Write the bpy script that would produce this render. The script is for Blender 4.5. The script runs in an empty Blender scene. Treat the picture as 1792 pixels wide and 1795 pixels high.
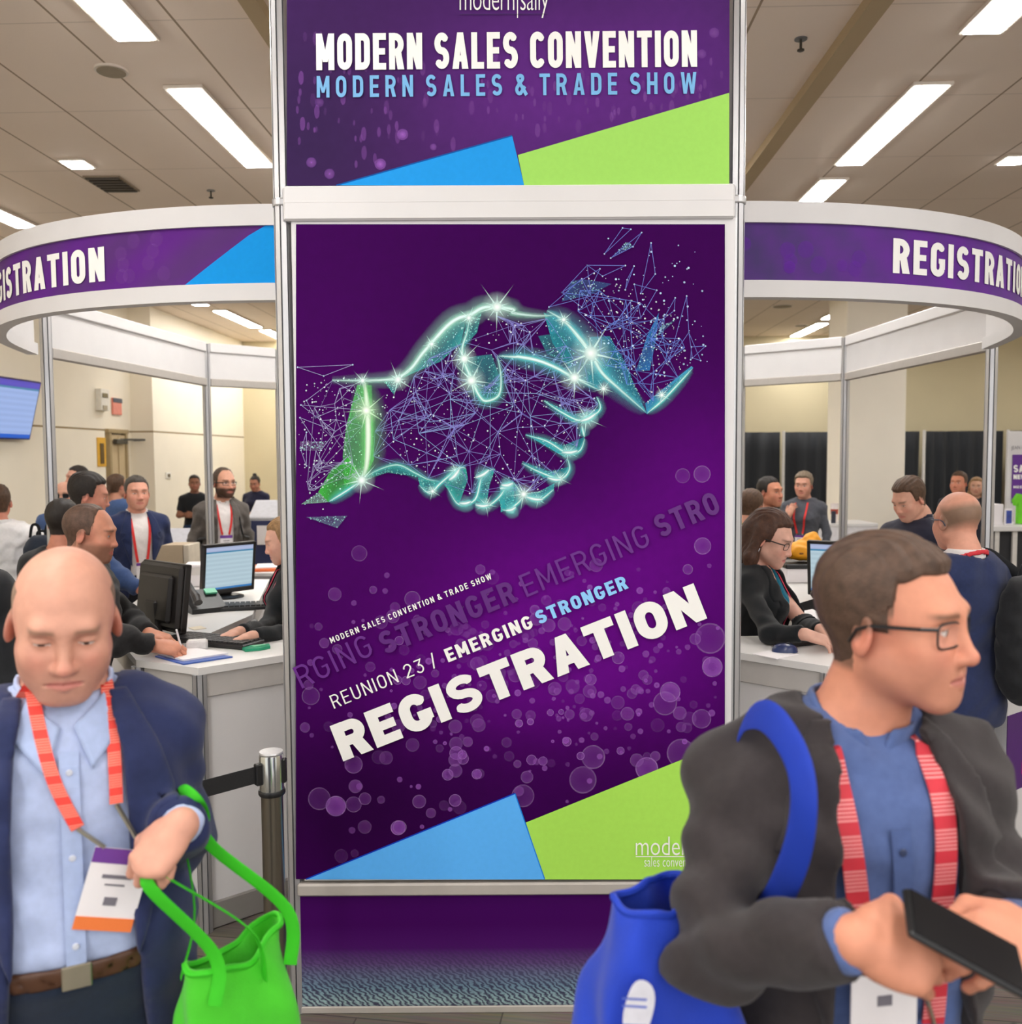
import bpy, math, random
import numpy as np
from mathutils import Vector, Matrix

rnd = random.Random(7)
SC = bpy.context.scene
COL = SC.collection
PI = math.pi

# ------------------------------------------------------------------ camera
F, CX, CY, H = 1600.0, 896.0, 897.5, 1.85
PITCH = math.radians(3.49)
ROLL = math.radians(0.34)
_r0, _u0 = np.array([1., 0, 0]), np.array([0, math.sin(PITCH), math.cos(PITCH)])
FWD = np.array([0, math.cos(PITCH), -math.sin(PITCH)])
RGT = math.cos(ROLL) * _r0 - math.sin(ROLL) * _u0
UPV = math.cos(ROLL) * _u0 + math.sin(ROLL) * _r0
EYE = np.array([0, 0, H])


def ray(px, py):
    return FWD + RGT * ((px - CX) / F) + UPV * ((CY - py) / F)


def atY(px, py, Y):
    d = ray(px, py)
    return EYE + d * (Y / d[1])


def atZ(px, py, z):
    d = ray(px, py)
    return EYE + d * ((z - H) / d[2])


def proj(p):
    v = np.asarray(p, float) - EYE
    k = v @ FWD
    return CX + F * (v @ RGT) / k, CY - F * (v @ UPV) / k


cam = bpy.data.cameras.new('camera')
cam.sensor_fit = 'HORIZONTAL'
cam.sensor_width = 36.0
cam.lens = F / 1792 * 36.0
cam.clip_start, cam.clip_end = 0.05, 200
cam.dof.use_dof = True
cam.dof.focus_distance = 3.05
cam.dof.aperture_fstop = 4.0
co = bpy.data.objects.new('camera', cam)
COL.objects.link(co)
co.matrix_world = Matrix([[RGT[0], UPV[0], -FWD[0], 0], [RGT[1], UPV[1], -FWD[1], 0], [RGT[2], UPV[2], -FWD[2], H], [0, 0, 0, 1]])
SC.camera = co
SC.view_settings.view_transform = 'Standard'
SC.view_settings.look = 'None'
SC.view_settings.gamma = 1
SC.view_settings.use_curve_mapping = False
SC.view_settings.exposure = 1.12
SC.cycles.transparent_max_bounces = 48
SC.cycles.max_bounces = 8
SC.cycles.diffuse_bounces = 5
SC.cycles.caustics_reflective = False
SC.cycles.caustics_refractive = False


# ------------------------------------------------------------------ materials
def lin(c):
    if isinstance(c, str):
        c = c.lstrip('#')
        c = [int(c[i:i + 2], 16) for i in (0, 2, 4)]
    o = []
    for v in c[:3]:
        v = v / 255.0
        o.append(v / 12.92 if v <= .04045 else ((v + .055) / 1.055) ** 2.4)
    return (o[0], o[1], o[2], 1.0)


MATS = {}


def nodes_of(name):
    m = bpy.data.materials.new(name)
    m.use_nodes = True
    nt = m.node_tree
    b = nt.nodes['Principled BSDF']
    return m, nt, b


def mat(name, c, rough=.6, metal=0., var=.06, scale=20., bump=0., bscale=200., spec=.5, sheen=0., stretch=None, emit=None, es=0.):
    """principled material with procedural noise variation and optional noise bump"""
    if name in MATS:
        return MATS[name]
    m, nt, b = nodes_of(name)
    tc = nt.nodes.new('ShaderNodeTexCoord')
    mp = nt.nodes.new('ShaderNodeMapping')
    nt.links.new(tc.outputs['Object'], mp.inputs['Vector'])
    if stretch:
        mp.inputs['Scale'].default_value = stretch
    nz = nt.nodes.new('ShaderNodeTexNoise')
    nz.inputs['Scale'].default_value = scale
    nz.inputs['Detail'].default_value = 3
    nt.links.new(mp.outputs['Vector'], nz.inputs['Vector'])
    l = lin(c)
    mr = nt.nodes.new('ShaderNodeMapRange')
    mr.inputs['From Min'].default_value = .3
    mr.inputs['From Max'].default_value = .7
    mr.inputs['To Min'].default_value = 1 - var
    mr.inputs['To Max'].default_value = 1 + var
    nt.links.new(nz.outputs['Fac'], mr.inputs['Value'])
    vm = nt.nodes.new('ShaderNodeVectorMath')
    vm.operation = 'SCALE'
    vm.inputs[0].default_value = l[:3]
    nt.links.new(mr.outputs['Result'], vm.inputs['Scale'])
    nt.links.new(vm.outputs['Vector'], b.inputs['Base Color'])
    b.inputs['Roughness'].default_value = rough
    b.inputs['Metallic'].default_value = metal
    b.inputs['Specular IOR Level'].default_value = spec
    if sheen:
        b.inputs['Sheen Weight'].default_value = sheen
    if bump:
        n2 = nt.nodes.new('ShaderNodeTexNoise')
        n2.inputs['Scale'].default_value = bscale
        nt.links.new(mp.outputs['Vector'], n2.inputs['Vector'])
        bp = nt.nodes.new('ShaderNodeBump')
        bp.inputs['Strength'].default_value = bump
        bp.inputs['Distance'].default_value = .002
        nt.links.new(n2.outputs['Fac'], bp.inputs['Height'])
        nt.links.new(bp.outputs['Normal'], b.inputs['Normal'])
    if emit:
        b.inputs['Emission Color'].default_value = lin(emit)
        b.inputs['Emission Strength'].default_value = es
    MATS[name] = m
    return m


def attr_mat(name, rough=.6, alpha=False, emit=0., spec=.3, noise=.05, nscale=60, sub=0., bump=0., bscale=150.):
    """material that reads the colour attribute 'Col' (printed inks, complexion), broken up by a little noise"""
    if name in MATS:
        return MATS[name]
    m, nt, b = nodes_of(name)
    a = nt.nodes.new('ShaderNodeAttribute')
    a.attribute_name = 'Col'
    tc = nt.nodes.new('ShaderNodeTexCoord')
    nz = nt.nodes.new('ShaderNodeTexNoise')
    nz.inputs['Scale'].default_value = nscale
    nt.links.new(tc.outputs['Object'], nz.inputs['Vector'])
    mr = nt.nodes.new('ShaderNodeMapRange')
    mr.inputs['From Min'].default_value = .3
    mr.inputs['From Max'].default_value = .7
    mr.inputs['To Min'].default_value = 1 - noise
    mr.inputs['To Max'].default_value = 1 + noise
    nt.links.new(nz.outputs['Fac'], mr.inputs['Value'])
    vm = nt.nodes.new('ShaderNodeVectorMath')
    vm.operation = 'SCALE'
    nt.links.new(a.outputs['Color'], vm.inputs[0])
    nt.links.new(mr.outputs['Result'], vm.inputs['Scale'])
    nt.links.new(vm.outputs['Vector'], b.inputs['Base Color'])
    b.inputs['Roughness'].default_value = rough
    b.inputs['Specular IOR Level'].default_value = spec
    if sub:
        b.inputs['Subsurface Weight'].default_value = sub
        b.inputs['Subsurface Radius'].default_value = (.012, .004, .002)
        b.inputs['Subsurface Scale'].default_value = 1.0
    if bump:
        n2 = nt.nodes.new('ShaderNodeTexNoise')
        n2.inputs['Scale'].default_value = bscale
        nt.links.new(tc.outputs['Object'], n2.inputs['Vector'])
        bp = nt.nodes.new('ShaderNodeBump')
        bp.inputs['Strength'].default_value = bump
        bp.inputs['Distance'].default_value = .002
        nt.links.new(n2.outputs['Fac'], bp.inputs['Height'])
        nt.links.new(bp.outputs['Normal'], b.inputs['Normal'])
    if alpha:
        nt.links.new(a.outputs['Alpha'], b.inputs['Alpha'])
    if emit:
        nt.links.new(vm.outputs['Vector'], b.inputs['Emission Color'])
        b.inputs['Emission Strength'].default_value = emit
    MATS[name] = m
    return m


# ------------------------------------------------------------------ object helpers
def thing(o, label, cat, group=None):
    o['label'] = label
    o['category'] = cat
    if group:
        o['group'] = group
    return o


def empty(name, loc=(0, 0, 0), rz=0.):
    o = bpy.data.objects.new(name, None)
    o.empty_display_size = .1
    COL.objects.link(o)
    o.location = loc
    o.rotation_euler = (0, 0, rz)
    return o


def link_mesh(name, me, m=None, parent=None, smooth=False):
    o = bpy.data.objects.new(name, me)
    COL.objects.link(o)
    if m is not None:
        for mm in (m if isinstance(m, (list, tuple)) else [m]):
            me.materials.append(mm)
    if parent is not None:
        o.parent = parent
    if smooth:
        me.polygons.foreach_set('use_smooth', np.ones(len(me.polygons), dtype=bool))
    return o


def pydata(name, V, Fc, m=None, parent=None, smooth=False, col=None, kind=None):
    """V,F in WORLD coordinates; when parented, they are moved into the parent's frame"""
    V = np.asarray(V, float)
    if parent is not None:
        bpy.context.view_layer.update()
        M = np.array(world_of(parent).inverted())
        V = V @ M[:3, :3].T + M[:3, 3]
    me = bpy.data.meshes.new(name)
    me.from_pydata(V.tolist(), [], [list(map(int, f)) for f in Fc])
    if col is not None:
        ca = me.color_attributes.new('Col', 'FLOAT_COLOR', 'POINT')
        ca.data.foreach_set('color', np.asarray(col, np.float32).ravel())
    me.update()
    o = link_mesh(name, me, m, parent, smooth)
    if kind:
        o['kind'] = kind
    return o


def world_of(o):
    M = o.matrix_basis.copy()
    p = o.parent
    while p is not None:
        M = p.matrix_basis @ M
        p = p.parent
    return M


class MB:
    """collects boxes, tubes, lathes and prisms into one mesh"""
    def __init__(self):
        self.V, self.F, self.M = [], [], []

    def add(self, V, Fc, mi=0):
        n = len(self.V)
        self.V += [tuple(map(float, v)) for v in V]
        self.F += [[n + i for i in f] for f in Fc]
        self.M += [mi] * len(Fc)
        return self

    def box(self, c, s, rz=0., bev=0., mi=0, R=None):
        hx, hy, hz = s[0] / 2, s[1] / 2, s[2] / 2
        b = min(bev, hx * .9, hy * .9, hz * .9)
        if b <= 0:
            V = [(x * hx, y * hy, z * hz) for z in (-1, 1) for y in (-1, 1) for x in (-1, 1)]
            Fc = [(0, 2, 3, 1), (4, 5, 7, 6), (0, 1, 5, 4), (2, 6, 7, 3), (0, 4, 6, 2), (1, 3, 7, 5)]
        else:
            V, idx = [], {}
            for sx in (-1, 1):
                for sy in (-1, 1):
                    for sz in (-1, 1):
                        for a in range(3):
                            p = [sx * hx, sy * hy, sz * hz]
                            for q in range(3):
                                if q != a:
                                    p[q] -= (sx, sy, sz)[q] * b
                            idx[(sx, sy, sz, a)] = len(V)
                            V.append(tuple(p))
            Fc = []
            for a in range(3):
                o1, o2 = (a + 1) % 3, (a + 2) % 3
                for s_ in (-1, 1):
                    f = []
                    for u, v in ((-1, -1), (1, -1), (1, 1), (-1, 1)):
                        k = [0, 0, 0]
                        k[a], k[o1], k[o2] = s_, u, v
                        f.append(idx[(k[0], k[1], k[2], a)])
                    Fc.append(f if s_ > 0 else f[::-1])
            for a in range(3):
                o1, o2 = (a + 1) % 3, (a + 2) % 3
                for u in (-1, 1):
                    for v in (-1, 1):
                        k1, k2 = [0, 0, 0], [0, 0, 0]
                        k1[a], k1[o1], k1[o2] = -1, u, v
                        k2[a], k2[o1], k2[o2] = 1, u, v
                        f = [idx[(*k1, o1)], idx[(*k2, o1)], idx[(*k2, o2)], idx[(*k1, o2)]]
                        Fc.append(f if u * v < 0 else f[::-1])
            for sx in (-1, 1):
                for sy in (-1, 1):
                    for sz in (-1, 1):
                        f = [idx[(sx, sy, sz, a)] for a in range(3)]
                        Fc.append(f if sx * sy * sz > 0 else f[::-1])
        V = np.array(V)
        if R is not None:
            V = V @ np.asarray(R).T
        elif rz:
            c_, s_ = math.cos(rz), math.sin(rz)
            V = V @ np.array([[c_, s_, 0], [-s_, c_, 0], [0, 0, 1]])
        return self.add(V + np.array(c), Fc, mi)

    def bar(self, a, b, w, d, bev=0., mi=0, up=(0, 0, 1)):
        """box along a-b; w across (sideways), d along up"""
        a, b = np.array(a, float), np.array(b, float)
        L = np.linalg.norm(b - a)
        x = (b - a) / L
        u = np.array(up, float)
        if abs(x @ u) > .97:
            u = np.array([0, 1., 0])
        y = np.cross(u, x)
        y /= np.linalg.norm(y)
        z = np.cross(x, y)
        return self.box((a + b) / 2, (L, w, d), bev=bev, mi=mi, R=np.stack([x, y, z], 1))

    def tube(self, pts, r, n=10, mi=0, caps=True, flat=None):
        """round (or flattened) tube along points"""
        P = [np.array(p, float) for p in pts]
        rs = r if isinstance(r, (list, tuple, np.ndarray)) else [r] * len(P)
        V, Fc = [], []
        pu = None
        for i, p in enumerate(P):
            t = P[min(i + 1, len(P) - 1)] - P[max(i - 1, 0)]
            t /= np.linalg.norm(t) + 1e-12
            if pu is None:
                u = np.array([0, 0, 1.]) if abs(t[2]) < .9 else np.array([1., 0, 0])
            else:
                u = pu
            u = u - t * (u @ t)
            u /= np.linalg.norm(u) + 1e-12
            pu = u
            w = np.cross(t, u)
            for k in range(n):
                a = 2 * PI * k / n
                V.append(p + (u * math.cos(a) + w * math.sin(a) * (flat or 1)) * rs[i])
        for i in range(len(P) - 1):
            for k in range(n):
                k2 = (k + 1) % n
                Fc.append((i * n + k, i * n + k2, (i + 1) * n + k2, (i + 1) * n + k))
        if caps:
            Fc.append(tuple(range(n))[::-1])
            Fc.append(tuple((len(P) - 1) * n + k for k in range(n)))
        return self.add(V, Fc, mi)

    def lathe(self, prof, c=(0, 0, 0), n=24, mi=0):
        V, Fc = [], []
        for r, z in prof:
            for k in range(n):
                a = 2 * PI * k / n
                V.append((c[0] + r * math.cos(a), c[1] + r * math.sin(a), c[2] + z))
        for i in range(len(prof) - 1):
            for k in range(n):
                k2 = (k + 1) % n
                Fc.append((i * n + k, i * n + k2, (i + 1) * n + k2, (i + 1) * n + k))
        Fc.append(tuple(range(n))[::-1])
        Fc.append(tuple((len(prof) - 1) * n + k for k in range(n)))
        return self.add(V, Fc, mi)

    def prism(self, poly, z0, z1, mi=0):
        n = len(poly)
        if sum(poly[i][0] * poly[(i + 1) % n][1] - poly[(i + 1) % n][0] * poly[i][1] for i in range(n)) < 0:
            poly = poly[::-1]
        V = [(x, y, z0) for x, y in poly] + [(x, y, z1) for x, y in poly]
        Fc = [tuple(range(n))[::-1], tuple(range(n, 2 * n))] + [(i, (i + 1) % n, n + (i + 1) % n, n + i) for i in range(n)]
        return self.add(V, Fc, mi)

    def wallstrip(self, path, z0, z1, t, mi=0):
        """a vertical band following a plan path, thickness t to its left"""
        P = [np.array(p, float) for p in path]
        V, Fc = [], []
        for i, p in enumerate(P):
            tdir = P[min(i + 1, len(P) - 1)] - P[max(i - 1, 0)]
            tdir /= np.linalg.norm(tdir)
            nrm = np.array([-tdir[1], tdir[0]])
            q = p + nrm * t
            V += [(p[0], p[1], z0), (p[0], p[1], z1), (q[0], q[1], z1), (q[0], q[1], z0)]
        for i in range(len(P) - 1):
            a, b = i * 4, i * 4 + 4
            for k in range(4):
                k2 = (k + 1) % 4
                Fc.append((a + k, b + k, b + k2, a + k2))
        Fc.append((0, 1, 2, 3))
        e = (len(P) - 1) * 4
        Fc.append((e + 3, e + 2, e + 1, e))
        return self.add(V, Fc, mi)

    def build(self, name, m, parent=None, smooth=False, kind=None):
        o = pydata(name, self.V, self.F, m, parent, smooth)
        if any(self.M):
            o.data.polygons.foreach_set('material_index', np.array(self.M, np.int32))
        if kind:
            o['kind'] = kind
        if smooth:
            try:
                o.data.set_sharp_from_angle(angle=math.radians(40))
            except Exception:
                pass
        return o


def unify(poly_world):
    return poly_world


# ------------------------------------------------------------------ lettering
def glyphs(s, bold=0., spacing=1., shear=0., sx=1., res=3):
    """text outline as flat 2-D triangles, normalised so that cap height is 1 and the text starts at x=0, baseline y=0"""
    cu = bpy.data.curves.new('lettering', 'FONT')
    cu.body = s
    cu.size = 1.0
    cu.offset = bold
    cu.space_character = spacing
    cu.shear = shear
    cu.resolution_u = res
    ob = bpy.data.objects.new('lettering', cu)
    COL.objects.link(ob)
    dg = bpy.context.evaluated_depsgraph_get()
    me = bpy.data.meshes.new_from_object(ob.evaluated_get(dg))
    V = np.array([v.co[:2] for v in me.vertices]) if len(me.vertices) else np.zeros((0, 2))
    Fc = [tuple(p.vertices) for p in me.polygons]
    bpy.data.objects.remove(ob)
    bpy.data.meshes.remove(me)
    bpy.data.curves.remove(cu)
    V[:, 0] -= V[:, 0].min()
    V /= CAPH
    V[:, 0] *= sx
    return V, Fc


def _caph():
    global CAPH
    CAPH = 1.0
    V, _ = glyphs('E')
    return V[:, 1].max()


CAPH = 1.0
CAPH = _caph()


class Ink:
    """flat printed artwork in photo pixels, laid on a surface by a mapping; one vertex colour (with alpha) each"""
    def __init__(self, mapping, step=1e-5):
        self.map, self.step, self.V, self.F, self.C, self.lay = mapping, step, [], [], [], 1

    def next(self, n=1):
        self.lay += n
        return self

    def add(self, pts, faces, cols):
        n = len(self.V)
        for p in pts:
            self.V.append((p[0], p[1], self.lay))
        self.C += [tuple(c) for c in cols]
        self.F += [[n + i for i in f] for f in faces]

    def poly(self, pts, c, a=1.):
        l = lin(c)[:3] + (a,)
        self.add(pts, [tuple(range(len(pts)))], [l] * len(pts))

    def disc(self, x, y, r, c0, a0, c1=None, a1=None, n=20, rim=None, ra=0.):
        c0l, c1l = lin(c0)[:3], lin(c1 or c0)[:3]
        a1 = a0 if a1 is None else a1
        pts = [(x, y)] + [(x + r * math.cos(2 * PI * k / n), y + r * math.sin(2 * PI * k / n)) for k in range(n)]
        self.add(pts, [(0, 1 + k, 1 + (k + 1) % n) for k in range(n)], [c0l + (a0,)] + [c1l + (a1,)] * n)
        if rim:
            w = max(1., r * .1)
            rl = lin(rim)[:3] + (ra,)
            pp = []
            for rr in (r - w, r):
                pp += [(x + rr * math.cos(2 * PI * k / n), y + rr * math.sin(2 * PI * k / n)) for k in range(n)]
            self.add(pp, [(k, (k + 1) % n, n + (k + 1) % n, n + k) for k in range(n)], [rl] * (2 * n))

    def line(self, a, b, w, c, al=1., al2=None):
        dx, dy = b[0] - a[0], b[1] - a[1]
        L = math.hypot(dx, dy) or 1
        nx, ny = -dy / L * w / 2, dx / L * w / 2
        l = lin(c)[:3]
        al2 = al if al2 is None else al2
        self.add([(a[0] + nx, a[1] + ny), (b[0] + nx, b[1] + ny), (b[0] - nx, b[1] - ny), (a[0] - nx, a[1] - ny)], [(0, 1, 2, 3)],
                 [l + (al,), l + (al2,), l + (al2,), l + (al,)])

    def glow(self, path, w, c, al, core=None, ca=0., cw=.3, taper=True):
        """soft strip fading to both sides"""
        P = smooth_path(path, 6)
        n = len(P)
        l = lin(c)[:3]
        V, C, Fc = [], [], []
        for i, p in enumerate(P):
            t = P[min(i + 1, n - 1)] - P[max(i - 1, 0)]
            t /= np.linalg.norm(t) + 1e-9
            nr = np.array([-t[1], t[0]])
            k = math.sin(PI * min(1, max(0.02, i / (n - 1)))) ** .4 if taper else 1
            for s_, aa in ((-1, 0.), (-.35, al * .8), (0, al), (.35, al * .8), (1, 0.)):
                V.append(p + nr * s_ * w * k)
                C.append(l + (aa * k,))
        for i in range(n - 1):
            for j in range(4):
                Fc.append((i * 5 + j, i * 5 + j + 1, i * 5 + 6 + j, i * 5 + 5 + j))
        self.add(V, Fc, C)
        if core:
            self.next()
            self.glow(path, w * cw, core, ca, taper=taper)

    def star(self, x, y, r, c, al=1., n=10, ph=0.2):
        self.disc(x, y, r * .62, c, al * .5, c, 0.)
        l = lin(c)[:3]
        for k in range(n):
            self.next()
            a = ph + 2 * PI * k / n
            rr = r * (1.15 if k % 2 == 0 else .6)
            ux, uy = math.cos(a), math.sin(a)
            w = max(.8, r * .034)
            self.add([(x - uy * w, y + ux * w), (x + ux * rr, y + uy * rr), (x + uy * w, y - ux * w)], [(0, 1, 2)], [l + (al,), l + (0.,), l + (al,)])
        self.next()
        self.disc(x, y, r * .26, (255, 255, 255), 1., c, 0.)

    def build(self, name, m, parent):
        W = np.array([self.map(x, y, k * self.step) for x, y, k in self.V])
        return pydata(name, W, self.F, m, parent, col=self.C)


def smooth_path(path, k=6):
    P = [np.array(p, float) for p in path]
    if len(P) < 3:
        return [P[0] + (P[-1] - P[0]) * t / 8 for t in range(9)]
    out = []
    for i in range(len(P) - 1):
        p0, p1, p2, p3 = P[max(i - 1, 0)], P[i], P[i + 1], P[min(i + 2, len(P) - 1)]
        for j in range(k):
            t = j / k
            out.append(.5 * ((2 * p1) + (-p0 + p2) * t + (2 * p0 - 5 * p1 + 4 * p2 - p3) * t * t + (-p0 + 3 * p1 - 3 * p2 + p3) * t ** 3))
    out.append(P[-1])
    return out


def text_px(s, x0, y0, x1, y1, cap, mapping, parent, m, name='lettering', bold=0., spacing=1., off=.006, shear=0.):
    """text whose baseline runs from pixel (x0,y0) to (x1,y1) with cap height `cap` px, laid on a surface"""
    V, Fc = glyphs(s, bold, spacing, shear)
    w = V[:, 0].max()
    L = math.hypot(x1 - x0, y1 - y0)
    ux, uy = (x1 - x0) / L, (y1 - y0) / L
    X = x0 + ux * V[:, 0] / w * L + uy * V[:, 1] * cap
    Y = y0 + uy * V[:, 0] / w * L - ux * V[:, 1] * cap
    W = [mapping(a, b, off) for a, b in zip(X, Y)]
    return pydata(name, W, Fc, m, parent)
# ------------------------------------------------------------------ drawn capitals in the style of road-sign lettering
def arcp(cx, cy, rx, ry, a0, a1, n=7):
    return [(cx + rx * math.cos(math.radians(a0 + (a1 - a0) * i / n)), cy + ry * math.sin(math.radians(a0 + (a1 - a0) * i / n))) for i in range(n + 1)]


def stroke_poly(path, t, closed=False):
    """quads following a centre line"""
    P = [np.array(p, float) for p in path]
    P = [p for i, p in enumerate(P) if i == 0 or np.linalg.norm(p - P[i - 1]) > 1e-4]
    n = len(P)
    if t > .15:                       # heavy strokes: plain bars with round joints, no folded corners
        q = []
        m = n if closed else n - 1
        for i in range(m):
            a, b_ = P[i], P[(i + 1) % n]
            d = (b_ - a) / (np.linalg.norm(b_ - a) + 1e-9)
            nr = np.array([-d[1], d[0]]) * t / 2
            q.append([a - nr, b_ - nr, b_ + nr, a + nr])
        for i in range(n):
            if closed or 0 < i < n - 1:
                q.append([P[i] + t / 2 * np.array([math.cos(2 * PI * k / 16), math.sin(2 * PI * k / 16)]) for k in range(16)])
        return q
    L, Rr = [], []
    for i in range(n):
        if closed:
            a, b_ = P[i - 1], P[(i + 1) % n]
        else:
            a, b_ = P[max(i - 1, 0)], P[min(i + 1, n - 1)]
        d = b_ - a
        d /= np.linalg.norm(d) + 1e-9
        # mitre
        d1 = P[i] - P[i - 1] if (i > 0 or closed) else d
        d1 = d1 / (np.linalg.norm(d1) + 1e-9)
        nr = np.array([-d[1], d[0]])
        k = 1 / max(.6, abs(nr @ np.array([-d1[1], d1[0]])))
        L.append(P[i] + nr * t / 2 * k)
        Rr.append(P[i] - nr * t / 2 * k)
    q = []
    m = n if closed else n - 1
    for i in range(m):
        j = (i + 1) % n
        q.append([Rr[i], Rr[j], L[j], L[i]])
    return q


def glyph(ch, t, w=.6):
    """polygons of one capital, cap height 1; returns (polys, advance width)"""
    h = t / 2
    R = lambda x0, y0, x1, y1: [(x0, y0), (x1, y0), (x1, y1), (x0, y1)]
    d = t * 1.08
    r = w / 2 - h
    ry = min(.5 - h, r * 1.15)
    if ch == 'I':
        return [R(0, 0, t, 1)], t
    if ch == 'E':
        w2 = w * .88
        return [R(0, 0, t, 1), R(t, 0, w2, t * .92), R(t, 1 - t * .92, w2, 1), R(t, .5 - t * .44, w2 * .93, .5 + t * .44)], w2
    if ch == 'L':
        return [R(0, 0, t, 1), R(t, 0, w * .85, t * .92)], w * .85
    if ch == 'T':
        return [R(w / 2 - h, 0, w / 2 + h, 1 - t * .92), R(0, 1 - t * .92, w, 1)], w
    if ch == 'H':
        return [R(0, 0, t, 1), R(w - t, 0, w, 1), R(t, .5 - h, w - t, .5 + h)], w
    if ch == 'D':
        p = [(t, 1 - h)] + arcp(w - h - r * .9, 1 - h - ry, r * .9, ry, 90, 0) + arcp(w - h - r * .9, h + ry, r * .9, ry, 0, -90) + [(t, h)]
        return [R(0, 0, t, 1)] + stroke_poly(p, t), w
    if ch == 'O':
        p = arcp(w / 2, 1 - h - ry, r, ry, 180, 0, 10) + arcp(w / 2, h + ry, r, ry, 0, -180, 10)
        return stroke_poly(p, t, True), w
    if ch == 'C':
        p = arcp(w / 2, 1 - h - ry, r, ry, 22, 180, 10) + arcp(w / 2, h + ry, r, ry, 180, 338, 10)
        return stroke_poly(p, t), w
    if ch == 'G':
        p = arcp(w / 2, 1 - h - ry, r, ry, 32 if t > .25 else 24, 180, 10) + arcp(w / 2, h + ry, r, ry, 180, 345, 10)
        gb = .50 if t > .25 else .53
        return stroke_poly(p, t) + [R(w * .54, gb - t * .72, w, gb), R(w - t, .22, w, gb)], w
    if ch == 'U':
        p = [(h, 1)] + arcp(w / 2, h + ry, r, ry, 180, 360, 10) + [(w - h, 1)]
        return stroke_poly(p, t), w
    if ch == 'S':
        tv = t * (.84 if t > .25 else 1)
        h = tv / 2
        r = w / 2 - h
        rs = (1 - 2 * h) / 4
        p = arcp(w / 2, 1 - h - rs, r, rs, 30, 180, 9) + arcp(w / 2, .5 + rs, r, rs, 200, 255, 3)
        p += arcp(w / 2, .5 - rs, r, rs, 75, 0, 4) + arcp(w / 2, h + rs, r, rs, -10, -150, 9)
        return stroke_poly(p, tv), w
    if ch in 'RPB':
        m = .47
        rr = (1 - h - m) / 2
        p = [(t, 1 - h)] + arcp(w - h - rr * .9, 1 - h - rr, rr * .9, rr, 90, -90, 10) + [(t, m)]
        q = [R(0, 0, t, 1)] + stroke_poly(p, t * .96)
        if ch == 'R':
            q.append([(w - d, 0), (w + t * .05, 0), (w * .62 + h, m), (w * .62 - h * 1.15, m)])
        return q, w
    if ch == 'A':
        w2 = w * 1.08
        c = w2 / 2
        q = [[(0, 0), (d, 0), (c + h * .55, 1), (c - h * 1.0, 1)], [(w2 - d, 0), (w2, 0), (c + h * 1.0, 1), (c - h * .55, 1)]]
        q.append(R(w2 * .2, .2, w2 * .8, .2 + t * .85))
        return q, w2
    if ch == 'V':
        w2 = w * 1.05
        c = w2 / 2
        return [[(0, 1), (c - h, 0), (c + h * .6, 0), (d, 1)], [(w2 - d, 1), (c - h * .6, 0), (c + h, 0), (w2, 1)]], w2
    if ch == 'W':
        w2 = w * 1.5
        a, b_, c = w2 * .27, w2 * .5, w2 * .73
        return [[(0, 1), (a - h, 0), (a + h * .7, 0), (d * .95, 1)], [(a - h * .7, 0), (a + h, 0), (b_ + h * .8, .95), (b_ - h * .8, .95)],
                [(c - h, 0), (c + h * .7, 0), (b_ + h * .8, .95), (b_ - h * .8, .95)], [(c - h * .7, 0), (c + h, 0), (w2, 1), (w2 - d * .95, 1)]], w2
    if ch == 'M':
        w2 = w * 1.22
        c = w2 / 2
        return [R(0, 0, t, 1), R(w2 - t, 0, w2, 1), [(0, 1), (c - h * .8, .22), (c + h * .8, .22), (t, 1)], [(w2 - t, 1), (c - h * .8, .22), (c + h * .8, .22), (w2, 1)]], w2
    if ch == 'N':
        w2 = w * 1.03
        return [R(0, 0, t, 1), R(w2 - t, 0, w2, 1), [(0, 1), (w2 - t * 1.0, 0), (w2, 0), (t, 1)]], w2
    if ch == 'Y':
        c = w / 2
        return [R(c - h, 0, c + h, .45), [(0, 1), (c - h, .42), (c + h, .42), (d, 1)], [(w - d, 1), (c - h, .42), (c + h, .42), (w, 1)]], w
    if ch == '/':
        return [[(0, -.08), (t, -.08), (w * .6, 1.05), (w * .6 - t, 1.05)]], w * .6
    if ch == '2':
        p = [(h, .72)] + arcp(w / 2, 1 - h - ry, r, ry, 180, -20, 9) + [(h, h)]
        return stroke_poly(p, t) + [R(0, 0, w, t * .92)], w
    if ch == '3':
        p = [(h, 1 - h), (w - h, 1 - h), (w * .5, .6)] + arcp(w / 2, h + .28 - h * .4, r, .3 - h * .4, 90, -160, 10)
        return stroke_poly(p, t), w
    if ch == '&':
        w2 = w * 1.1
        p = [(w2, h * .2), (w2 * .3, .68)] + arcp(w2 * .45, .80, w2 * .22, .2 - h, 200, -30, 8) + [(w2 * .3, .48)] + arcp(w2 * .38, .27, w2 * .38 - h, .27 - h, 130, 300, 8) + [(w2 - h, .42)]
        return stroke_poly(p, t), w2
    return [], w * .45


def stroke_text(s, t=.16, w=.6, gap=.14):
    V, Fc, x = [], [], 0.
    for ch in s:
        if ch == ' ':
            x += w * .62
            continue
        polys, adv = glyph(ch, t, w)
        for k, p in enumerate(polys):
            n = len(V)
            V += [(x + q[0], q[1], k) for q in p]
            Fc.append(tuple(range(n, n + len(p))))
        x += adv + gap
    V = np.array(V)
    V[:, 0] -= V[:, 0].min()
    return V, Fc


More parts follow.
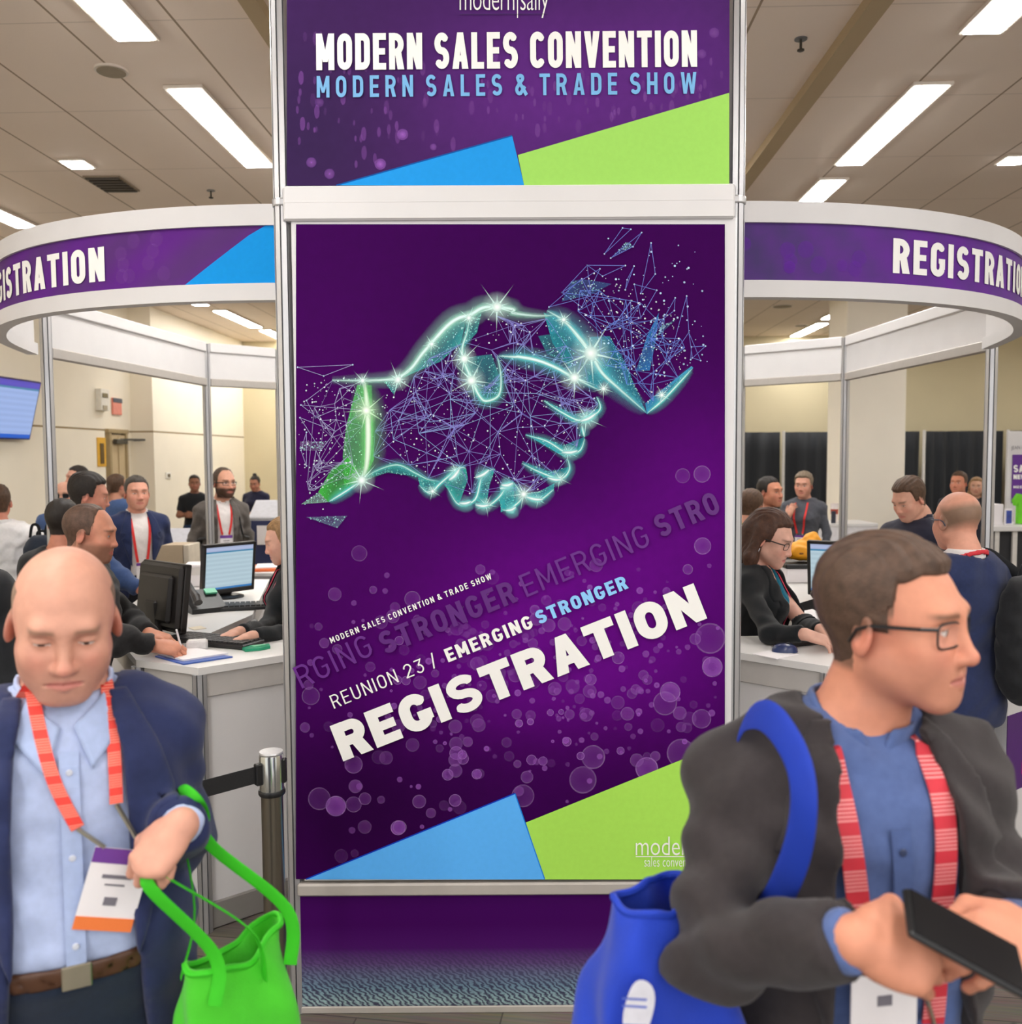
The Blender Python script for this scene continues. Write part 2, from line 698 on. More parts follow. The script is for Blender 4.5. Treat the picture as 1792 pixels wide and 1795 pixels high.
def caps_px(s, x0, y0, x1, y1, cap, mapping, parent, m, name='lettering', t=.16, w=.6, gap=.14, off=.006):
    V, Fc = stroke_text(s, t, w, gap)
    W_ = V[:, 0].max()
    L = math.hypot(x1 - x0, y1 - y0)
    ux, uy = (x1 - x0) / L, (y1 - y0) / L
    X = x0 + ux * V[:, 0] / W_ * L + uy * V[:, 1] * cap
    Y = y0 + uy * V[:, 0] / W_ * L - ux * V[:, 1] * cap
    W = [mapping(a, b, off + k * 2e-5) for a, b, k in zip(X, Y, V[:, 2])]
    return pydata(name, W, Fc, m, parent)
# ------------------------------------------------------------------ room shell
WHITE_M = mat('white_laminate', (215, 213, 213), .45, var=.02, scale=6)
ALU = mat('brushed_aluminium', (196, 196, 198), .34, metal=.75, var=.05, scale=60, stretch=(1, 1, .05))
ALU_D = mat('aluminium_groove', (120, 121, 124), .45, metal=.6, var=.05)
BLACK_PL = mat('black_plastic', (24, 24, 26), .4, var=.1, scale=40)
GREY_EDGE = mat('grey_edge', (176, 170, 163), .5, var=.03)

DIRX = 54 / 1600.0          # the hall runs slightly to the right of the view
def rm(u, v):
    """room frame: v metres into the hall, u metres to the right of the hall axis through the camera"""
    c = 1 / math.hypot(1, DIRX)
    return (u * c + v * DIRX * c, v * c - u * DIRX * c)


ZC = 4.15


def plaster(name, c, groove_z=None, var=.03):
    m = mat(name, c, .85, var=var, scale=1.2, bump=.12, bscale=260)
    if groove_z:
        nt = m.node_tree
        b = nt.nodes['Principled BSDF']
        src = b.inputs['Base Color'].links[0].from_socket
        g = nt.nodes.new('ShaderNodeNewGeometry')
        sp = nt.nodes.new('ShaderNodeSeparateXYZ')
        nt.links.new(g.outputs['Position'], sp.inputs[0])
        cp = nt.nodes.new('ShaderNodeMath')
        cp.operation = 'COMPARE'
        cp.inputs[1].default_value = groove_z
        cp.inputs[2].default_value = .012
        nt.links.new(sp.outputs['Z'], cp.inputs[0])
        mx = nt.nodes.new('ShaderNodeMix')
        mx.data_type = 'RGBA'
        nt.links.new(cp.outputs[0], mx.inputs['Factor'])
        nt.links.new(src, mx.inputs['A'])
        mx.inputs['B'].default_value = lin((150, 128, 88))
        nt.links.new(mx.outputs['Result'], b.inputs['Base Color'])
    return m


WALL_M = plaster('cream_plaster', (244, 236, 218), 2.26)
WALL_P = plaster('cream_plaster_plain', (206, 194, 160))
COLM = plaster('column_plaster', (250, 243, 228))

# floor: grey-brown wood-look boards, drawn by a brick texture
fm, nt, b = nodes_of('wood_look_floor')
tc = nt.nodes.new('ShaderNodeTexCoord')
mp = nt.nodes.new('ShaderNodeMapping')
mp.inputs['Rotation'].default_value = (0, 0, .15)
nt.links.new(tc.outputs['Object'], mp.inputs[0])
br = nt.nodes.new('ShaderNodeTexBrick')
br.inputs['Color1'].default_value = lin((112, 101, 88))
br.inputs['Color2'].default_value = lin((92, 83, 73))
br.inputs['Mortar'].default_value = lin((66, 59, 52))
br.inputs['Scale'].default_value = 1.0
br.inputs['Mortar Size'].default_value = .003
br.inputs['Brick Width'].default_value = .95
br.inputs['Row Height'].default_value = .14
nt.links.new(mp.outputs[0], br.inputs['Vector'])
mp2 = nt.nodes.new('ShaderNodeMapping')
mp2.inputs['Scale'].default_value = (2, 40, 1)
nt.links.new(mp.outputs[0], mp2.inputs[0])
nz = nt.nodes.new('ShaderNodeTexNoise')
nz.inputs['Scale'].default_value = 2.2
nz.inputs['Detail'].default_value = 6
nt.links.new(mp2.outputs[0], nz.inputs['Vector'])
mx = nt.nodes.new('ShaderNodeMix')
mx.data_type = 'RGBA'
mx.blend_type = 'OVERLAY'
mx.inputs['Factor'].default_value = .7
nt.links.new(br.outputs['Color'], mx.inputs['A'])
nt.links.new(nz.outputs['Color'], mx.inputs['B'])
hs = nt.nodes.new('ShaderNodeHueSaturation')
hs.inputs['Saturation'].default_value = .75
nt.links.new(mx.outputs['Result'], hs.inputs['Color'])
nt.links.new(hs.outputs['Color'], b.inputs['Base Color'])
b.inputs['Roughness'].default_value = .55

B0 = -4.0
fl = MB().prism([rm(-9, B0), rm(13, B0), rm(13, 19.5), rm(-9, 19.5)], -.1, 0).build('floor', fm, kind='structure')

# ceiling: taupe tiles with dark joints along the hall and faint ones across
cm, nt, b = nodes_of('ceiling_tile')
tc = nt.nodes.new('ShaderNodeTexCoord')
mp = nt.nodes.new('ShaderNodeMapping')
mp.inputs['Rotation'].default_value = (0, 0, math.atan(DIRX))
nt.links.new(tc.outputs['Object'], mp.inputs[0])
sp = nt.nodes.new('ShaderNodeSeparateXYZ')
nt.links.new(mp.outputs[0], sp.inputs[0])


def joint(sock, period, width, off):
    a = nt.nodes.new('ShaderNodeMath'); a.operation = 'ADD'; a.inputs[1].default_value = off + 100 * period
    nt.links.new(sock, a.inputs[0])
    q = nt.nodes.new('ShaderNodeMath'); q.operation = 'MODULO'; q.inputs[1].default_value = period
    nt.links.new(a.outputs[0], q.inputs[0])
    c = nt.nodes.new('ShaderNodeMath'); c.operation = 'LESS_THAN'; c.inputs[1].default_value = width
    nt.links.new(q.outputs[0], c.inputs[0])
    return c.outputs[0]


j1 = joint(sp.outputs['X'], .61, .014, .10)
j2 = joint(sp.outputs['Y'], 1.22, .012, 0)
nz = nt.nodes.new('ShaderNodeTexNoise')
nz.inputs['Scale'].default_value = 1.1
nt.links.new(tc.outputs['Object'], nz.inputs['Vector'])
cr = nt.nodes.new('ShaderNodeMix'); cr.data_type = 'RGBA'
nt.links.new(nz.outputs['Fac'], cr.inputs['Factor'])
cr.inputs['A'].default_value = lin((230, 214, 199))
cr.inputs['B'].default_value = lin((238, 223, 209))
m1 = nt.nodes.new('ShaderNodeMix'); m1.data_type = 'RGBA'
nt.links.new(j1, m1.inputs['Factor']); nt.links.new(cr.outputs['Result'], m1.inputs['A'])
m1.inputs['B'].default_value = lin((156, 136, 114))
m2 = nt.nodes.new('ShaderNodeMix'); m2.data_type = 'RGBA'
h = nt.nodes.new('ShaderNodeMath'); h.operation = 'MULTIPLY'; h.inputs[1].default_value = .3
nt.links.new(j2, h.inputs[0])
nt.links.new(h.outputs[0], m2.inputs['Factor']); nt.links.new(m1.outputs['Result'], m2.inputs['A'])
m2.inputs['B'].default_value = lin((150, 134, 118))
nt.links.new(m2.outputs['Result'], b.inputs['Base Color'])
b.inputs['Roughness'].default_value = .9
ce = MB().prism([rm(-9, B0), rm(13, B0), rm(13, 19.5), rm(-9, 19.5)], ZC, ZC + .1).build('ceiling', cm, kind='structure')

# a bulkhead along the hall: the middle bay hangs a little lower (its edges are the dark beams over the tower)
drop_m = mat('bulkhead_paint', (176, 156, 124), .85, var=.03, scale=2)
for k, (pxs) in enumerate((((440, 0), (466, 55)), ((1540, 0), (1300, 318)))):
    a = atZ(*pxs[0], ZC - .03)
    bq = atZ(*pxs[1], ZC - .03)
    d = np.array([DIRX, 1.0])
    a0 = a[:2] + d * (B0 + .5 - a[1])
    b0 = a[:2] + d * (17.9 - a[1])
    MB().bar((a0[0], a0[1], ZC - .03), (b0[0], b0[1], ZC - .03), .11 if k else .09, .07).build('trim_%d' % (k + 1), drop_m, kind='structure')

# walls (plan polylines, thickness outward)
WL = -6.24
Yk = 13.2


def seg_wall(name, path, m, t=.15, z1=ZC, z0=0.0):
    return MB().wallstrip(path, z0, z1, t).build(name, m, kind='structure')


def onwall(px, y_wall_u):
    """plan point on the wall line u=const seen at pixel column px"""
    k = (px - CX) / F
    # x = k*y ; room u const: solve
    c = 1 / math.hypot(1, DIRX)
    # u = c*(x - y*DIRX)
    y = y_wall_u / (c * (k - DIRX))
    return np.array([k * y, y])


U1 = -6.23
pA = rm(U1, B0)
p187 = onwall(187, U1)
p236 = onwall(236, U1 - .04)
p272x = onwall(272, U1 + .30)
pCor = onwall(430, U1 + .30)
pr = np.array(rm(1, 0)); pd = np.array(rm(0, 1))
recA = p187 + pr * -.05
pilA = p272x - pr * .35
seg_wall('wall_left', [pA, p187, recA, recA + pd * ((pilA - recA) @ pd), p272x, pCor], WALL_M)
BACKV = pCor @ pd
pBR = np.array(rm(12, BACKV))
seg_wall('wall_back', [pCor, pBR], WALL_P)
seg_wall('wall_right', [pBR, rm(12, B0)], WALL_M)

# the door in the recess of the left wall
DOORM = mat('door_paint', (205, 184, 146), .5, var=.03, scale=3, stretch=(4, 4, .5))
dA = recA + pd * .12
dB = recA + pd * (((pilA - recA) @ pd) - .3)
rz_w = math.atan2(pd[1], pd[0])
dm = (dA + dB) / 2
dw = np.linalg.norm(dB - dA)
inn = pr * .03
o = MB().box((dm[0] + inn[0], dm[1] + inn[1], 1.1), (dw, .05, 2.2), rz=rz_w, bev=.006)
o.box((dm[0] + inn[0] * 2.2, dm[1] + inn[1] * 2.2, 1.1), (.012, .012, 2.16), rz=rz_w)
dr = o.build('door_1', DOORM, kind='structure')
fr = MB()
for p in (dA, dB):
    fr.box((p[0] + pr[0] * .04, p[1] + pr[1] * .04, 1.12), (.06, .08, 2.26), rz=rz_w, bev=.005)
fr.box((dm[0] + pr[0] * .04, dm[1] + pr[1] * .04, 2.25), (dw + .12, .08, .06), rz=rz_w, bev=.005)
fr.build('door_frame', mat('door_frame_paint', (170, 150, 112), .5), dr)
cl = MB().box((dm[0] + pr[0] * .10, dm[1] + pr[1] * .10, 2.1), (.34, .07, .07), rz=rz_w, bev=.01)
cl.bar((dm[0] + pr[0] * .1, dm[1] + pr[1] * .1, 2.13), (dm[0] + pr[0] * .32 + pd[0] * .3, dm[1] + pr[1] * .32 + pd[1] * .3, 2.13), .03, .03)
cl.bar((dm[0] + pr[0] * .32 + pd[0] * .3, dm[1] + pr[1] * .32 + pd[1] * .3, 2.13), (dm[0] + pr[0] * .06 + pd[0] * .55, dm[1] + pr[1] * .06 + pd[1] * .55, 2.13), .03, .03)
cl.build('door_closer', mat('closer_metal', (92, 90, 84), .4, metal=.6), dr)

# skirting
for nm, pth in (('baseboard_left', [pA, p187]), ('baseboard_back', [pCor, pBR])):
    P = [np.array(q) for q in pth]
    t = (P[1] - P[0]) / np.linalg.norm(P[1] - P[0])
    n = np.array([t[1], -t[0]]) * .012
    MB().wallstrip([P[0] + n, P[1] + n], 0, .11, .012).build(nm, mat('skirting', (120, 106, 90), .6), kind='structure')

# big square column behind the right desks
cc = atY(1537, 800, 12.6)
MB().box((cc[0], cc[1] + .42, ZC / 2), (.82, .80, ZC), rz=-math.atan(DIRX), bev=.01).build('column', COLM, kind='structure')

# ------------------------------------------------------------------ ceiling fixtures
LAMP_M, nt, b = nodes_of('lamp_diffuser')
b.inputs['Base Color'].default_value = (.9, .9, .9, 1)
b.inputs['Emission Color'].default_value = (1.0, .98, .955, 1)
b.inputs['Emission Strength'].default_value = 19.0
tc = nt.nodes.new('ShaderNodeTexCoord')
nz = nt.nodes.new('ShaderNodeTexNoise'); nz.inputs['Scale'].default_value = 3
nt.links.new(tc.outputs['Object'], nz.inputs['Vector'])
mr = nt.nodes.new('ShaderNodeMapRange')
LAMP_STRENGTH = 19.0
mr.inputs['To Min'].default_value = LAMP_STRENGTH * .96
mr.inputs['To Max'].default_value = LAMP_STRENGTH * 1.04
nt.links.new(nz.outputs['Fac'], mr.inputs['Value'])
nt.links.new(mr.outputs['Result'], b.inputs['Emission Strength'])
LAMP_W = mat('lamp_housing', (226, 216, 204), .5, var=.02)

lamp_ang = math.atan2(1, DIRX)


def strip_lamp(c, L, w, label, group='strip lamps in the ceiling'):
    r = empty('strip_lamp', (c[0], c[1], ZC))
    MB().box((c[0], c[1], ZC - .012), (L + .05, w + .05, .022), rz=lamp_ang, bev=.004).build('housing', LAMP_W, r)
    MB().box((c[0], c[1], ZC - .026), (L, w, .008), rz=lamp_ang, bev=.002).build('diffuser', LAMP_M, r)
    return thing(r, label, 'ceiling light', group)


def lamp_px(p0, p1, w, label):
    a, b_ = atZ(*p0, ZC - .03), atZ(*p1, ZC - .03)
    c = (a + b_) / 2
    return strip_lamp(c, np.linalg.norm((b_ - a)[:2]), w, label)


lamp_px((140, -30), (238, 72), .20, 'long white strip lamp cut by the top edge, left of the tower')
lamp_px((326, 159), (452, 294), .20, 'long white strip lamp in the ceiling close left of the tower')
lamp_px((-60, 348), (38, 400), .20, 'strip lamp peeking over the left curved fascia at the picture edge')
lamp_px((330, 528), (360, 536), .20, 'short glowing strip lamp seen just under the left fascia')
lamp_px((382, 546), (452, 575), .20, 'long strip lamp seen through the left ring opening')
lamp_px((462, 580), (520, 604), .20, 'strip lamp half hidden by the tower post under left fascia')
lamp_px((1790, -10), (1725, 60), .20, 'bright strip lamp in the top right corner of the ceiling')
lamp_px((1634, 153), (1490, 290), .20, 'long white strip lamp in the ceiling right of the tower')
lamp_px((1462, 318), (1420, 356), .20, 'strip lamp just above the right curved fascia')
lamp_px((1448, 560), (1478, 548), .20, 'strip lamp end glowing beside the square cream column')
lamp_px((1392, 590), (1446, 568), .20, 'strip lamp seen through the right ring opening')
lamp_px((1290, 622), (1340, 599), .20, 'strip lamp right beside the tower post under right fascia')


def small_light(px, py, w, label):
    c = atZ(px, py, ZC - .02)
    r = empty('square_downlight', (c[0], c[1], ZC))
    MB().box((c[0], c[1], ZC - .008), (w + .04, w + .04, .014), rz=lamp_ang, bev=.003).build('trim_ring', LAMP_W, r)
    MB().box((c[0], c[1], ZC - .018), (w, w, .006), rz=lamp_ang).build('diffuser', LAMP_M, r)
    thing(r, label, 'ceiling light')


small_light(135, 290, .17, 'small square downlight in the ceiling above the left fascia')
small_light(1778, 283, .17, 'small square downlight in the ceiling at the right picture edge')
# rows of the same strip lamps over the part of the hall behind the viewpoint
for u in (-4.4, -1.6, 1.6, 4.4):
    for v in (-2.9, -.7, 1.6):
        x, y = rm(u, v)
        strip_lamp((x, y), 1.6, .2, 'ceiling strip lamp over the hall behind the viewpoint', 'strip lamps behind the viewpoint')
for u in (-1.2, 1.2):  # unseen lamps added behind the tower to brighten the back walls and ceiling
    for v in (7.6, 10., 12.4, 14.8, 17.0):
        x, y = rm(u - .3, v)
        strip_lamp((x, y), 1.6, .2, 'unseen fill lamp added behind the sign tower to brighten the back hall', 'added fill lamps behind the tower')
for u in (7.2, 10.0):
    for v in (3.0, 7.0, 11., 15.):
        x, y = rm(u, v)
        strip_lamp((x, y), 1.6, .2, 'ceiling strip lamp over the far right bay of the hall', 'strip lamps in the right bay')


def vent(px, py, L, w, label):
    c = atZ(px, py, ZC)
    r = empty('ceiling_vent', (c[0], c[1], ZC))
    MB().box((c[0], c[1], ZC - .006), (w, L, .012), bev=.003).build('frame', mat('vent_frame', (140, 124, 104), .6), r)
    s = MB()
    for k in range(6):
        s.box((c[0], c[1] - L / 2 + L * (k + .5) / 6, ZC - .016), (w * .9, L * .09, .012))
    s.build('louvre', mat('vent_louvre', (58, 50, 40), .6), r)
    thing(r, label, 'vent')


vent(196, 321, .42, .30, 'dark louvred air vent in the ceiling above the left fascia')


def round_speaker(px, py, r_, label):
    c = atZ(px, py, ZC)
    r = empty('ceiling_speaker', (c[0], c[1], ZC))
    MB().lathe([(r_, -.012), (r_, 0)], (c[0], c[1], ZC), 28).build('rim', LAMP_W, r)
    MB().lathe([(r_ * .86, -.018), (r_ * .86, -.012)], (c[0], c[1], ZC), 28).build('grille', mat('speaker_grille', (150, 138, 118), .8, bump=.4, bscale=400), r)
    thing(r, label, 'speaker')


round_speaker(195, 122, .095, 'round ceiling speaker between the two left strip lamps')
round_speaker(1372, 536, .16, 'round ceiling speaker seen under the right fascia')
round_speaker(1405, 570, .12, 'small round ceiling speaker beside the lamp under the right fascia')


def sprinkler(px, py, label):
    c = atZ(px, py, ZC - .05)
    r = empty('sprinkler', (c[0], c[1], ZC))
    MB().lathe([(.035, -.006), (.035, 0)], (c[0], c[1], ZC), 16).build('rosette', ALU_D, r)
    MB().lathe([(.012, -.07), (.02, -.066), (.02, -.06), (.007, -.055), (.007, -.006)], (c[0], c[1], ZC), 12).build('head', mat('sprinkler_metal', (70, 64, 56), .4, metal=.5), r)
    thing(r, label, 'sprinkler')


sprinkler(1404, 84, 'small ceiling sprinkler head right of the tower')
sprinkler(370, 344, 'small ceiling sprinkler head left of the tower above the fascia')

# even world fill in place of the open hall, added for frontal light
w = bpy.data.worlds.new('hall_fill_light')
SC.world = w
w.use_nodes = True
w.node_tree.nodes['Background'].inputs['Color'].default_value = (1, .985, .97, 1)
w.node_tree.nodes['Background'].inputs['Strength'].default_value = .7
# ------------------------------------------------------------------ sign tower
YT = 2.935            # front plane of the tower
tower = empty('sign_tower', (0, YT + .35, 0))
thing(tower, 'tall aluminium framed sign tower with purple handshake registration poster', 'sign tower')


def tmap(x, y, k=0.):
    p = atY(x, y, YT - .012)
    return (p[0], p[1] - k, p[2])


TZ = 3.62


def octo_post(x, y, z0, z1, parent, r=.027, name='post'):
    """extruded aluminium post, eight sides with dark grooves"""
    m = MB()
    pts = []
    for k in range(8):
        a = 2 * PI * (k + .5) / 8
        a0, a1 = a - .30, a + .30
        pts += [(x + r * math.cos(a0), y + r * math.sin(a0)), (x + r * math.cos(a1), y + r * math.sin(a1)),
                (x + r * .72 * math.cos(a1 + .02), y + r * .72 * math.sin(a1 + .02)), (x + r * .72 * math.cos(a1 + .15), y + r * .72 * math.sin(a1 + .15))]
    m.prism(pts, z0, z1)
    m.prism([(x + r * .74 * math.cos(2 * PI * k / 16), y + r * .74 * math.sin(2 * PI * k / 16)) for k in range(16)], z0, z1 - .001, mi=1)
    return m.build(name, [ALU, ALU_D], parent)


XL, XR = -.722, .722
TD = .70
for x in (XL, XR):
    for y in (YT + .02, YT + TD):
        octo_post(x, y, 0, TZ, tower)
ink_m = attr_mat('printed_ink', .7, alpha=True, noise=.02, spec=.05)
BORDER = mat('white_border', (218, 216, 217), .5, var=.01)
PURP = (66, 10, 96)

# cross rails (front), side and back walls
rail = MB()
for y0, y1 in ((325, 360), (352, 388), (1543, 1567)):
    za, zb = atY(896, y0, YT)[2], atY(896, y1, YT)[2]
    MB().box((0, YT + .004, (za + zb) / 2), (1.42, .045, za - zb - .004), bev=.006).build('cross_rail', WHITE_M if y0 < 1000 else GREY_EDGE, tower)
zb = atY(896, 1775, YT)[2]
zbase = atY(896, 1567, YT)[2]
MB().box((0, YT + .012, .012), (1.42, .03, .024), bev=.003).build('bottom_rail', GREY_EDGE, tower)
for x in (XL, XR):
    MB().box((x, YT + TD / 2, TZ / 2), (.02, TD - .1, TZ - .02)).build('side_panel', WHITE_M, tower)
MB().box((0, YT + TD, TZ / 2), (1.42, .02, TZ - .02)).build('back_panel', WHITE_M, tower)
# corner clamps on the posts at the joint of header and poster
for x in (XL, XR):
    z = atY(896, 352, YT)[2]
    MB().lathe([(.029, -.012), (.031, -.008), (.031, .008), (.029, .012)], (x, YT + .02, z), 16).build('post_collar', ALU, tower)


def tpanel(x0, x1, y0, y1, name, colf, nx, ny, off=0.):
    V, C, Fc = [], [], []
    for j in range(ny + 1):
        for i in range(nx + 1):
            px, py = x0 + (x1 - x0) * i / nx, y0 + (y1 - y0) * j / ny
            V.append(tmap(px, py, off))
            C.append(colf(px, py) + (1.,))
    for j in range(ny):
        for i in range(nx):
            a = j * (nx + 1) + i
            Fc.append((a, a + nx + 1, a + nx + 2, a + 1))
    # depth: a thin board behind the print
    return V, Fc, C


def board(name, x0, x1, y0, y1, colf, nx, ny, m, back=.02):
    V, Fc, C = tpanel(x0, x1, y0, y1, name, colf, nx, ny)
    n = len(V)
    cor = [0, nx, (ny + 1) * (nx + 1) - 1, ny * (nx + 1)]
    Vb = [(V[c][0], V[c][1] + back, V[c][2]) for c in cor]
    V += [V[c] for c in cor] + Vb
    C += [C[cor[0]]] * 8
    f, g = [n, n + 1, n + 2, n + 3], [n + 4, n + 5, n + 6, n + 7]
    for k in range(4):
        Fc.append((f[k], f[(k + 1) % 4], g[(k + 1) % 4], g[k]))
    Fc.append(tuple(g))
    return pydata(name, V, Fc, m, tower, col=C)


def mixc(a, b_, t):
    t = max(0., min(1., t))
    return tuple(a[i] + (b_[i] - a[i]) * t for i in range(3))


def gau(x, y, cx, cy, s, sy=None):
    return math.exp(-((x - cx) / s) ** 2 - ((y - cy) / (sy or s)) ** 2)


D0, D1, D2 = lin((55, 0, 75))[:3], lin((96, 8, 126))[:3], lin((40, 0, 55))[:3]


def poster_col(x, y):
    c = mixc(D0, D1, .95 * gau(x, y, 1010, 1040, 260, 150) + .6 * gau(x, y, 1230, 850, 150, 160) + .75 * gau(x, y, 960, 1190, 320, 110) + .18 * gau(x, y, 560, 820, 160, 300))
    return mixc(c, D2, .9 * gau(x, y, 600, 1420, 260, 130))


poster_m = attr_mat('poster_print', .7, noise=.04, nscale=30, spec=.05)
# white border sheet behind the poster print
ba, bb = tmap(509, 384), tmap(1281, 1542)
MB().box(((ba[0] + bb[0]) / 2, YT + .004, (ba[2] + bb[2]) / 2), (bb[0] - ba[0], .018, ba[2] - bb[2]), bev=.002).build('poster_border', BORDER, tower)
poster = board('poster', 519, 1271, 393, 1541, poster_col, 40, 60, poster_m)

ink = Ink(tmap)
ink.lay = 20
# ---- bubbles
rb = random.Random(11)
big = [(1232, 957, 15, .45), (1206, 998, 9, .4), (1249, 1169, 18, .85), (1175, 1213, 18, .75), (1245, 1119, 27, .25), (1166, 1233, 21, .25), (1219, 1120, 10, .4),
       (723, 1050, 14, .25), (1036, 1191, 10, .6), (1084, 1153, 11, .5), (589, 1413, 18, .7), (698, 1451, 13, .8), (836, 1357, 9, .75), (1134, 1347, 20, .6),
       (1022, 1367, 24, .28), (1040, 1327, 21, .35), (917, 1395, 20, .25), (1194, 1320, 25, .3), (1231, 831, 15, .35), (1197, 834, 13, .2), (630, 970, 14, .18),
       (1230, 1260, 17, .3), (545, 1220, 16, .2), (620, 1340, 16, .35), (800, 1320, 12, .5), (812, 1330, 10, .45), (560, 1400, 20, .2), (620, 1410, 14, .25),
       (745, 1485, 12, .3), (735, 1405, 12, .35), (798, 1403, 11, .45), (785, 1358, 10, .5), (701, 1450, 12, .4), (811, 1323, 8, .6), (952, 1334, 8, .6), (932, 1332, 9, .5),
       (924, 1362, 11, .4), (994, 1300, 8, .6), (1018, 1325, 7, .6), (1088, 1316, 7, .7), (910, 1268, 7, .9), (930, 1265, 6, .8), (965, 1249, 6, .8), (984, 1248, 5, .7),
       (700, 1123, 8, .5), (697, 1192, 8, .6), (712, 1193, 8, .5), (640, 1400, 11, .3)]
for x, y, r, a in big:
    ink.next()
    ink.disc(x, y, r, (150, 70, 190), a * .55, (170, 100, 205), a * .65, n=28, rim=(215, 170, 235), ra=a * .8)
for k in range(430):
    t = rb.random()
    x = rb.gauss(960, 190) if t < .75 else rb.uniform(530, 1258)
    y = rb.gauss(1190, 110) if t < .75 else rb.uniform(1000, 1500)
    if not (526 < x < 1262 and 980 < y < 1530):
        continue
    if y > 1541 - (x - 537) * .41 and x < 950:
        continue
    if y > 1441 - (x - 922) * .405 - 6 and x > 915:
        continue
    r = rb.choice([2.5, 3, 3.5, 4, 5, 5, 6, 7, 9, 12])
    a = rb.uniform(.12, .6) * (1 if r < 7 else .5)
    ink.next()
    ink.disc(x, y, r, (165, 80, 200), a * .8, (180, 110, 215), a * .8, n=12 if r < 6 else 18, rim=(220, 180, 240) if r > 6 else None, ra=a * .6)
# ---- coloured wedges
ink.next(3)
ink.poly([(537, 1540.5), (903, 1390), (955, 1540.5)], (92, 178, 252))
ink.next()
ink.poly([(922, 1441), (1264, 1303), (1263, 1540.5), (955, 1540.5)], (170, 226, 92))
ink.next()
ink.line((537, 1540), (903, 1390), 2.2, (16, 60, 190))
ink.line((903, 1390), (955, 1540), 1.8, (20, 120, 220))
ink.build('print_motif', ink_m, poster)

# ---- the handshake drawn in glowing lines
hs = Ink(tmap)
hs.lay = 620
A = lambda x, y: (500 + x / 3.15, 380 + y / 3.15)
Bq = lambda x, y: (880 + x / 3.149, 380 + y / 3.149)
TEAL, GRN, ICE = (60, 190, 190), (110, 220, 120), (225, 255, 250)
fills = [([A(400, 930), A(480, 930), A(492, 1340), A(430, 1460), A(330, 1500), A(320, 1320), A(340, 1150)], (96, 200, 110), .55),
         ([A(430, 1460), A(240, 1575), A(185, 1520), A(260, 1390), A(360, 1320)], (70, 190, 70), .75),
         ([A(90, 1587), A(190, 1520), A(240, 1575)], (150, 200, 170), .45), ([A(118, 1658), A(345, 1650), A(290, 1718)], (110, 130, 160), .5),
         ([A(85, 1240), A(240, 1240), A(200, 1292), A(85, 1290)], (150, 130, 170), .3),
         ([A(640, 895), A(760, 760), A(900, 600), A(1000, 570), A(970, 700), A(860, 800), A(740, 850)], TEAL, .5),
         ([A(540, 900), A(650, 900), A(600, 980)], TEAL, .45),
         ([A(985, 780), A(1140, 760), A(1180, 870), A(1180, 985), A(1110, 1020), A(1060, 970)], (50, 160, 165), .5),
         ([A(1000, 570), A(1090, 510), A(1060, 640), A(990, 720)], TEAL, .4),
         ([Bq(230, 530), Bq(330, 570), Bq(490, 755), Bq(560, 900), Bq(540, 960), Bq(400, 880), Bq(280, 700)], (50, 180, 200), .5),
         ([Bq(480, 665), Bq(595, 660), Bq(700, 850), Bq(740, 960), Bq(800, 1090), Bq(640, 950), Bq(560, 880)], (40, 165, 190), .55),
         ([Bq(600, 700), Bq(660, 760), Bq(740, 950), Bq(790, 1040), Bq(700, 960)], (30, 120, 150), .5),
         ([Bq(865, 530), Bq(845, 700), Bq(815, 850), Bq(740, 850), Bq(800, 660)], (50, 130, 200), .65),
         ([Bq(800, 1090), Bq(790, 1030), Bq(1045, 825), Bq(1055, 835), Bq(900, 1000)], (60, 160, 215), .75),
         ([Bq(380, 360), Bq(440, 345), Bq(605, 372), Bq(495, 430), Bq(330, 470)], (60, 110, 170), .4),
         ([Bq(870, 610), Bq(965, 565), Bq(860, 660)], (70, 110, 170), .45), ([Bq(600, 230), Bq(690, 140), Bq(725, 165)], (70, 90, 170), .5),
         ([Bq(200, 660), Bq(340, 640), Bq(400, 830), Bq(250, 760)], (40, 150, 160), .45),
         ([A(430, 1455), A(500, 1400), A(620, 1365), A(760, 1440), A(600, 1385), A(480, 1430)], TEAL, .5),
         ([A(735, 1440), A(860, 1465), A(830, 1520), A(780, 1520), A(745, 1480)], TEAL, .6),
         ([A(880, 1480), A(940, 1400), A(1000, 1390), A(1010, 1450), A(960, 1590)], (60, 190, 180), .6),
         ([A(1050, 1560), A(1080, 1420), A(1160, 1390), A(1130, 1480), A(1110, 1600)], TEAL, .6),
         ([A(1180, 1550), A(1230, 1470), A(1262, 1460), A(1262, 1630), A(1195, 1620)], TEAL, .6),
         ([Bq(-6, 1480), Bq(60, 1455), Bq(110, 1540), Bq(60, 1600), Bq(-6, 1630)], (60, 190, 200), .6),
         ([Bq(105, 1530), Bq(200, 1520), Bq(290, 1470), Bq(285, 1510), Bq(200, 1568)], (60, 190, 200), .65),
         ([Bq(110, 1350), Bq(200, 1400), Bq(330, 1420), Bq(372, 1380), Bq(340, 1445), Bq(230, 1440)], (50, 180, 195), .7),
         ([Bq(130, 1200), Bq(250, 1230), Bq(350, 1290), Bq(430, 1270), Bq(455, 1215), Bq(425, 1300), Bq(350, 1330)], (50, 180, 195), .7),
         ([Bq(230, 1015), Bq(330, 1070), Bq(420, 1120), Bq(540, 1060), Bq(460, 1140), Bq(400, 1140)], (60, 190, 205), .75)]
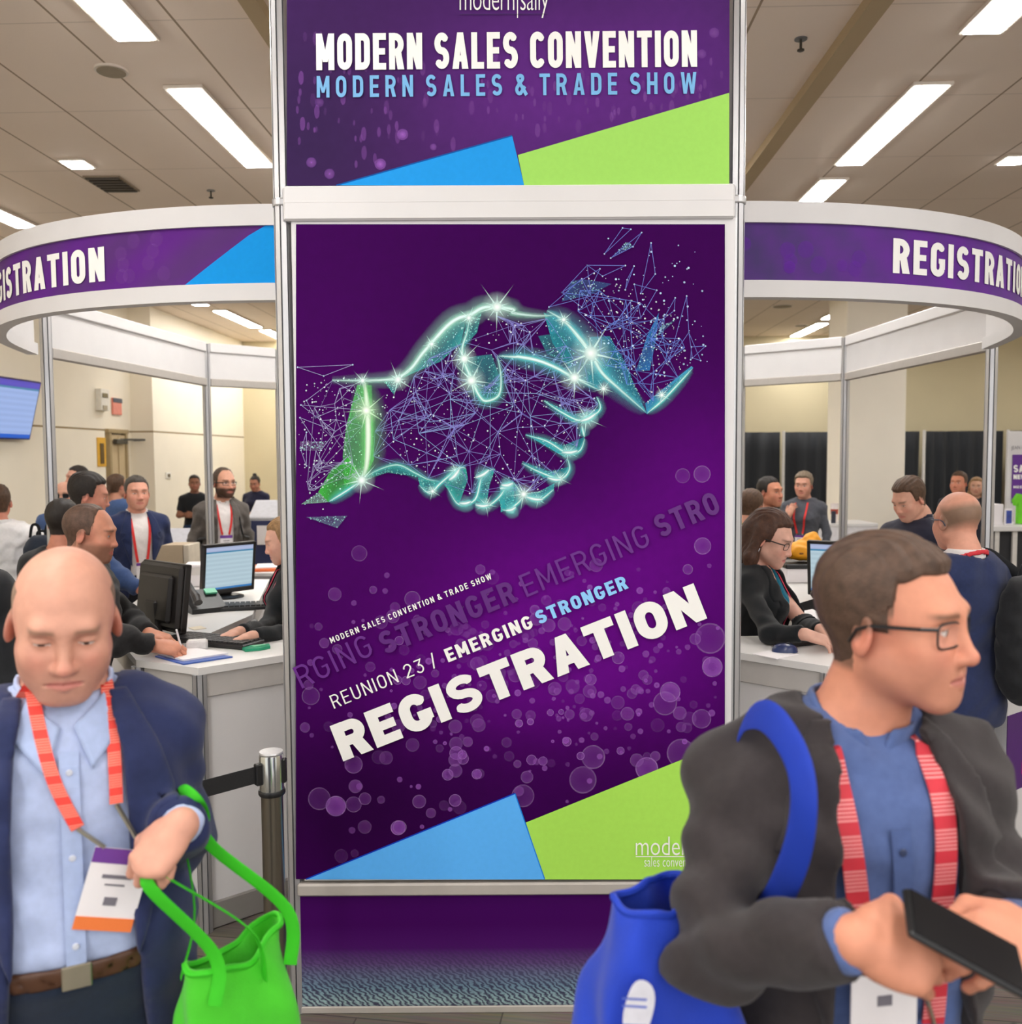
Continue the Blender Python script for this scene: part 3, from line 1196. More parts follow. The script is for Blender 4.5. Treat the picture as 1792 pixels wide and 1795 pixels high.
for pts, c, a in fills:
    hs.next()
    cx_, cy_ = sum(p[0] for p in pts) / len(pts), sum(p[1] for p in pts) / len(pts)
    l_ = lin(c)[:3]
    hs.add([(cx_, cy_)] + list(pts), [(0, 1 + i, 1 + (i + 1) % len(pts)) for i in range(len(pts))], [l_ + (a * .45,)] + [l_ + (a * (.75 if i % 2 else 1.05),) for i in range(len(pts))])
    for _ in range(int(26 + 8 * len(pts))):
        i = rb.randrange(len(pts))
        u, v = sorted((rb.random(), rb.random()))
        q0_, q1_ = pts[i], pts[(i + 1) % len(pts)]
        x_, y_ = cx_ * u + q0_[0] * (v - u) + q1_[0] * (1 - v), cy_ * u + q0_[1] * (v - u) + q1_[1] * (1 - v)
        hs.disc(x_, y_, rb.choice([.6, .8, 1.0, 1.4]), (190, 245, 240), rb.uniform(.3, .95), n=6)
# fine network inside the palm
palm = [(705, 670), (745, 620), (800, 565), (880, 552), (960, 556), (1010, 600), (1050, 680), (1050, 720), (1020, 760), (1005, 800), (980, 830), (950, 865), (880, 880), (800, 860), (740, 835),
        (690, 815), (655, 825), (650, 700)]


def inside(p, poly):
    x, y = p
    c = False
    for i in range(len(poly)):
        x1, y1 = poly[i]
        x2, y2 = poly[i - 1]
        if (y1 > y) != (y2 > y) and x < (x2 - x1) * (y - y1) / (y2 - y1) + x1:
            c = not c
    return c


rn = random.Random(3)
nodes = []
while len(nodes) < 95:
    p = (rn.uniform(650, 1050), rn.uniform(550, 885))
    if inside(p, palm):
        nodes.append(p)
arm = [(1000, 545), (1030, 470), (1100, 500), (1180, 540), (1205, 600), (1200, 660), (1140, 710), (1080, 670)]
anodes = []
while len(anodes) < 40:
    p = (rn.uniform(1000, 1210), rn.uniform(465, 715))
    if inside(p, arm):
        anodes.append(p)
cuff = [(530, 690), (570, 660), (640, 660), (650, 820), (600, 860), (545, 880), (530, 800)]
cn = []
while len(cn) < 28:
    p = (rn.uniform(528, 655), rn.uniform(655, 885))
    if inside(p, cuff):
        cn.append(p)
hs.next()
L0, jl = hs.lay, 0
for ns, c, kk in ((nodes, (150, 146, 228), 6), (anodes, (116, 146, 236), 4), (cn, (180, 176, 220), 3)):
    for p in ns:
        for q in sorted(ns, key=lambda q: math.hypot(p[0] - q[0], p[1] - q[1]))[1:kk + 1:1 if ns is not nodes else 1]:
            jl += 1
            hs.lay = L0 + jl % 14
            hs.line(p, q, .8, c, .62)
    for k in range(len(ns)):
        p, q = ns[k], ns[(k * 7 + 3) % len(ns)]
        if math.hypot(p[0] - q[0], p[1] - q[1]) < 150:
            jl += 1
            hs.lay = L0 + jl % 14
            hs.line(p, q, .75, c, .55)
hub = [(900, 712), (860, 680), (790, 700), (755, 740), (735, 760), (690, 770), (802, 800), (930, 730), (940, 690), (1010, 640)]
for hx, hy in hub:
    for k in range(11):
        q = rn.choice(nodes)
        if math.hypot(hx - q[0], hy - q[1]) < 130:
            jl += 1
            hs.lay = L0 + jl % 14
            hs.line((hx, hy), q, .8, (150, 176, 236), .7)
hs.lay = L0 + 15
tri = [[Bq(565, 207), Bq(665, 65), Bq(710, 72)], [Bq(600, 230), Bq(770, 90), Bq(722, 168)], [Bq(765, 425), Bq(822, 148), Bq(845, 318)], [Bq(730, 375), Bq(853, 408), Bq(765, 560)],
       [Bq(470, 270), Bq(680, 272), Bq(555, 330)], [Bq(330, 420), Bq(470, 270), Bq(490, 440)], [Bq(680, 405), Bq(728, 275), Bq(690, 350)], [Bq(890, 565), Bq(955, 450), Bq(950, 520)],
       [Bq(920, 800), Bq(1018, 440), Bq(1030, 640)], [Bq(1030, 640), Bq(1095, 795), Bq(1050, 780)], [Bq(1040, 790), Bq(1122, 715), Bq(1045, 720)], [Bq(260, 500), Bq(440, 345), Bq(490, 440)],
       [Bq(330, 420), Bq(540, 290), Bq(440, 500)], [Bq(490, 440), Bq(715, 465), Bq(605, 620)], [Bq(460, 545), Bq(765, 560), Bq(605, 620)], [Bq(710, 465), Bq(715, 840), Bq(605, 620)],
       [A(72, 832), A(375, 818), A(215, 880)], [A(120, 1015), A(265, 905), A(170, 1110)], [A(120, 1190), A(90, 1290), A(120, 1375)], [A(265, 905), A(430, 1000), A(170, 1110)],
       [A(85, 1110), A(280, 1185), A(200, 1290)], [A(90, 1040), A(280, 1185), A(450, 1070)]]
for t in tri:
    c = (120, 135, 225) if t[0][0] > 880 else (170, 165, 215)
    for i in range(3):
        hs.line(t[i], t[(i + 1) % 3], .9, c, .75)
    for p in t:
        hs.disc(p[0], p[1], 1.5, (200, 220, 250), .9, n=6)
hs.next()
for k in range(900):
    zone = rn.random()
    poly = palm if zone < .5 else (cuff if zone < .72 else arm)
    for _ in range(20):
        p = (rn.uniform(528, 1215), rn.uniform(440, 890))
        if inside(p, poly):
            hs.disc(p[0], p[1], rn.choice([.7, .8, .9, 1.2, 1.6]), (225, 235, 245), rn.uniform(.5, 1), n=6)
            break
for k in range(90):
    x, y = rn.gauss(1150, 55), rn.gauss(560, 75)
    if 1020 < x < 1240 and 405 < y < 700:
        hs.disc(x, y, rn.choice([.8, 1, 1.5, 2]), (190, 215, 250), rn.uniform(.5, 1), n=6)
for k in range(60):
    x, y = rn.gauss(570, 30), rn.gauss(780, 70)
    if 524 < x < 660 and 640 < y < 910:
        hs.disc(x, y, rn.choice([.7, 1, 1.4]), (225, 235, 240), rn.uniform(.5, 1), n=6)
hs.next()
def G(path, w, c, al, core=None, ca=0., cw=.3, taper=True):
    hs.glow(path, w * 2.5, c, al * .30, taper=taper)
    hs.next()
    hs.glow(path, w, c, al * .8, core, ca, cw, taper)


G([A(262, 903), A(430, 905), A(600, 895), A(690, 845), A(760, 755), A(830, 675), A(900, 600), A(960, 560), A(1020, 545), A(1090, 505), A(1170, 500), A(1262, 515), Bq(60, 532), Bq(180, 548), Bq(300, 545)],
  10, (170, 235, 215), .85, ICE, 1., .45)
hs.next(); G([Bq(250, 520), Bq(340, 575), Bq(420, 660), Bq(490, 755), Bq(550, 860), Bq(640, 945), Bq(800, 1085)], 13, (110, 220, 230), .8, ICE, .9, .3)
hs.next(); G([A(1180, 770), A(1262, 775), Bq(100, 775), Bq(200, 795), Bq(300, 835), Bq(400, 890), Bq(540, 960)], 9, (110, 225, 230), .85, ICE, 1., .4)
hs.next(); G([A(1020, 550), A(1005, 640), A(980, 720), A(985, 790), A(1030, 900), A(1070, 985), A(1110, 1018), A(1180, 985), A(1192, 880), A(1170, 760)], 7, (120, 225, 215), .85, ICE, .9, .4)
hs.next(); G([A(440, 905), A(450, 1000), A(458, 1100), A(460, 1250), A(450, 1380), A(420, 1460)], 14, (130, 230, 140), .9, (235, 255, 235), 1., .45)
hs.next(); G([A(420, 1460), A(500, 1405), A(620, 1370), A(720, 1415), A(790, 1450), A(860, 1460)], 5, (90, 200, 190), .8, ICE, .6, .3)
for pth in ([A(420, 1460), A(330, 1520), A(240, 1575)], [A(740, 1480), A(800, 1525), A(860, 1470), A(960, 1390), A(1000, 1390)], [A(900, 1500), A(960, 1588), A(1050, 1560), A(1090, 1430), A(1160, 1390)],
            [A(1050, 1580), A(1110, 1600), A(1180, 1550), A(1230, 1480), A(1262, 1465)], [A(1195, 1615), A(1255, 1630), Bq(60, 1605), Bq(110, 1545), Bq(60, 1460)], [Bq(110, 1535), Bq(200, 1565), Bq(290, 1500)],
            [Bq(110, 1360), Bq(200, 1405), Bq(320, 1445), Bq(372, 1395), Bq(360, 1330)], [Bq(130, 1205), Bq(250, 1240), Bq(360, 1305), Bq(430, 1290), Bq(458, 1220)],
            [Bq(230, 1015), Bq(330, 1080), Bq(440, 1125), Bq(540, 1065), Bq(520, 990)], [Bq(440, 1150), Bq(455, 1220)], [Bq(800, 1085), Bq(900, 1000), Bq(1055, 832)]):
    hs.next(); G(pth, 5.5, (100, 215, 215), .9, ICE, .85, .35)
hs.next(2)
for (p, r, c) in ((A(450, 1070), 42, (225, 255, 225)), (A(990, 785), 38, ICE), (A(1030, 905), 44, ICE), (A(1170, 500), 46, ICE), (A(425, 1455), 40, ICE), (A(625, 900), 34, ICE), (A(810, 705), 20, ICE),
                  (A(940, 1400), 20, ICE), (A(815, 1515), 18, ICE), (A(1110, 1590), 22, ICE), (A(430, 905), 22, ICE), (A(1015, 560), 24, ICE),
                  (Bq(490, 755), 62, ICE), (Bq(400, 890), 44, ICE), (Bq(465, 1115), 36, ICE), (Bq(365, 1300), 22, ICE), (Bq(318, 1445), 22, ICE), (Bq(120, 1530), 32, ICE), (Bq(340, 570), 22, ICE),
                  (Bq(880, 985), 20, ICE), (Bq(560, 950), 22, ICE), (Bq(200, 1560), 16, ICE)):
    hs.next()
    hs.star(p[0], p[1], r, c, .9, 10, rn.uniform(0, .6))
hs.next()
for (p0, p1, w_) in ((A(905, 1455), A(965, 1390), 9), (A(1050, 1440), A(1130, 1395), 8), (A(1050, 1590), A(1130, 1590), 7), (A(1185, 1500), A(1262, 1470), 9), (Bq(-4, 1480), Bq(60, 1470), 8), (Bq(130, 1545), Bq(230, 1560), 7),
                     (Bq(250, 1440), Bq(330, 1450), 6), (Bq(330, 1300), Bq(420, 1290), 7), (Bq(430, 1130), Bq(520, 1085), 8), (A(960, 1580), A(1030, 1570), 7), (Bq(20, 1620), Bq(80, 1600), 7)):
    hs.next(); G([p0, ((p0[0] + p1[0]) / 2 + 1, (p0[1] + p1[1]) / 2 + 2), p1], w_, (150, 235, 235), .9, (245, 255, 255), .9, .4)
hs.build('handshake_motif', ink_m, poster)

INKW = mat('white_ink', (244, 243, 240), .55, var=.01)
INKB = mat('sky_blue_ink', (140, 200, 250), .55, var=.02)
INKG = mat('ghost_violet_ink', (98, 30, 132), .55, var=.04)
INKG2 = mat('ghost_violet_ink_bold', (88, 20, 118), .55, var=.04)
T = dict(mapping=tmap, parent=poster)
O1 = .0093
caps_px('RGING', 531, 1206, 657, 1146, 40, m=INKG, t=.11, w=.58, gap=.2, off=O1 - .0008, **T)
caps_px('STRONGER', 676, 1147, 908, 1053, 40, m=INKG2, t=.2, w=.6, gap=.16, off=O1 - .0008, **T)
caps_px('EMERGING', 924, 1046, 1141, 955, 40, m=INKG, t=.11, w=.58, gap=.2, off=O1 - .0008, **T)
caps_px('STRO', 1158, 943, 1264, 897, 40, m=INKG2, t=.2, w=.6, gap=.16, off=O1 - .0008, **T)
caps_px('MODERN SALES CONVENTION & TRADE SHOW', 582, 1127, 863, 1014, 10.5, m=INKW, t=.17, w=.56, gap=.28, off=O1, **T)
caps_px('REUNION 23 /', 587, 1241, 768, 1166, 24, m=INKW, t=.1, w=.54, gap=.2, off=O1, **T)
caps_px('EMERGING', 787, 1160, 936, 1099, 24, m=INKW, t=.21, w=.6, gap=.17, off=O1, **T)
caps_px('STRONGER', 945, 1094, 1102, 1030, 24, m=INKB, t=.23, w=.62, gap=.16, off=O1, **T)
caps_px('REGISTRATION', 603, 1333, 1239, 1083, 66, m=INKW, t=.275, w=.76, gap=.1, off=O1, **T)
text_px('modern', 1114, 1497, 1221, 1497, 33, m=INKW, bold=-.008, off=O1, spacing=.98, **T)
lo = Ink(tmap); lo.lay = 930
lo.line((1114, 1499.5), (1221, 1499.5), 1.2, (244, 243, 240))
lo.build('logo_rule', ink_m, poster)
text_px('sales convention', 1129, 1517, 1226, 1517, 17, m=INKW, bold=-.008, off=O1, spacing=1.0, **T)

# ---- header board
H0, H1, H2 = lin((66, 36, 90))[:3], lin((98, 44, 132))[:3], lin((50, 34, 72))[:3]


def head_col(x, y):
    c = mixc(H0, H1, .8 * gau(x, y, 960, 150, 240, 170) + .4 * gau(x, y, 1200, 100, 120, 150))
    return mixc(c, H2, .8 * gau(x, y, 520, 250, 170, 200))


header = board('header_board', 503, 1279, -20, 325, head_col, 36, 20, poster_m)
hk = Ink(tmap)
hk.lay = 20
for k in range(150):
    x, y = rb.uniform(510, 1270), rb.gauss(200, 60)
    if y > 320 or y < 20 or (x < 915 and y > 325 - (x - 595) * .29) or (x > 905 and y > 268 - (x - 908) * .29):
        continue
    a = rb.uniform(.1, .35)
    hk.next()
    r = rb.choice([3, 4, 5, 7])
    pts = [(x + r * .7 * math.cos(2 * PI * j / 10), y + r * 1.8 * math.sin(2 * PI * j / 10)) for j in range(10)]
    hk.poly(pts, (150, 90, 185), a)
for x, y, r, a in ((706, 236, 10, .7), (667, 288, 10, .75), (546, 285, 9, .5), (578, 305, 9, .5), (760, 258, 6, .5), (1252, 58, 9, .4), (1230, 95, 8, .4), (560, 180, 8, .3)):
    hk.next()
    hk.disc(x, y, r, (170, 110, 205), a, (150, 90, 190), a * .5)
hk.next(2)
hk.poly([(590, 325), (898, 238), (919, 325)], (38, 150, 228))
hk.next()
hk.poly([(908, 272), (1278.5, 163), (1278.5, 325), (919, 325)], (158, 214, 100))
hk.next()
hk.line((590, 325), (898, 238), 2.5, (20, 90, 170), .8)
hk.build('print_motif', ink_m, header)
T2 = dict(mapping=tmap, parent=header, off=.004)
caps_px('MODERN SALES CONVENTION', 555, 124, 1222, 118, 64, m=INKW, t=.2, w=.5, gap=.1, **T2)
caps_px('MODERN SALES & TRADE SHOW', 556, 172, 1221, 165, 38, m=mat('header_blue_ink', (112, 176, 226), .55), t=.18, w=.58, gap=.36, **T2)
text_px('modern|sally', 806, 19, 962, 19, 42, m=INKW, bold=-.01, spacing=.95, **T2)
hr = Ink(tmap); hr.lay = 400
hr.line((806, 26), (960, 25.5), 1.2, (70, 50, 95))
hr.build('logo_rule', ink_m, header)

# ---- base board with its rippled fade to teal
V, Fc, C = tpanel(532, 1262, 1568, 1776, 'b', lambda x, y: (1, 1, 1), 1, 1)
bm, nt, b = nodes_of('rippled_base_print')
tc = nt.nodes.new('ShaderNodeTexCoord')
sp = nt.nodes.new('ShaderNodeSeparateXYZ')
nt.links.new(tc.outputs['Object'], sp.inputs[0])
mr = nt.nodes.new('ShaderNodeMapRange')
z0, z1 = 0.0, atY(896, 1568, YT)[2]
mr.inputs['From Min'].default_value = z0
mr.inputs['From Max'].default_value = z1
nt.links.new(sp.outputs['Z'], mr.inputs['Value'])
rp = nt.nodes.new('ShaderNodeValToRGB')
E = rp.color_ramp.elements
E[0].position, E[0].color = 0., lin((120, 120, 125))
E[1].position, E[1].color = 1., lin((66, 2, 92))
for p_, c_ in ((.10, (150, 178, 180)), (.22, (112, 140, 158)), (.42, (92, 70, 118)), (.55, (72, 16, 98)), (.75, (62, 0, 86))):
    e = E.new(p_)
    e.color = lin(c_)
nt.links.new(mr.outputs['Result'], rp.inputs['Fac'])
wv = nt.nodes.new('ShaderNodeTexWave')
wv.inputs['Scale'].default_value = 14
wv.inputs['Distortion'].default_value = 7
wv.inputs['Detail'].default_value = 3
wv.inputs['Detail Scale'].default_value = 2.2
mp = nt.nodes.new('ShaderNodeMapping')
mp.inputs['Rotation'].default_value = (0, .5, 0)
mp.inputs['Scale'].default_value = (1.2, 1, 2.4)
nt.links.new(tc.outputs['Object'], mp.inputs[0])
nt.links.new(mp.outputs[0], wv.inputs['Vector'])
f2 = nt.nodes.new('ShaderNodeMapRange')
f2.inputs['From Min'].default_value = .62
f2.inputs['From Max'].default_value = .2
nt.links.new(mr.outputs['Result'], f2.inputs['Value'])
ml = nt.nodes.new('ShaderNodeMath'); ml.operation = 'MULTIPLY'
iv = nt.nodes.new('ShaderNodeMath'); iv.operation = 'SUBTRACT'; iv.inputs[0].default_value = 1.
nt.links.new(wv.outputs['Fac'], iv.inputs[1])
nt.links.new(iv.outputs[0], ml.inputs[0]); nt.links.new(f2.outputs['Result'], ml.inputs[1])
mx = nt.nodes.new('ShaderNodeMix'); mx.data_type = 'RGBA'
mh = nt.nodes.new('ShaderNodeMath'); mh.operation = 'MULTIPLY'; mh.inputs[1].default_value = .9
nt.links.new(ml.outputs[0], mh.inputs[0])
nt.links.new(mh.outputs[0], mx.inputs['Factor'])
nt.links.new(rp.outputs['Color'], mx.inputs['A'])
mx.inputs['B'].default_value = lin((44, 30, 66))
nt.links.new(mx.outputs['Result'], b.inputs['Base Color'])
b.inputs['Roughness'].default_value = .7
b.inputs['Specular IOR Level'].default_value = .1
MB().box((0, YT + .01, .024 + (z1 - .024) / 2), (1.41, .02, z1 - .026)).build('base_board', bm, tower)
# ------------------------------------------------------------------ ring fascia over the registration desks
half = [(.75, 3.62), (1.02, 3.62), (1.38, 3.67), (1.76, 3.80), (2.1, 4.01), (2.4, 4.33), (2.66, 4.80), (2.83, 5.42)]
front = [tuple(p) for p in smooth_path(half, 6)]
zR0 = atY(480, 527, 3.62)[2]
zP0 = atY(480, 497, 3.62)[2]
zP1 = atY(480, 396, 3.62)[2]
zR1 = atY(480, 359, 3.62)[2]
S = [0.]
for i in range(1, len(front)):
    S.append(S[-1] + math.hypot(front[i][0] - front[i - 1][0], front[i][1] - front[i - 1][1]))


def on_arc(s):
    s = max(0, min(S[-1] - 1e-6, s))
    i = max(k for k in range(len(S) - 1) if S[k] <= s)
    t = (s - S[i]) / (S[i + 1] - S[i])
    a, b_ = np.array(front[i]), np.array(front[i + 1])
    d = (b_ - a) / np.linalg.norm(b_ - a)
    return a + (b_ - a) * t, np.array([d[1], -d[0]])      # point, outward normal (towards the viewer)


def s_at_px(px, sgn):
    best = min(range(400), key=lambda k: abs(proj((sgn * on_arc(S[-1] * k / 400)[0][0], on_arc(S[-1] * k / 400)[0][1], zP0))[0] - px))
    return S[-1] * best / 400


FPURP = attr_mat('fascia_print', .6, spec=.12, noise=.05, nscale=6)


def fascia(sgn, label):
    root = empty('curved_fascia', (sgn * 1.5, 3.7, zR0))
    thing(root, label, 'sign fascia')
    P = [(sgn * x, y) for x, y in front]
    t = -.045 * sgn
    for nm, a, b_ in (('top_rail', zP1, zR1), ('bottom_rail', zR0, zP0)):
        # outer lip
        o_ = [(sgn * (on_arc(s)[0] + on_arc(s)[1] * .012)[0], (on_arc(s)[0] + on_arc(s)[1] * .012)[1]) for s in S]
        MB().wallstrip(o_ if sgn > 0 else o_, a, b_, .06 * sgn).build(nm, WHITE_M, root, smooth=True)
    # graphic panel
    V, Fc, C = [], [], []
    n = len(S)
    rows = 6
    for i, s in enumerate(S):
        p, nrm = on_arc(s)
        for j in range(rows + 1):
            z = zP0 - .004 + (zP1 - zP0 + .008) * j / rows
            V.append((sgn * p[0], p[1], z))
            f = s / S[-1]
            if sgn > 0:
                c = mixc(lin((74, 58, 110))[:3], lin((104, 44, 150))[:3], min(1, f * 3.2) * .8 + .2 * math.sin(i * 1.7 + j))
            else:
                c = mixc(lin((88, 48, 116))[:3], lin((94, 34, 132))[:3], .5 + .5 * math.sin(i * .9 + j * .8))
            C.append(c + (1.,))
    for i in range(n - 1):
        for j in range(rows):
            a = i * (rows + 1) + j
            q = (a, a + rows + 1, a + rows + 2, a + 1)
            Fc.append(q if sgn > 0 else q[::-1])
    base = len(V)
    for i, s in enumerate(S):
        p, nrm = on_arc(s)
        q = p - nrm * .012
        V += [(sgn * q[0], q[1], zP0 - .004), (sgn * q[0], q[1], zP1 + .004)]
        C += [C[0], C[0]]
    panel = pydata('graphic_panel', V, Fc, FPURP, root, col=C, smooth=True)
    ip = [(sgn * (on_arc(s)[0] - on_arc(s)[1] * .014)[0], (on_arc(s)[0] - on_arc(s)[1] * .014)[1]) for s in S]
    MB().wallstrip(ip, zP0 - .01, zP1 + .01, .015 * sgn).build('inner_panel', WHITE_M, root, smooth=True)

    def amap(s, z, k=0.):
        p, nrm = on_arc(s)
        q = p + nrm * (.001 + k)
        return (sgn * q[0], q[1], z)
    return root, panel, amap


def arc_text(s, s0, s1, z0, cap, amap, parent, m):
    V, Fc = stroke_text(s, .2, .5, .12)
    w = V[:, 0].max()
    W_ = [amap(s0 + (s1 - s0) * x / w, z0 + cap * y, .003 + k * 2e-5) for x, y, k in V]
    return pydata('lettering', W_, Fc, m, parent)


fl_, pl_, am_ = fascia(-1, 'curved white and purple overhead fascia left of the tower with a blue corner')
sN = s_at_px(187, -1)
cap = (zP1 - zP0) * .62
zt = zP0 + (zP1 - zP0) * .17
arc_text('REGISTRATION', sN + 1.10, sN, zt, cap, am_, pl_, INKW)
fi = Ink(lambda s, z, k: am_(s, z, k), 1e-5)
fi.lay = 100
sa, sb = s_at_px(324, -1), s_at_px(462, -1)
s482 = 0.0
npt = 8
fi.add([(s482 + (sa - s482) * i / npt, zP0) for i in range(npt + 1)] + [(s482 + (sa - s482) * i / npt, min(zP1, zP0 + (zP1 - zP0) * (1 - i / npt) * sa / (sa - sb))) for i in range(npt + 1)],
       [(i, i + 1, npt + 2 + i, npt + 1 + i) for i in range(npt)], [lin((28, 150, 228))[:3] + (1.,)] * (2 * npt + 2))
for k in range(9):
    fi.next()
    s_ = rb.uniform(sa + .05, sN - .02)
    fi.add([(s_ + .03 * math.cos(q * PI / 5), rb.uniform(zP0 + .05, zP1 - .05) * 0 + zP0 + .05 + (k % 4) * .045 + .03 * math.sin(q * PI / 5)) for q in range(10)], [tuple(range(10))], [lin((140, 80, 180))[:3] + (.22,)] * 10)
fi.build('print_motif', ink_m, pl_)

fr_, pr_, ap_ = fascia(1, 'curved white and purple overhead fascia right of the tower')
sR = s_at_px(1563, 1)
arc_text('REGISTRATION', sR, sR + 1.10, zP0 + (zP1 - zP0) * .2, (zP1 - zP0) * .62, ap_, pr_, INKW)
fi = Ink(lambda s, z, k: ap_(s, z, k), 1e-5)
fi.lay = 100
for k in range(12):
    fi.next()
    s_ = rb.uniform(.05, sR)
    zz = rb.uniform(zP0 + .05, zP1 - .05)
    rr = rb.uniform(.015, .04)
    fi.add([(s_ + rr * math.cos(q * PI / 6), zz + rr * math.sin(q * PI / 6)) for q in range(12)], [tuple(range(12))], [lin((124, 60, 190))[:3] + (.3,)] * 12)
fi.build('print_motif', ink_m, pr_)

# the straight and rear part of the ring: white band between rails, on aluminium posts
ringb = empty('ring_frame', (0, 7, 0))
thing(ringb, 'white overhead band behind the tower carried on four slim aluminium posts', 'overhead frame')
PB = [(2.89, 5.52), (2.81, 7.70), (2.10, 8.32), (.7, 8.6), (-.7, 8.6), (-2.10, 8.32), (-2.60, 7.86), (-2.82, 5.60)]
for i in range(len(PB) - 1):
    a, b_ = np.array(PB[i]), np.array(PB[i + 1])
    d = (b_ - a) / np.linalg.norm(b_ - a)
    a2, b2 = a + d * .03, b_ - d * .03
    MB().bar((a2[0], a2[1], (zP0 + zP1) / 2), (b2[0], b2[1], (zP0 + zP1) / 2), .016, zP1 - zP0 + .02).build('band_panel', WHITE_M, ringb)
    for z0, z1 in ((zR0, zP0), (zP1, zR1)):
        MB().bar((a2[0], a2[1], (z0 + z1) / 2), (b2[0], b2[1], (z0 + z1) / 2), .045, z1 - z0, bev=.006).build('band_rail', GREY_EDGE if z0 == zR0 else WHITE_M, ringb)
for p in (PB[0], PB[1], PB[-2], PB[-1]):
    octo_post(p[0], p[1], 0.02, zR1 - .01, ringb, r=.035)
    MB().lathe([(.075, .001), (.075, .012), (.04, .02)], (p[0], p[1], 0), 20).build('foot_plate', ALU, ringb)
for p in (PB[2], PB[3], PB[4], PB[5]):
    octo_post(p[0], p[1], 0.02, zR1 - .01, ringb, r=.03)

# ------------------------------------------------------------------ desks
CT = 1.048
APR = mat('counter_apron', (188, 184, 180), .45, var=.02)
SKIRT = mat('counter_plinth', (134, 130, 126), .5, var=.03)
TOPM = mat('counter_top', (224, 222, 220), .35, var=.015, scale=3)


def desk(outer, inner, label):
    c = np.mean(outer + inner, axis=0)
    root = empty('registration_desk', (c[0], c[1], 0))
    thing(root, label, 'counter')
    MB().prism(outer + inner[::-1], CT - .028, CT).build('worktop', TOPM, root)
    for path, inn in ((outer, 1), (inner, -1)):
        for i in range(len(path) - 1):
            a, b_ = np.array(path[i]), np.array(path[i + 1])
            d = (b_ - a) / np.linalg.norm(b_ - a)
            cen = np.mean(outer + inner, axis=0)
            n = np.array([-d[1], d[0]])
            if n @ (cen - (a + b_) / 2) < 0:
                n = -n
            a1, b1 = a + d * .03 + n * .03, b_ - d * .03 + n * .03
            MB().bar((a1[0], a1[1], CT - .075), (b1[0], b1[1], CT - .075), .04, .094, bev=.004).build('apron', APR, root)
            MB().bar((a1[0], a1[1], .52), (b1[0], b1[1], .52), .016, .83).build('panel', WHITE_M, root)
            MB().bar((a1[0], a1[1], .055), (b1[0], b1[1], .055), .04, .105, bev=.004).build('plinth', SKIRT, root)
    for p in outer + inner:
        q = np.array(p) + (np.mean(outer + inner, axis=0) - np.array(p)) * .02
        octo_post(q[0], q[1], 0.0, CT - .028, root, r=.028, name='corner_post')
    return root


LO = [(-.80, 3.78), (-1.20, 3.45), (-1.50, 3.60), (-1.98, 4.4), (-2.3, 6.0)]
LI = [(-.80, 4.10), (-1.39, 4.10), (-1.33, 4.64), (-1.60, 6.0)]
desk(LO, LI, 'white registration desk left of the tower with computers on it')
RO = [(-x, y) for x, y in LO]
RO = [(.80, 3.78), (1.20, 3.42), (1.48, 3.58), (1.84, 4.4), (2.10, 6.05)]
RI = [(.80, 4.00), (1.40, 4.02), (1.48, 4.7), (1.66, 6.05)]
desk(RO, RI, 'white registration desk right of the tower under the woman with glasses')


# ------------------------------------------------------------------ things on the desks
SCREEN = {}


def screen_mat(name, top, body, foot, es=1.0):
    m, nt, b = nodes_of(name)
    tc = nt.nodes.new('ShaderNodeTexCoord')
    sp = nt.nodes.new('ShaderNodeSeparateXYZ')
    nt.links.new(tc.outputs['Generated'], sp.inputs[0])
    rp = nt.nodes.new('ShaderNodeValToRGB')
    rp.color_ramp.interpolation = 'CONSTANT'
    E = rp.color_ramp.elements
    E[0].position, E[0].color = 0, lin(foot)
    E[1].position, E[1].color = .07, lin(body)
    for p_, c_ in ((.85, (70, 140, 180)), (.885, top)):
        e = E.new(p_)
        e.color = lin(c_)
    nt.links.new(sp.outputs['Z'], rp.inputs['Fac'])
    wv = nt.nodes.new('ShaderNodeTexWave')
    wv.bands_direction = 'Z'
    wv.inputs['Scale'].default_value = 3.2
    nt.links.new(tc.outputs['Generated'], wv.inputs['Vector'])
    mx = nt.nodes.new('ShaderNodeMix'); mx.data_type = 'RGBA'; mx.blend_type = 'MULTIPLY'
    mx.inputs['Factor'].default_value = .12
    nt.links.new(rp.outputs['Color'], mx.inputs['A'])
    nt.links.new(wv.outputs['Color'], mx.inputs['B'])
    b.inputs['Base Color'].default_value = (.02, .02, .02, 1)
    b.inputs['Roughness'].default_value = .3
    nt.links.new(mx.outputs['Result'], b.inputs['Emission Color'])
    b.inputs['Emission Strength'].default_value = es
    return m


SCR = screen_mat('monitor_picture', (178, 190, 224), (186, 210, 222), (44, 120, 186), .42)
MONM = mat('monitor_shell', (34, 31, 30), .42, var=.08, scale=30)


def frame_obj(root, yaw):
    """apply yaw to a root at creation so parts built in its frame keep it"""
    return root


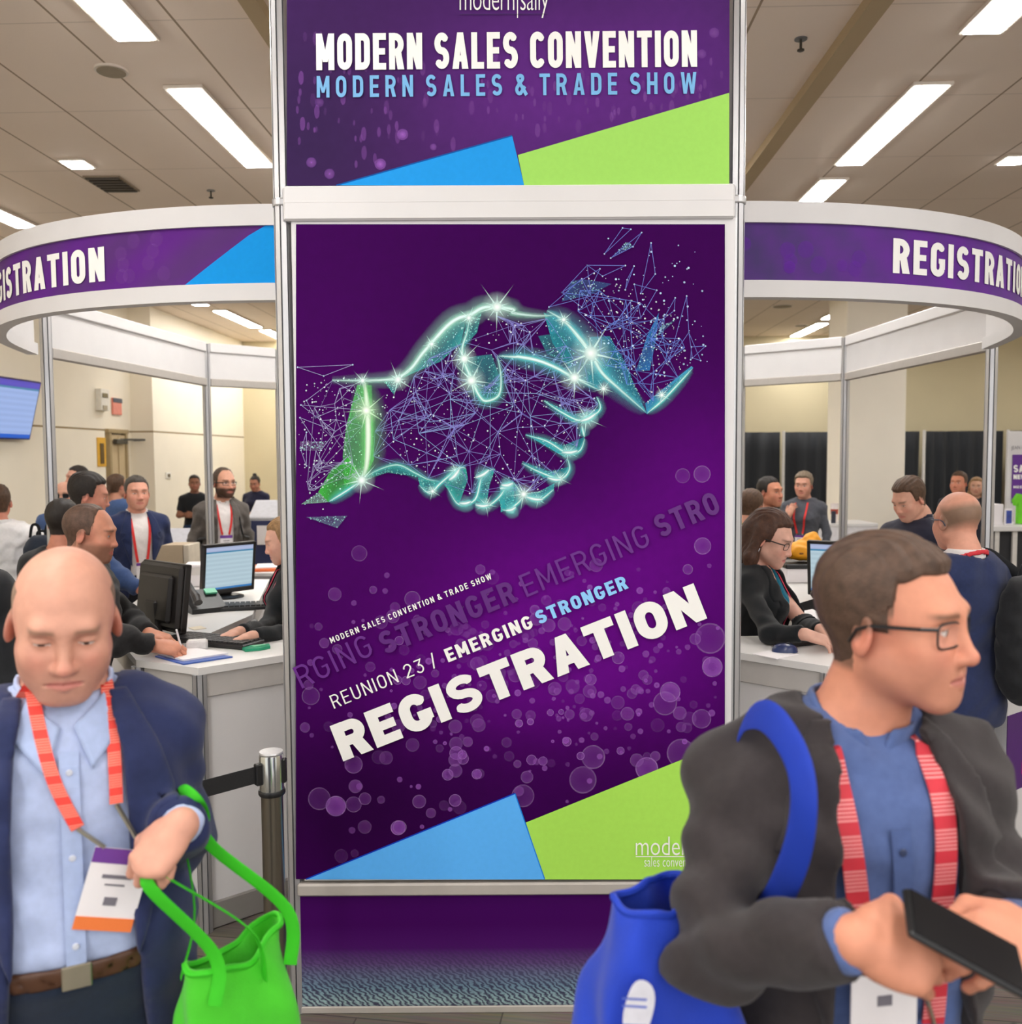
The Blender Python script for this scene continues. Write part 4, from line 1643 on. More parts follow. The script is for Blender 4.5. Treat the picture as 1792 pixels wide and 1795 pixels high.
def monitor(x, y, yaw, label, w=.36, h=.29, tilt=.12, z=CT):
    """yaw: direction the screen faces (0 = towards the camera side, -Y)"""
    root = empty('computer_monitor', (x, y, z), yaw)
    thing(root, label, 'monitor')
    Mw = np.array(world_of(root))

    def put(mb, name, m, parent=root, smooth=False):
        mb.V = [tuple((Mw @ np.array([*v, 1.]))[:3]) for v in mb.V]
        return mb.build(name, m, parent, smooth)
    Rt = np.array([[1, 0, 0], [0, math.cos(tilt), math.sin(tilt)], [0, -math.sin(tilt), math.cos(tilt)]])
    Rt = Rt.T @ np.eye(3)
    cz = .035 + h / 2
    off = lambda p: Rt @ np.array(p) + np.array([0, 0, cz])
    m = MB()
    t = .018
    for dx, dz, sx, sz in ((0, h / 2 - t / 2, w, t), (0, -h / 2 + t / 2, w, t * 1.5), (-w / 2 + t / 2, 0, t, h), (w / 2 - t / 2, 0, t, h)):
        m.box(off((dx, 0, dz)), (sx, .03, sz), R=Rt, bev=.004)
    put(m, 'bezel', MONM)
    put(MB().box(off((0, -.004, 0)), (w - 2 * t + .004, .012, h - 2 * t + .004), R=Rt), 'screen', SCR)
    sh = MB()
    sh.box(off((0, .022, 0)), (w * .97, .03, h * .95), R=Rt, bev=.012)
    sh.box(off((0, .044, -.01)), (w * .74, .03, h * .70), R=Rt, bev=.012)
    put(sh, 'back_shell', MONM)
    put(MB().bar((0, .05, .01), off((0, .055, -.02)), .09, .035, bev=.01), 'neck', MONM)
    put(MB().lathe([(.11, 0), (.11, .008), (.085, .016), (.03, .02)], (0, .05, 0), 28), 'stand', BLACK_PL)
    return root


p = atZ(290, 1104, CT)
monitor(-1.57, 4.10, math.radians(140), 'dark monitor seen from behind on the left desk', w=.37, h=.30)
monitor(-1.62, 5.2, math.radians(50), 'monitor showing a pale blue page on the left desk', w=.34, h=.285)
monitor(1.79, 4.9, math.radians(-32), 'monitor with a pale page on the right desk, half behind the man in glasses', w=.37, h=.30)


def keyboard(x, y, yaw, label, L=.42, D=.15, z=CT):
    root = empty('keyboard', (x, y, z), yaw)
    thing(root, label, 'keyboard')
    Mw = np.array(world_of(root))
    b_ = MB().box((0, 0, .011), (L, D, .02), bev=.005)
    k = MB()
    for r_ in range(5):
        for c_ in range(15):
            k.box((-L / 2 + .02 + c_ * (L - .04) / 14.0, -D / 2 + .02 + r_ * (D - .04) / 4, .025), ((L - .04) / 16.5, (D - .04) / 5, .008))
    for mb, nm, m in ((b_, 'body', BLACK_PL), (k, 'key_field', mat('key_plastic', (38, 37, 38), .5))):
        mb.V = [tuple((Mw @ np.array([*v, 1.]))[:3]) for v in mb.V]
        o = mb.build(nm, m, root)
        if nm == 'key_field':
            o['kind'] = 'stuff'
    return root


kp = atZ(376, 1128, CT)
keyboard(kp[0], kp[1], math.radians(-22), 'black keyboard under the hands of the woman at the left desk')
kp = atZ(444, 1066, CT)
keyboard(kp[0], kp[1], math.radians(15), 'black keyboard lying in front of the pale blue monitor')
kp = atZ(1446, 1126, CT)
keyboard(kp[0], kp[1] + .04, math.radians(20), 'dark keyboard on the right desk under the hand of the seated woman')


def phone(x, y, yaw, label):
    root = empty('desk_phone', (x, y, CT), yaw)
    thing(root, label, 'phone')
    Mw = np.array(world_of(root))

    def put(mb, nm, m):
        mb.V = [tuple((Mw @ np.array([*v, 1.]))[:3]) for v in mb.V]
        return mb.build(nm, m, root)
    V = [(-.09, -.1, 0), (.09, -.1, 0), (.09, .1, 0), (-.09, .1, 0), (-.09, -.1, .025), (.09, -.1, .025), (.09, .1, .1), (-.09, .1, .1)]
    put(MB().add(V, [(3, 2, 1, 0), (4, 5, 6, 7), (0, 1, 5, 4), (1, 2, 6, 5), (2, 3, 7, 6), (3, 0, 4, 7)]), 'base', BLACK_PL)
    put(MB().tube([(-.06, -.11, .06), (-.06, -.08, .085), (-.06, 0, .11), (-.06, .09, .135), (-.06, .12, .125)], [.022, .024, .016, .022, .024], 12), 'handset', mat('handset_plastic', (52, 50, 50), .3))
    put(MB().box((.05, .05, .092), (.06, .05, .01), R=np.array([[1, 0, 0], [0, .94, -.34], [0, .34, .94]])), 'display', mat('phone_display', (96, 190, 150), .4))
    return root


pp = atZ(358, 1070, CT)
phone(pp[0], pp[1], math.radians(35), 'black desk phone with a green display on the left desk')
pp = atZ(1392, 1062, CT)
phone(1.60, 4.66, math.radians(-150), 'black desk phone standing behind the woman with glasses')


def flat(name, pts, th, m, label, cat, z=CT):
    P = [tuple(atZ(x, y, z)[:2]) for x, y in pts]
    o = MB().prism(P, z + .0005, z + th).build(name, m)
    thing(o, label, cat)
    return o


PAPER = mat('paper', (240, 236, 238), .7, var=.01)
root = empty('paper_folder', tuple(atZ(340, 1155, CT)))
thing(root, 'open blue folder with white sheets at the front corner of the left desk', 'folder')
P = [tuple(atZ(x, y, CT)[:2]) for x, y in ((272, 1152), (330, 1142), (408, 1153), (322, 1166))]
MB().prism(P, CT + .0006, CT + .006).build('cover', mat('blue_folder', (64, 96, 176), .5), root)
P = [tuple(atZ(x, y, CT)[:2]) for x, y in ((276, 1150), (332, 1139), (400, 1150), (322, 1162))]
MB().prism(P, CT + .0062, CT + .013).build('sheet', PAPER, root)
gp = empty('pen_tray', tuple(atZ(449, 1139, CT)))
thing(gp, 'green pen tray lying on the left desk beside the tower post', 'tray')
P = [tuple(atZ(x, y, CT)[:2]) for x, y in ((425, 1140), (440, 1136), (472, 1133), (474, 1137), (455, 1141), (430, 1143))]
MB().prism(P, CT + .0006, CT + .012).build('body', mat('green_plastic', (24, 150, 110), .35), gp)
P = [tuple(atZ(x, y, CT)[:2]) for x, y in ((440, 1138), (462, 1135), (466, 1136.5), (446, 1140))]
MB().prism(P, CT + .0122, CT + .016).build('insert', mat('green_light', (120, 200, 160), .4), gp)
sp_ = empty('sleeve_pack', tuple(atZ(348, 1136, CT)))
thing(sp_, 'small white pack of badge sleeves beside the keyboard', 'pack')
c = atZ(346, 1139, CT)
MB().box((c[0], c[1], CT + .022), (.085, .05, .042), rz=.3, bev=.008).build('sleeve_stack', mat('clear_sleeve', (214, 212, 212), .25, var=.12, scale=30), sp_)
MB().box((c[0] - .05, c[1] - .005, CT + .014), (.03, .035, .026), rz=.9, bev=.006).build('clip', mat('clip_grey', (150, 146, 144), .3), sp_)
c = atZ(1376, 1143, CT)
ms = empty('computer_mouse', (c[0], c[1], CT), .9)
thing(ms, 'dark blue computer mouse on the right desk', 'mouse')
MB().lathe([(.001, .034), (.018, .033), (.028, .026), (.033, .014), (.034, .001)][::-1], (0, 0, 0), 24)
m_ = MB().lathe([(.034, .001), (.033, .014), (.028, .026), (.018, .033), (.001, .036)], (0, 0, 0), 24)
m_.V = [(c[0] + v[0] * 1.55, c[1] + v[1] * 1.1, CT + v[2]) for v in m_.V]
m_.build('shell', mat('mouse_blue', (44, 56, 96), .25), ms, smooth=True)
MB().box((c[0] + .012, c[1] - .004, CT + .036), (.016, .008, .008), bev=.003).build('wheel', BLACK_PL, ms)
flat('paper_sheet', [(1318, 1147), (1350, 1141), (1400, 1148), (1362, 1156)], .003, PAPER, 'white sheet of paper under the blue mouse on the right desk', 'paper')
flat('form_stack', [(1404, 1082), (1424, 1078), (1450, 1088), (1430, 1094)], .03, PAPER, 'stack of white forms at the back of the right desk', 'papers')
flat('sticky_note', [(330, 1101), (352, 1098), (362, 1102), (340, 1105)], .003, mat('cream_note', (236, 224, 200), .7), 'cream note lying near the dark monitor on the left desk', 'note')

# far things on the left, beyond the ring
ROUND = mat('taupe_laminate', (186, 168, 142), .6, var=.03)


def tapered(name, c, w0, w1, d, z0, z1, m, label, cat, rz=0.):
    V = []
    for z, w_ in ((z0, w0), (z1, w1)):
        for sx, sy in ((-1, -1), (1, -1), (1, 1), (-1, 1)):
            x, y = sx * w_ / 2, sy * d / 2
            V.append((c[0] + x * math.cos(rz) - y * math.sin(rz), c[1] + x * math.sin(rz) + y * math.cos(rz), z))
    o = MB().add(V, [(3, 2, 1, 0), (4, 5, 6, 7), (0, 1, 5, 4), (1, 2, 6, 5), (2, 3, 7, 6), (3, 0, 4, 7)]).build(name, m)
    return thing(o, label, cat)


c = atY(310, 990, 6.7)
root = empty('taupe_lectern', (c[0], c[1], 0))
thing(root, 'taupe panelled lectern standing behind the dark monitor', 'lectern')
zt_ = atY(310, 953, 6.7)[2]
V = []
for z, w_ in ((0, .24), (zt_ - .12, .23), (zt_, .12)):
    for sx, sy in ((-1, -1), (1, -1), (1, 1), (-1, 1)):
        V.append((c[0] + (sx * w_ / 2 if sx < 0 else .09), c[1] + sy * .12, z))
Fq = [(3, 2, 1, 0), (8, 9, 10, 11)]
for k in (0, 4):
    Fq += [(k + a, k + (a + 1) % 4, k + 4 + (a + 1) % 4, k + 4 + a) for a in range(4)]
MB().add(V, Fq).build('front_panel', ROUND, root)
MB().box((c[0] + .113, c[1], zt_ / 2), (.04, .24, zt_), bev=.004).build('side_panel', mat('lectern_side', (206, 196, 178), .6), root)


def stand(px, py, Y, w_, label, tilt=.5):
    c = atY(px, py, Y)
    root = empty('check_in_stand', (c[0], c[1], 0))
    thing(root, label, 'stand')
    z = c[2]
    nv = mat('navy_panel', (44, 52, 92), .5, var=.05)
    MB().box((c[0], c[1] + .1, (z - .12) / 2), (w_, .4, z - .12), bev=.01).build('cabinet', nv, root)
    Rx = np.array([[1, 0, 0], [0, math.cos(tilt), -math.sin(tilt)], [0, math.sin(tilt), math.cos(tilt)]])
    MB().box((c[0], c[1] + .05, z - .03), (w_ * 1.04, .36, .05), R=Rx, bev=.01).build('sloping_top', mat('stand_white', (220, 222, 230), .4), root)
    MB().box((c[0] - w_ * .1, c[1] - .11, z - .28), (w_ * .4, .02, .2)).build('sheet_holder', PAPER, root)


stand(476, 890, 9.6, .42, 'navy check in stand with white sloping top at the left of the tower')
stand(310, 940, 9.8, .34, 'low navy stand half hidden behind the man in navy blazer')
c = atY(348, 1018, 5.75)
bx = empty('paper_box', (c[0], c[1], CT))
thing(bx, 'open white paper box behind the desk phone on the left desk', 'box')
MB().box((c[0], c[1], CT + .07), (.15, .2, .138), rz=.2, bev=.004).build('carton', PAPER, bx)
MB().box((c[0] - .005, c[1] - .11, CT + .1), (.13, .008, .05), rz=.2).build('flap', mat('carton_shade', (216, 212, 208), .7), bx)
c = atY(456, 1000, 6.6)
rd = empty('rear_counter', (c[0] + .4, c[1], 0))
thing(rd, 'white rear counter inside the ring beside the tower post', 'counter')
zz = atY(456, 1004, 6.6)[2]
MB().box((c[0] + .45, c[1] + .25, zz - .015), (1.5, .5, .03), bev=.004).build('worktop', TOPM, rd)
MB().box((c[0] + .45, c[1] + .25, (zz - .03) / 2), (1.44, .44, zz - .03)).build('cabinet', WHITE_M, rd)
of = empty('orange_folder', (c[0], c[1] + .2, zz))
thing(of, 'orange folder lying on the white rear counter', 'folder')
MB().box((c[0] + .02, c[1] + .2, zz + .012), (.24, .3, .02), rz=.2, bev=.003).build('cover', mat('orange_card', (232, 120, 70), .6), of)
MB().box((c[0] + .02, c[1] + .2, zz + .027), (.2, .26, .008), rz=.2).build('sheet', PAPER, of)

# ------------------------------------------------------------------ things on the left wall
kx = onwall(42, U1)
tv = empty('wall_television', (kx[0] + .1, kx[1] - .7, 2.4))
thing(tv, 'flat television with a blue schedule page high on the left wall', 'television')
ctr = np.array([kx[0], kx[1], 0]) - np.array([pd[0], pd[1], 0]) * .62
zT, zB = atY(60, 668, kx[1])[2], atY(58, 772, kx[1])[2]
ctr[2] = (zT + zB) / 2
ax = np.array([pd[0], pd[1], 0])           # along the wall
up = np.array([pr[0] * .24, pr[1] * .24, .97])
nrm = np.cross(ax, up)
nrm /= np.linalg.norm(nrm)
Rtv = np.stack([ax, nrm, up], 1)
hh = zT - zB
cpos = ctr + np.array([pr[0], pr[1], 0]) * .16
MB().box(cpos, (1.24, .045, hh), R=Rtv, bev=.006).build('bezel', mat('tv_bezel', (44, 32, 92), .35), tv)
sgn_n = 1 if nrm @ np.array([pr[0], pr[1], 0]) > 0 else -1
TVM = screen_mat('tv_picture', (86, 74, 196), (160, 186, 240), (0, 92, 206), .42)
MB().box(cpos + nrm * sgn_n * .02, (1.19, .012, hh * .95), R=Rtv).build('screen', TVM, tv)
MB().box(ctr + np.array([pr[0], pr[1], 0]) * .065, (.3, .125, .25), R=np.stack([ax, np.array([pr[0], pr[1], 0]), [0, 0, 1]], 1)).build('wall_bracket', BLACK_PL, tv)


def wallplate(name, px0, px1, py0, py1, u, th, m, label, cat, extra=None):
    a, b_ = onwall(px0, u), onwall(px1, u)
    mid = (a + b_) / 2
    zt, zb_ = atY((px0 + px1) / 2, py0, mid[1])[2], atY((px0 + px1) / 2, py1, mid[1])[2]
    root = empty(name, (mid[0], mid[1], (zt + zb_) / 2))
    thing(root, label, cat)
    Rw = np.stack([ax, np.array([pr[0], pr[1], 0]), [0, 0, 1]], 1)
    L = np.linalg.norm(b_ - a)
    q = np.array([mid[0], mid[1], (zt + zb_) / 2]) + np.array([pr[0], pr[1], 0]) * th / 2
    MB().box(q, (L, th, zt - zb_), R=Rw, bev=.004).build('plate', m, root)
    for (nm, fx, fz, sx, sz, mm) in extra or []:
        MB().box(q + ax * fx * L + np.array([0, 0, fz * (zt - zb_)]) + np.array([pr[0], pr[1], 0]) * (th / 2 + .004), (L * sx, .012, (zt - zb_) * sz), R=Rw, bev=.002).build(nm, mm, root)
    return root


YEL = mat('yellow_sign', (226, 172, 48), .5)
DKY = mat('sign_figure', (96, 72, 24), .6)
wallplate('safety_sign', 172, 187, 767, 818, U1, .012, YEL, 'narrow yellow sign on the wall left of the recessed door', 'sign', [('pictogram', 0, -.05, .4, .7, DKY)])
PLW = mat('device_white', (232, 228, 218), .5)
wallplate('alarm_unit', 173, 188, 682, 720, U1, .08, PLW, 'white alarm unit on the wall above the yellow sign', 'alarm', [('lens', -.05, .2, .6, .2, mat('lens_olive', (120, 110, 80), .4)), ('sounder', -.1, -.36, .5, .2, mat('sounder_tan', (176, 164, 140), .5))])
wallplate('exit_notice', 200, 215, 698, 727, U1 - .05, .03, mat('notice_pink', (236, 150, 134), .5), 'small red notice with dark top above the recessed door', 'sign', [('dark_band', 0, .36, 1.0, .26, mat('notice_blue', (84, 90, 104), .5))])
wallplate('wall_socket', 291, 300, 828, 839, U1 + .30, .012, PLW, 'small wall socket on the cream wall behind the staff', 'socket', [('slot', 0, 0, .4, .5, mat('socket_slot', (110, 96, 76), .5))])

# ------------------------------------------------------------------ drapes along the back, right
dm_, nt, b = nodes_of('black_drape')
tc = nt.nodes.new('ShaderNodeTexCoord')
nz = nt.nodes.new('ShaderNodeTexNoise'); nz.inputs['Scale'].default_value = 3
mp = nt.nodes.new('ShaderNodeMapping'); mp.inputs['Scale'].default_value = (6, 6, .3)
nt.links.new(tc.outputs['Object'], mp.inputs[0]); nt.links.new(mp.outputs[0], nz.inputs['Vector'])
rp = nt.nodes.new('ShaderNodeValToRGB')
rp.color_ramp.elements[0].color = lin((16, 18, 22)); rp.color_ramp.elements[1].color = lin((34, 38, 44))
nt.links.new(nz.outputs['Fac'], rp.inputs['Fac']); nt.links.new(rp.outputs['Color'], b.inputs['Base Color'])
b.inputs['Roughness'].default_value = .8
b.inputs['Sheen Weight'].default_value = .1
YD = 17.0
ztop = atY(1450, 757, YD)[2]


def drape(x0, x1, label):
    n = int((x1 - x0) / .035)
    V, Fc = [], []
    for i in range(n + 1):
        x = x0 + (x1 - x0) * i / n
        for j in range(7):
            z = .03 + (ztop - .03) * j / 6
            a = .03 + .035 * (1 - j / 6)
            y = YD + a * math.sin(x * 21 + math.sin(x * 3.1) * 2) + .02 * math.sin(x * 7.7 + j * .2)
            V.append((x, y, z))
    for i in range(n):
        for j in range(6):
            q = i * 7 + j
            Fc.append((q, q + 7, q + 8, q + 1))
    o = pydata('pipe_drape', V, Fc, dm_, smooth=True)
    so = o.modifiers.new('thickness', 'SOLIDIFY')
    so.thickness = .008
    return thing(o, label, 'curtain', 'black drapes along the back wall')


xp = [atY(x, 800, YD)[0] for x in (1250, 1371, 1500, 1616, 1762)]
labs = ['black drape left of the first white pole behind the greying woman', 'black drape between the first pole and the square column',
        'short black drape showing right of the square column', 'black drape behind the man facing left at the far right']
for i in range(4):
    drape(xp[i] + .04, xp[i + 1] - .04, labs[i])
drape(xp[4] + .04, xp[4] + 1.6, 'black drape at the right edge behind the banner')
POLE = mat('white_pole', (214, 210, 204), .4)
for i, x in enumerate(xp[1:]):
    root = empty('drape_pole', (x, YD - .03, 0))
    thing(root, ['slim white drape pole behind the greying woman', 'slim white drape pole hidden behind the square column', 'slim white drape pole left of the man facing left', 'slim white drape pole behind the purple banner'][i], 'pole', 'drape poles')
    MB().tube([(x, YD - .09, .012), (x, YD - .09, ztop + .02)], .028, 10).build('tube', POLE, root)
    MB().lathe([(.2, .001), (.2, .01), (.03, .013)], (x, YD - .09, 0), 20).build('base', POLE, root)

# ------------------------------------------------------------------ far right stall
YB = 11.0
c0 = atY(1765, 880, YB)
bn = empty('banner_stand', (c0[0] + .45, YB, 0))
thing(bn, 'purple and white upright banner at the right edge of the far stall', 'banner')
zb0, zb1 = atY(1765, 882, YB)[2], atY(1765, 756, YB)[2]
bw = .95
MB().box((c0[0] + bw / 2, YB + .03, zb1 / 2), (bw, .04, zb1), bev=.006).build('frame', WHITE_M, bn)
zpt = atY(1770, 797, YB)[2]
bpn = MB().box((c0[0] + bw / 2 + .01, YB + .004, (zb0 + zpt) / 2), (bw - .1, .01, zpt - zb0), bev=.001).build('purple_print', mat('banner_purple', (92, 34, 138), .5, var=.15, scale=3), bn)
bmap = lambda x, y, k=0.: tuple(atY(x, y, YB - .004 - k))
caps_px('SALES', 1777, 828, 1822, 828, 13, bmap, bpn, INKW, t=.26, w=.66, gap=.1, off=.002)
caps_px('NEW WAYS', 1777, 840, 1834, 840, 8, bmap, bpn, INKW, t=.26, w=.66, gap=.1, off=.002)
caps_px('MEET US', 1777, 856, 1812, 856, 4.5, bmap, bpn, INKW, t=.2, w=.6, gap=.15, off=.002)
text_px('JEAN A', 1773, 788, 1796, 787, 6, lambda x, y, k=0.: tuple(atY(x, y, YB - k)), bn, mat('grey_ink', (110, 108, 116), .6), off=.002)
zc_ = atY(1760, 921, 10.2)[2]
xt0 = atY(1737, 920, 10.2)[0]
st = empty('stall_counter', (xt0 + 1, 10.4, 0))
thing(st, 'white topped stall counter with black front at the far right', 'counter')
MB().box((xt0 + .9, 10.4, zc_ - .03), (2.2, .6, .06), bev=.006).build('worktop', TOPM, st)
MB().box((xt0 + .9, 10.42, (zc_ - .06) / 2), (2.14, .5, zc_ - .06)).build('front_panel', mat('stall_black', (30, 30, 34), .6, var=.15), st)
for dx in (.0, .2, 1.2):
    MB().box((xt0 + .04 + dx, 10.145, (zc_ - .06) / 2), (.05, .03, zc_ - .06)).build('frame_bar', POLE, st)


def carton(px0, px1, py0, py1, Y, d, m, label, cat, name, extra=None):
    a, b_ = atY(px0, py1, Y), atY(px1, py0, Y)
    root = empty(name, ((a[0] + b_[0]) / 2, Y + d / 2, a[2]))
    thing(root, label, cat)
    MB().box(((a[0] + b_[0]) / 2, Y + d / 2, (a[2] + b_[2]) / 2), (b_[0] - a[0], d, b_[2] - a[2]), bev=.004).build('carton', m, root)
    if extra:
        MB().box(((a[0] + b_[0]) / 2, Y - .003, (a[2] + b_[2]) / 2), ((b_[0] - a[0]) * .7, .006, (b_[2] - a[2]) * .8)).build('printed_face', extra, root)
    return root


BLUEP = mat('blue_leaflet', (52, 72, 158), .5, var=.3, scale=14)
carton(1738, 1760, 884, 920.6, 10.25, .2, PAPER, 'white carton on the far right stall counter beside the ring post', 'box', 'white_carton')
carton(1762, 1776, 892, 920.6, 10.2, .03, PAPER, 'upright blue leaflet leaning on the stall counter', 'leaflet', 'blue_leaflet', BLUEP)
# green shirt folded on a stand
GRN_M = mat('lime_cloth', (110, 206, 40), .8, var=.1, scale=10)
a, b_ = atY(1779, 909, 10.35), atY(1800, 866, 10.35)
sh = empty('folded_shirt', ((a[0] + b_[0]) / 2, 10.4, zc_))
thing(sh, 'lime green shirt on display at the right edge of the stall', 'shirt')
w_ = b_[0] - a[0]
h_ = b_[2] - zc_
V2 = [(-.5, 0), (.5, 0), (.52, .72), (.74, .6), (.92, .78), (.5, 1), (.15, .96), (-.15, .96), (-.5, 1), (-.92, .78), (-.74, .6), (-.52, .72)]
cx_ = (a[0] + b_[0]) / 2 + .05
V = [(cx_ + x * w_, 10.36, zc_ + .004 + z * h_) for x, z in V2] + [(cx_ + x * w_, 10.42, zc_ + .004 + z * h_) for x, z in V2]
n = len(V2)
MB().add(V, [tuple(range(n)), tuple(range(n, 2 * n))[::-1]] + [((i + 1) % n, i, n + i, n + (i + 1) % n) for i in range(n)]).build('body', GRN_M, sh)
MB().box((cx_, 10.44, zc_ + h_ * .4), (w_ * .9, .02, h_ * .8)).build('display_board', WHITE_M, sh)

# middle distance counter behind the greying woman
Ym = 10.6
a, b_ = atY(1436, 918, Ym), atY(1540, 918, Ym)
mc = empty('stall_table', ((a[0] + b_[0]) / 2, Ym + .3, 0))
thing(mc, 'white table with leaflets left of the square column', 'table')
MB().box(((a[0] + b_[0]) / 2, Ym + .3, a[2] - .02), (b_[0] - a[0], .6, .04), bev=.005).build('tabletop', TOPM, mc)
MB().box(((a[0] + b_[0]) / 2, Ym + .02, a[2] - .02 - .15), (b_[0] - a[0], .02, .26)).build('cloth_drop', mat('white_cloth', (228, 226, 228), .8), mc)
for sx in (a[0] + .06, b_[0] - .06):
    for sy in (Ym + .06, Ym + .54):
        MB().tube([(sx, sy, .0), (sx, sy, a[2] - .04)], .02, 8).build('leg', mat('table_leg', (96, 90, 70), .5), mc)
carton(1442, 1451, 896, 918, Ym + .05, .04, BLUEP, 'small blue box on the white table left of the square column', 'box', 'blue_box')
carton(1459, 1466, 896, 918, Ym + .05, .04, mat('dark_box', (40, 44, 60), .5), 'small dark box on the white table near the ring post', 'box', 'dark_box')
cc_ = atY(1463, 905, Ym + .3)
MB()
cu = empty('drink_cup', (cc_[0], Ym + .3, a[2]))
thing(cu, 'white and red paper cup on the white table', 'cup')
MB().lathe([(.035, .0), (.048, .22)], (cc_[0], Ym + .3, a[2] + .001), 16).build('cup', mat('cup_white', (232, 222, 218), .5), cu)
MB().lathe([(.0415, .09), (.0445, .15)], (cc_[0], Ym + .3, a[2] + .002), 16).build('sleeve', mat('cup_red', (170, 70, 50), .6), cu)

# ------------------------------------------------------------------ sponsor counter at the right edge
q0, q1 = np.array([2.04, 3.70]), np.array([3.09, 4.46])
dd = (q1 - q0) / np.linalg.norm(q1 - q0)
nn = np.array([-dd[1], dd[0]])
sc_ = empty('sponsor_counter', (2.5, 4.2, 0))
thing(sc_, 'white counter with a purple sponsor band at the right picture edge', 'counter')
mid = (q0 + q1) / 2 + nn * .14
ang = math.atan2(dd[1], dd[0])
Lq = np.linalg.norm(q1 - q0)
MB().box((mid[0], mid[1], .575), (Lq, .28, .95), rz=ang, bev=.004).build('cabinet', WHITE_M, sc_)
MB().box((mid[0], mid[1], .05), (Lq - .01, .27, .1), rz=ang, bev=.004).build('plinth', SKIRT, sc_)
MB().box((mid[0], mid[1], 1.065), (Lq + .02, .31, .03), rz=ang, bev=.004).build('worktop', TOPM, sc_)


def smap(s, z, k=0.):
    q = q0 + dd * s - nn * (.002 + k)
    return (q[0], q[1], z)


zpb, zpt_ = .44, .77
band = pydata('purple_band', [smap(0, zpb), smap(Lq, zpb), smap(Lq, zpt_), smap(0, zpt_), smap(0, zpb, -.0025), smap(Lq, zpb, -.0025), smap(Lq, zpt_, -.0025), smap(0, zpt_, -.0025)],
              [(0, 1, 2, 3), (7, 6, 5, 4), (0, 4, 5, 1), (1, 5, 6, 2), (2, 6, 7, 3), (3, 7, 4, 0)], mat('sponsor_purple', (78, 28, 110), .5, var=.05), sc_)
si = Ink(smap, 1e-5); si.lay = 60
si.add([(.25, .655), (Lq - .06, .655), (Lq - .06, .69), (.25, .69)], [(0, 1, 2, 3)], [lin((214, 204, 222))[:3] + (1.,)] * 4)
si.next()
si.add([(.13, .50), (.155, .49), (.175, .52), (.17, .56), (.15, .60), (.145, .57), (.13, .55)], [tuple(range(7))], [lin((216, 40, 130))[:3] + (1.,)] * 7)
si.build('logo_mark', ink_m, band)
V, Fc = stroke_text('ADC', .2, .55, .1)
pydata('lettering', [smap(.20 + x * .10, .51 + y * .085, .002 + k * 2e-5) for x, y, k in V], Fc, INKW, band)

# ------------------------------------------------------------------ belt barrier post
sx, sy = -.692, 2.57
sb = empty('belt_barrier_post', (sx, sy, 0))
thing(sb, 'steel barrier post with black belt in front of the tower left edge', 'barrier post')
STEEL = mat('satin_steel', (128, 122, 110), .28, metal=.9, var=.08, scale=40, stretch=(1, 1, .03))
MB().lathe([(.17, .001), (.17, .012), (.15, .022), (.03, .03)], (sx, sy, 0), 36).build('base', STEEL, sb, smooth=True)
MB().lathe([(.031, .0), (.031, .86)], (sx, sy, .028), 28).build('tube', STEEL, sb, smooth=True)
MB().lathe([(.036, .0), (.038, .004), (.038, .012), (.036, .016)], (sx, sy, .885), 28).build('collar', BLACK_PL, sb, smooth=True)
MB().lathe([(.034, .0), (.034, .1), (.031, .107), (.0305, .107)], (sx, sy, .899), 28).build('cassette', mat('polished_steel', (190, 192, 188), .18, metal=.9), sb, smooth=True)
MB().lathe([(.0335, 0), (.0345, .004), (.033, .008), (.001, .009)], (sx, sy, 1.003), 28).build('cap', ALU, sb)
bd = np.array([-.72, -.62]); bd /= np.linalg.norm(bd)
MB().box((sx + bd[0] * .035, sy + bd[1] * .035, .952), (.03, .022, .062), rz=math.atan2(bd[1], bd[0]), bev=.003).build('belt_clip', BLACK_PL, sb)
MB().box((sx + .036, sy, .955), (.014, .02, .07), bev=.003).build('belt_clip', BLACK_PL, sb)
e = np.array([sx, sy]) + bd * .95
MB().bar((sx + bd[0] * .045, sy + bd[1] * .045, .952), (e[0], e[1], .935), .003, .048).build('belt', mat('belt_webbing', (26, 26, 28), .7, bump=.4, bscale=500), sb)
# ------------------------------------------------------------------ people: implicit surfaces meshed on an adaptive grid
def smin(a, b, k):
    h = np.maximum(k - np.abs(a - b), 0.) / k
    return np.minimum(a, b) - h * h * k * .25


def smax(a, b, k):
    return -smin(-a, -b, k)


def ell(P, c, r):
    q = (P - np.asarray(c, float))
    r = np.asarray(r, float)
    k0 = np.sqrt(((q / r) ** 2).sum(1))
    k1 = np.sqrt(((q / (r * r)) ** 2).sum(1)) + 1e-9
    return k0 * (k0 - 1) / k1


def cone(P, a, b, ra, rb):
    a, b = np.asarray(a, float), np.asarray(b, float)
    ba = b - a
    h = np.clip(((P - a) @ ba) / (ba @ ba + 1e-12), 0, 1)
    return np.linalg.norm(P - a - h[:, None] * ba, axis=1) - (ra + (rb - ra) * h)


def rot(rx=0., ry=0., rz=0.):
    """degrees; applied x, then y, then z"""
    rx, ry, rz = (math.radians(v) for v in (rx, ry, rz))
    X = np.array([[1, 0, 0], [0, math.cos(rx), -math.sin(rx)], [0, math.sin(rx), math.cos(rx)]])
    Y = np.array([[math.cos(ry), 0, math.sin(ry)], [0, 1, 0], [-math.sin(ry), 0, math.cos(ry)]])
    Z = np.array([[math.cos(rz), -math.sin(rz), 0], [math.sin(rz), math.cos(rz), 0], [0, 0, 1]])
    return Z @ Y @ X


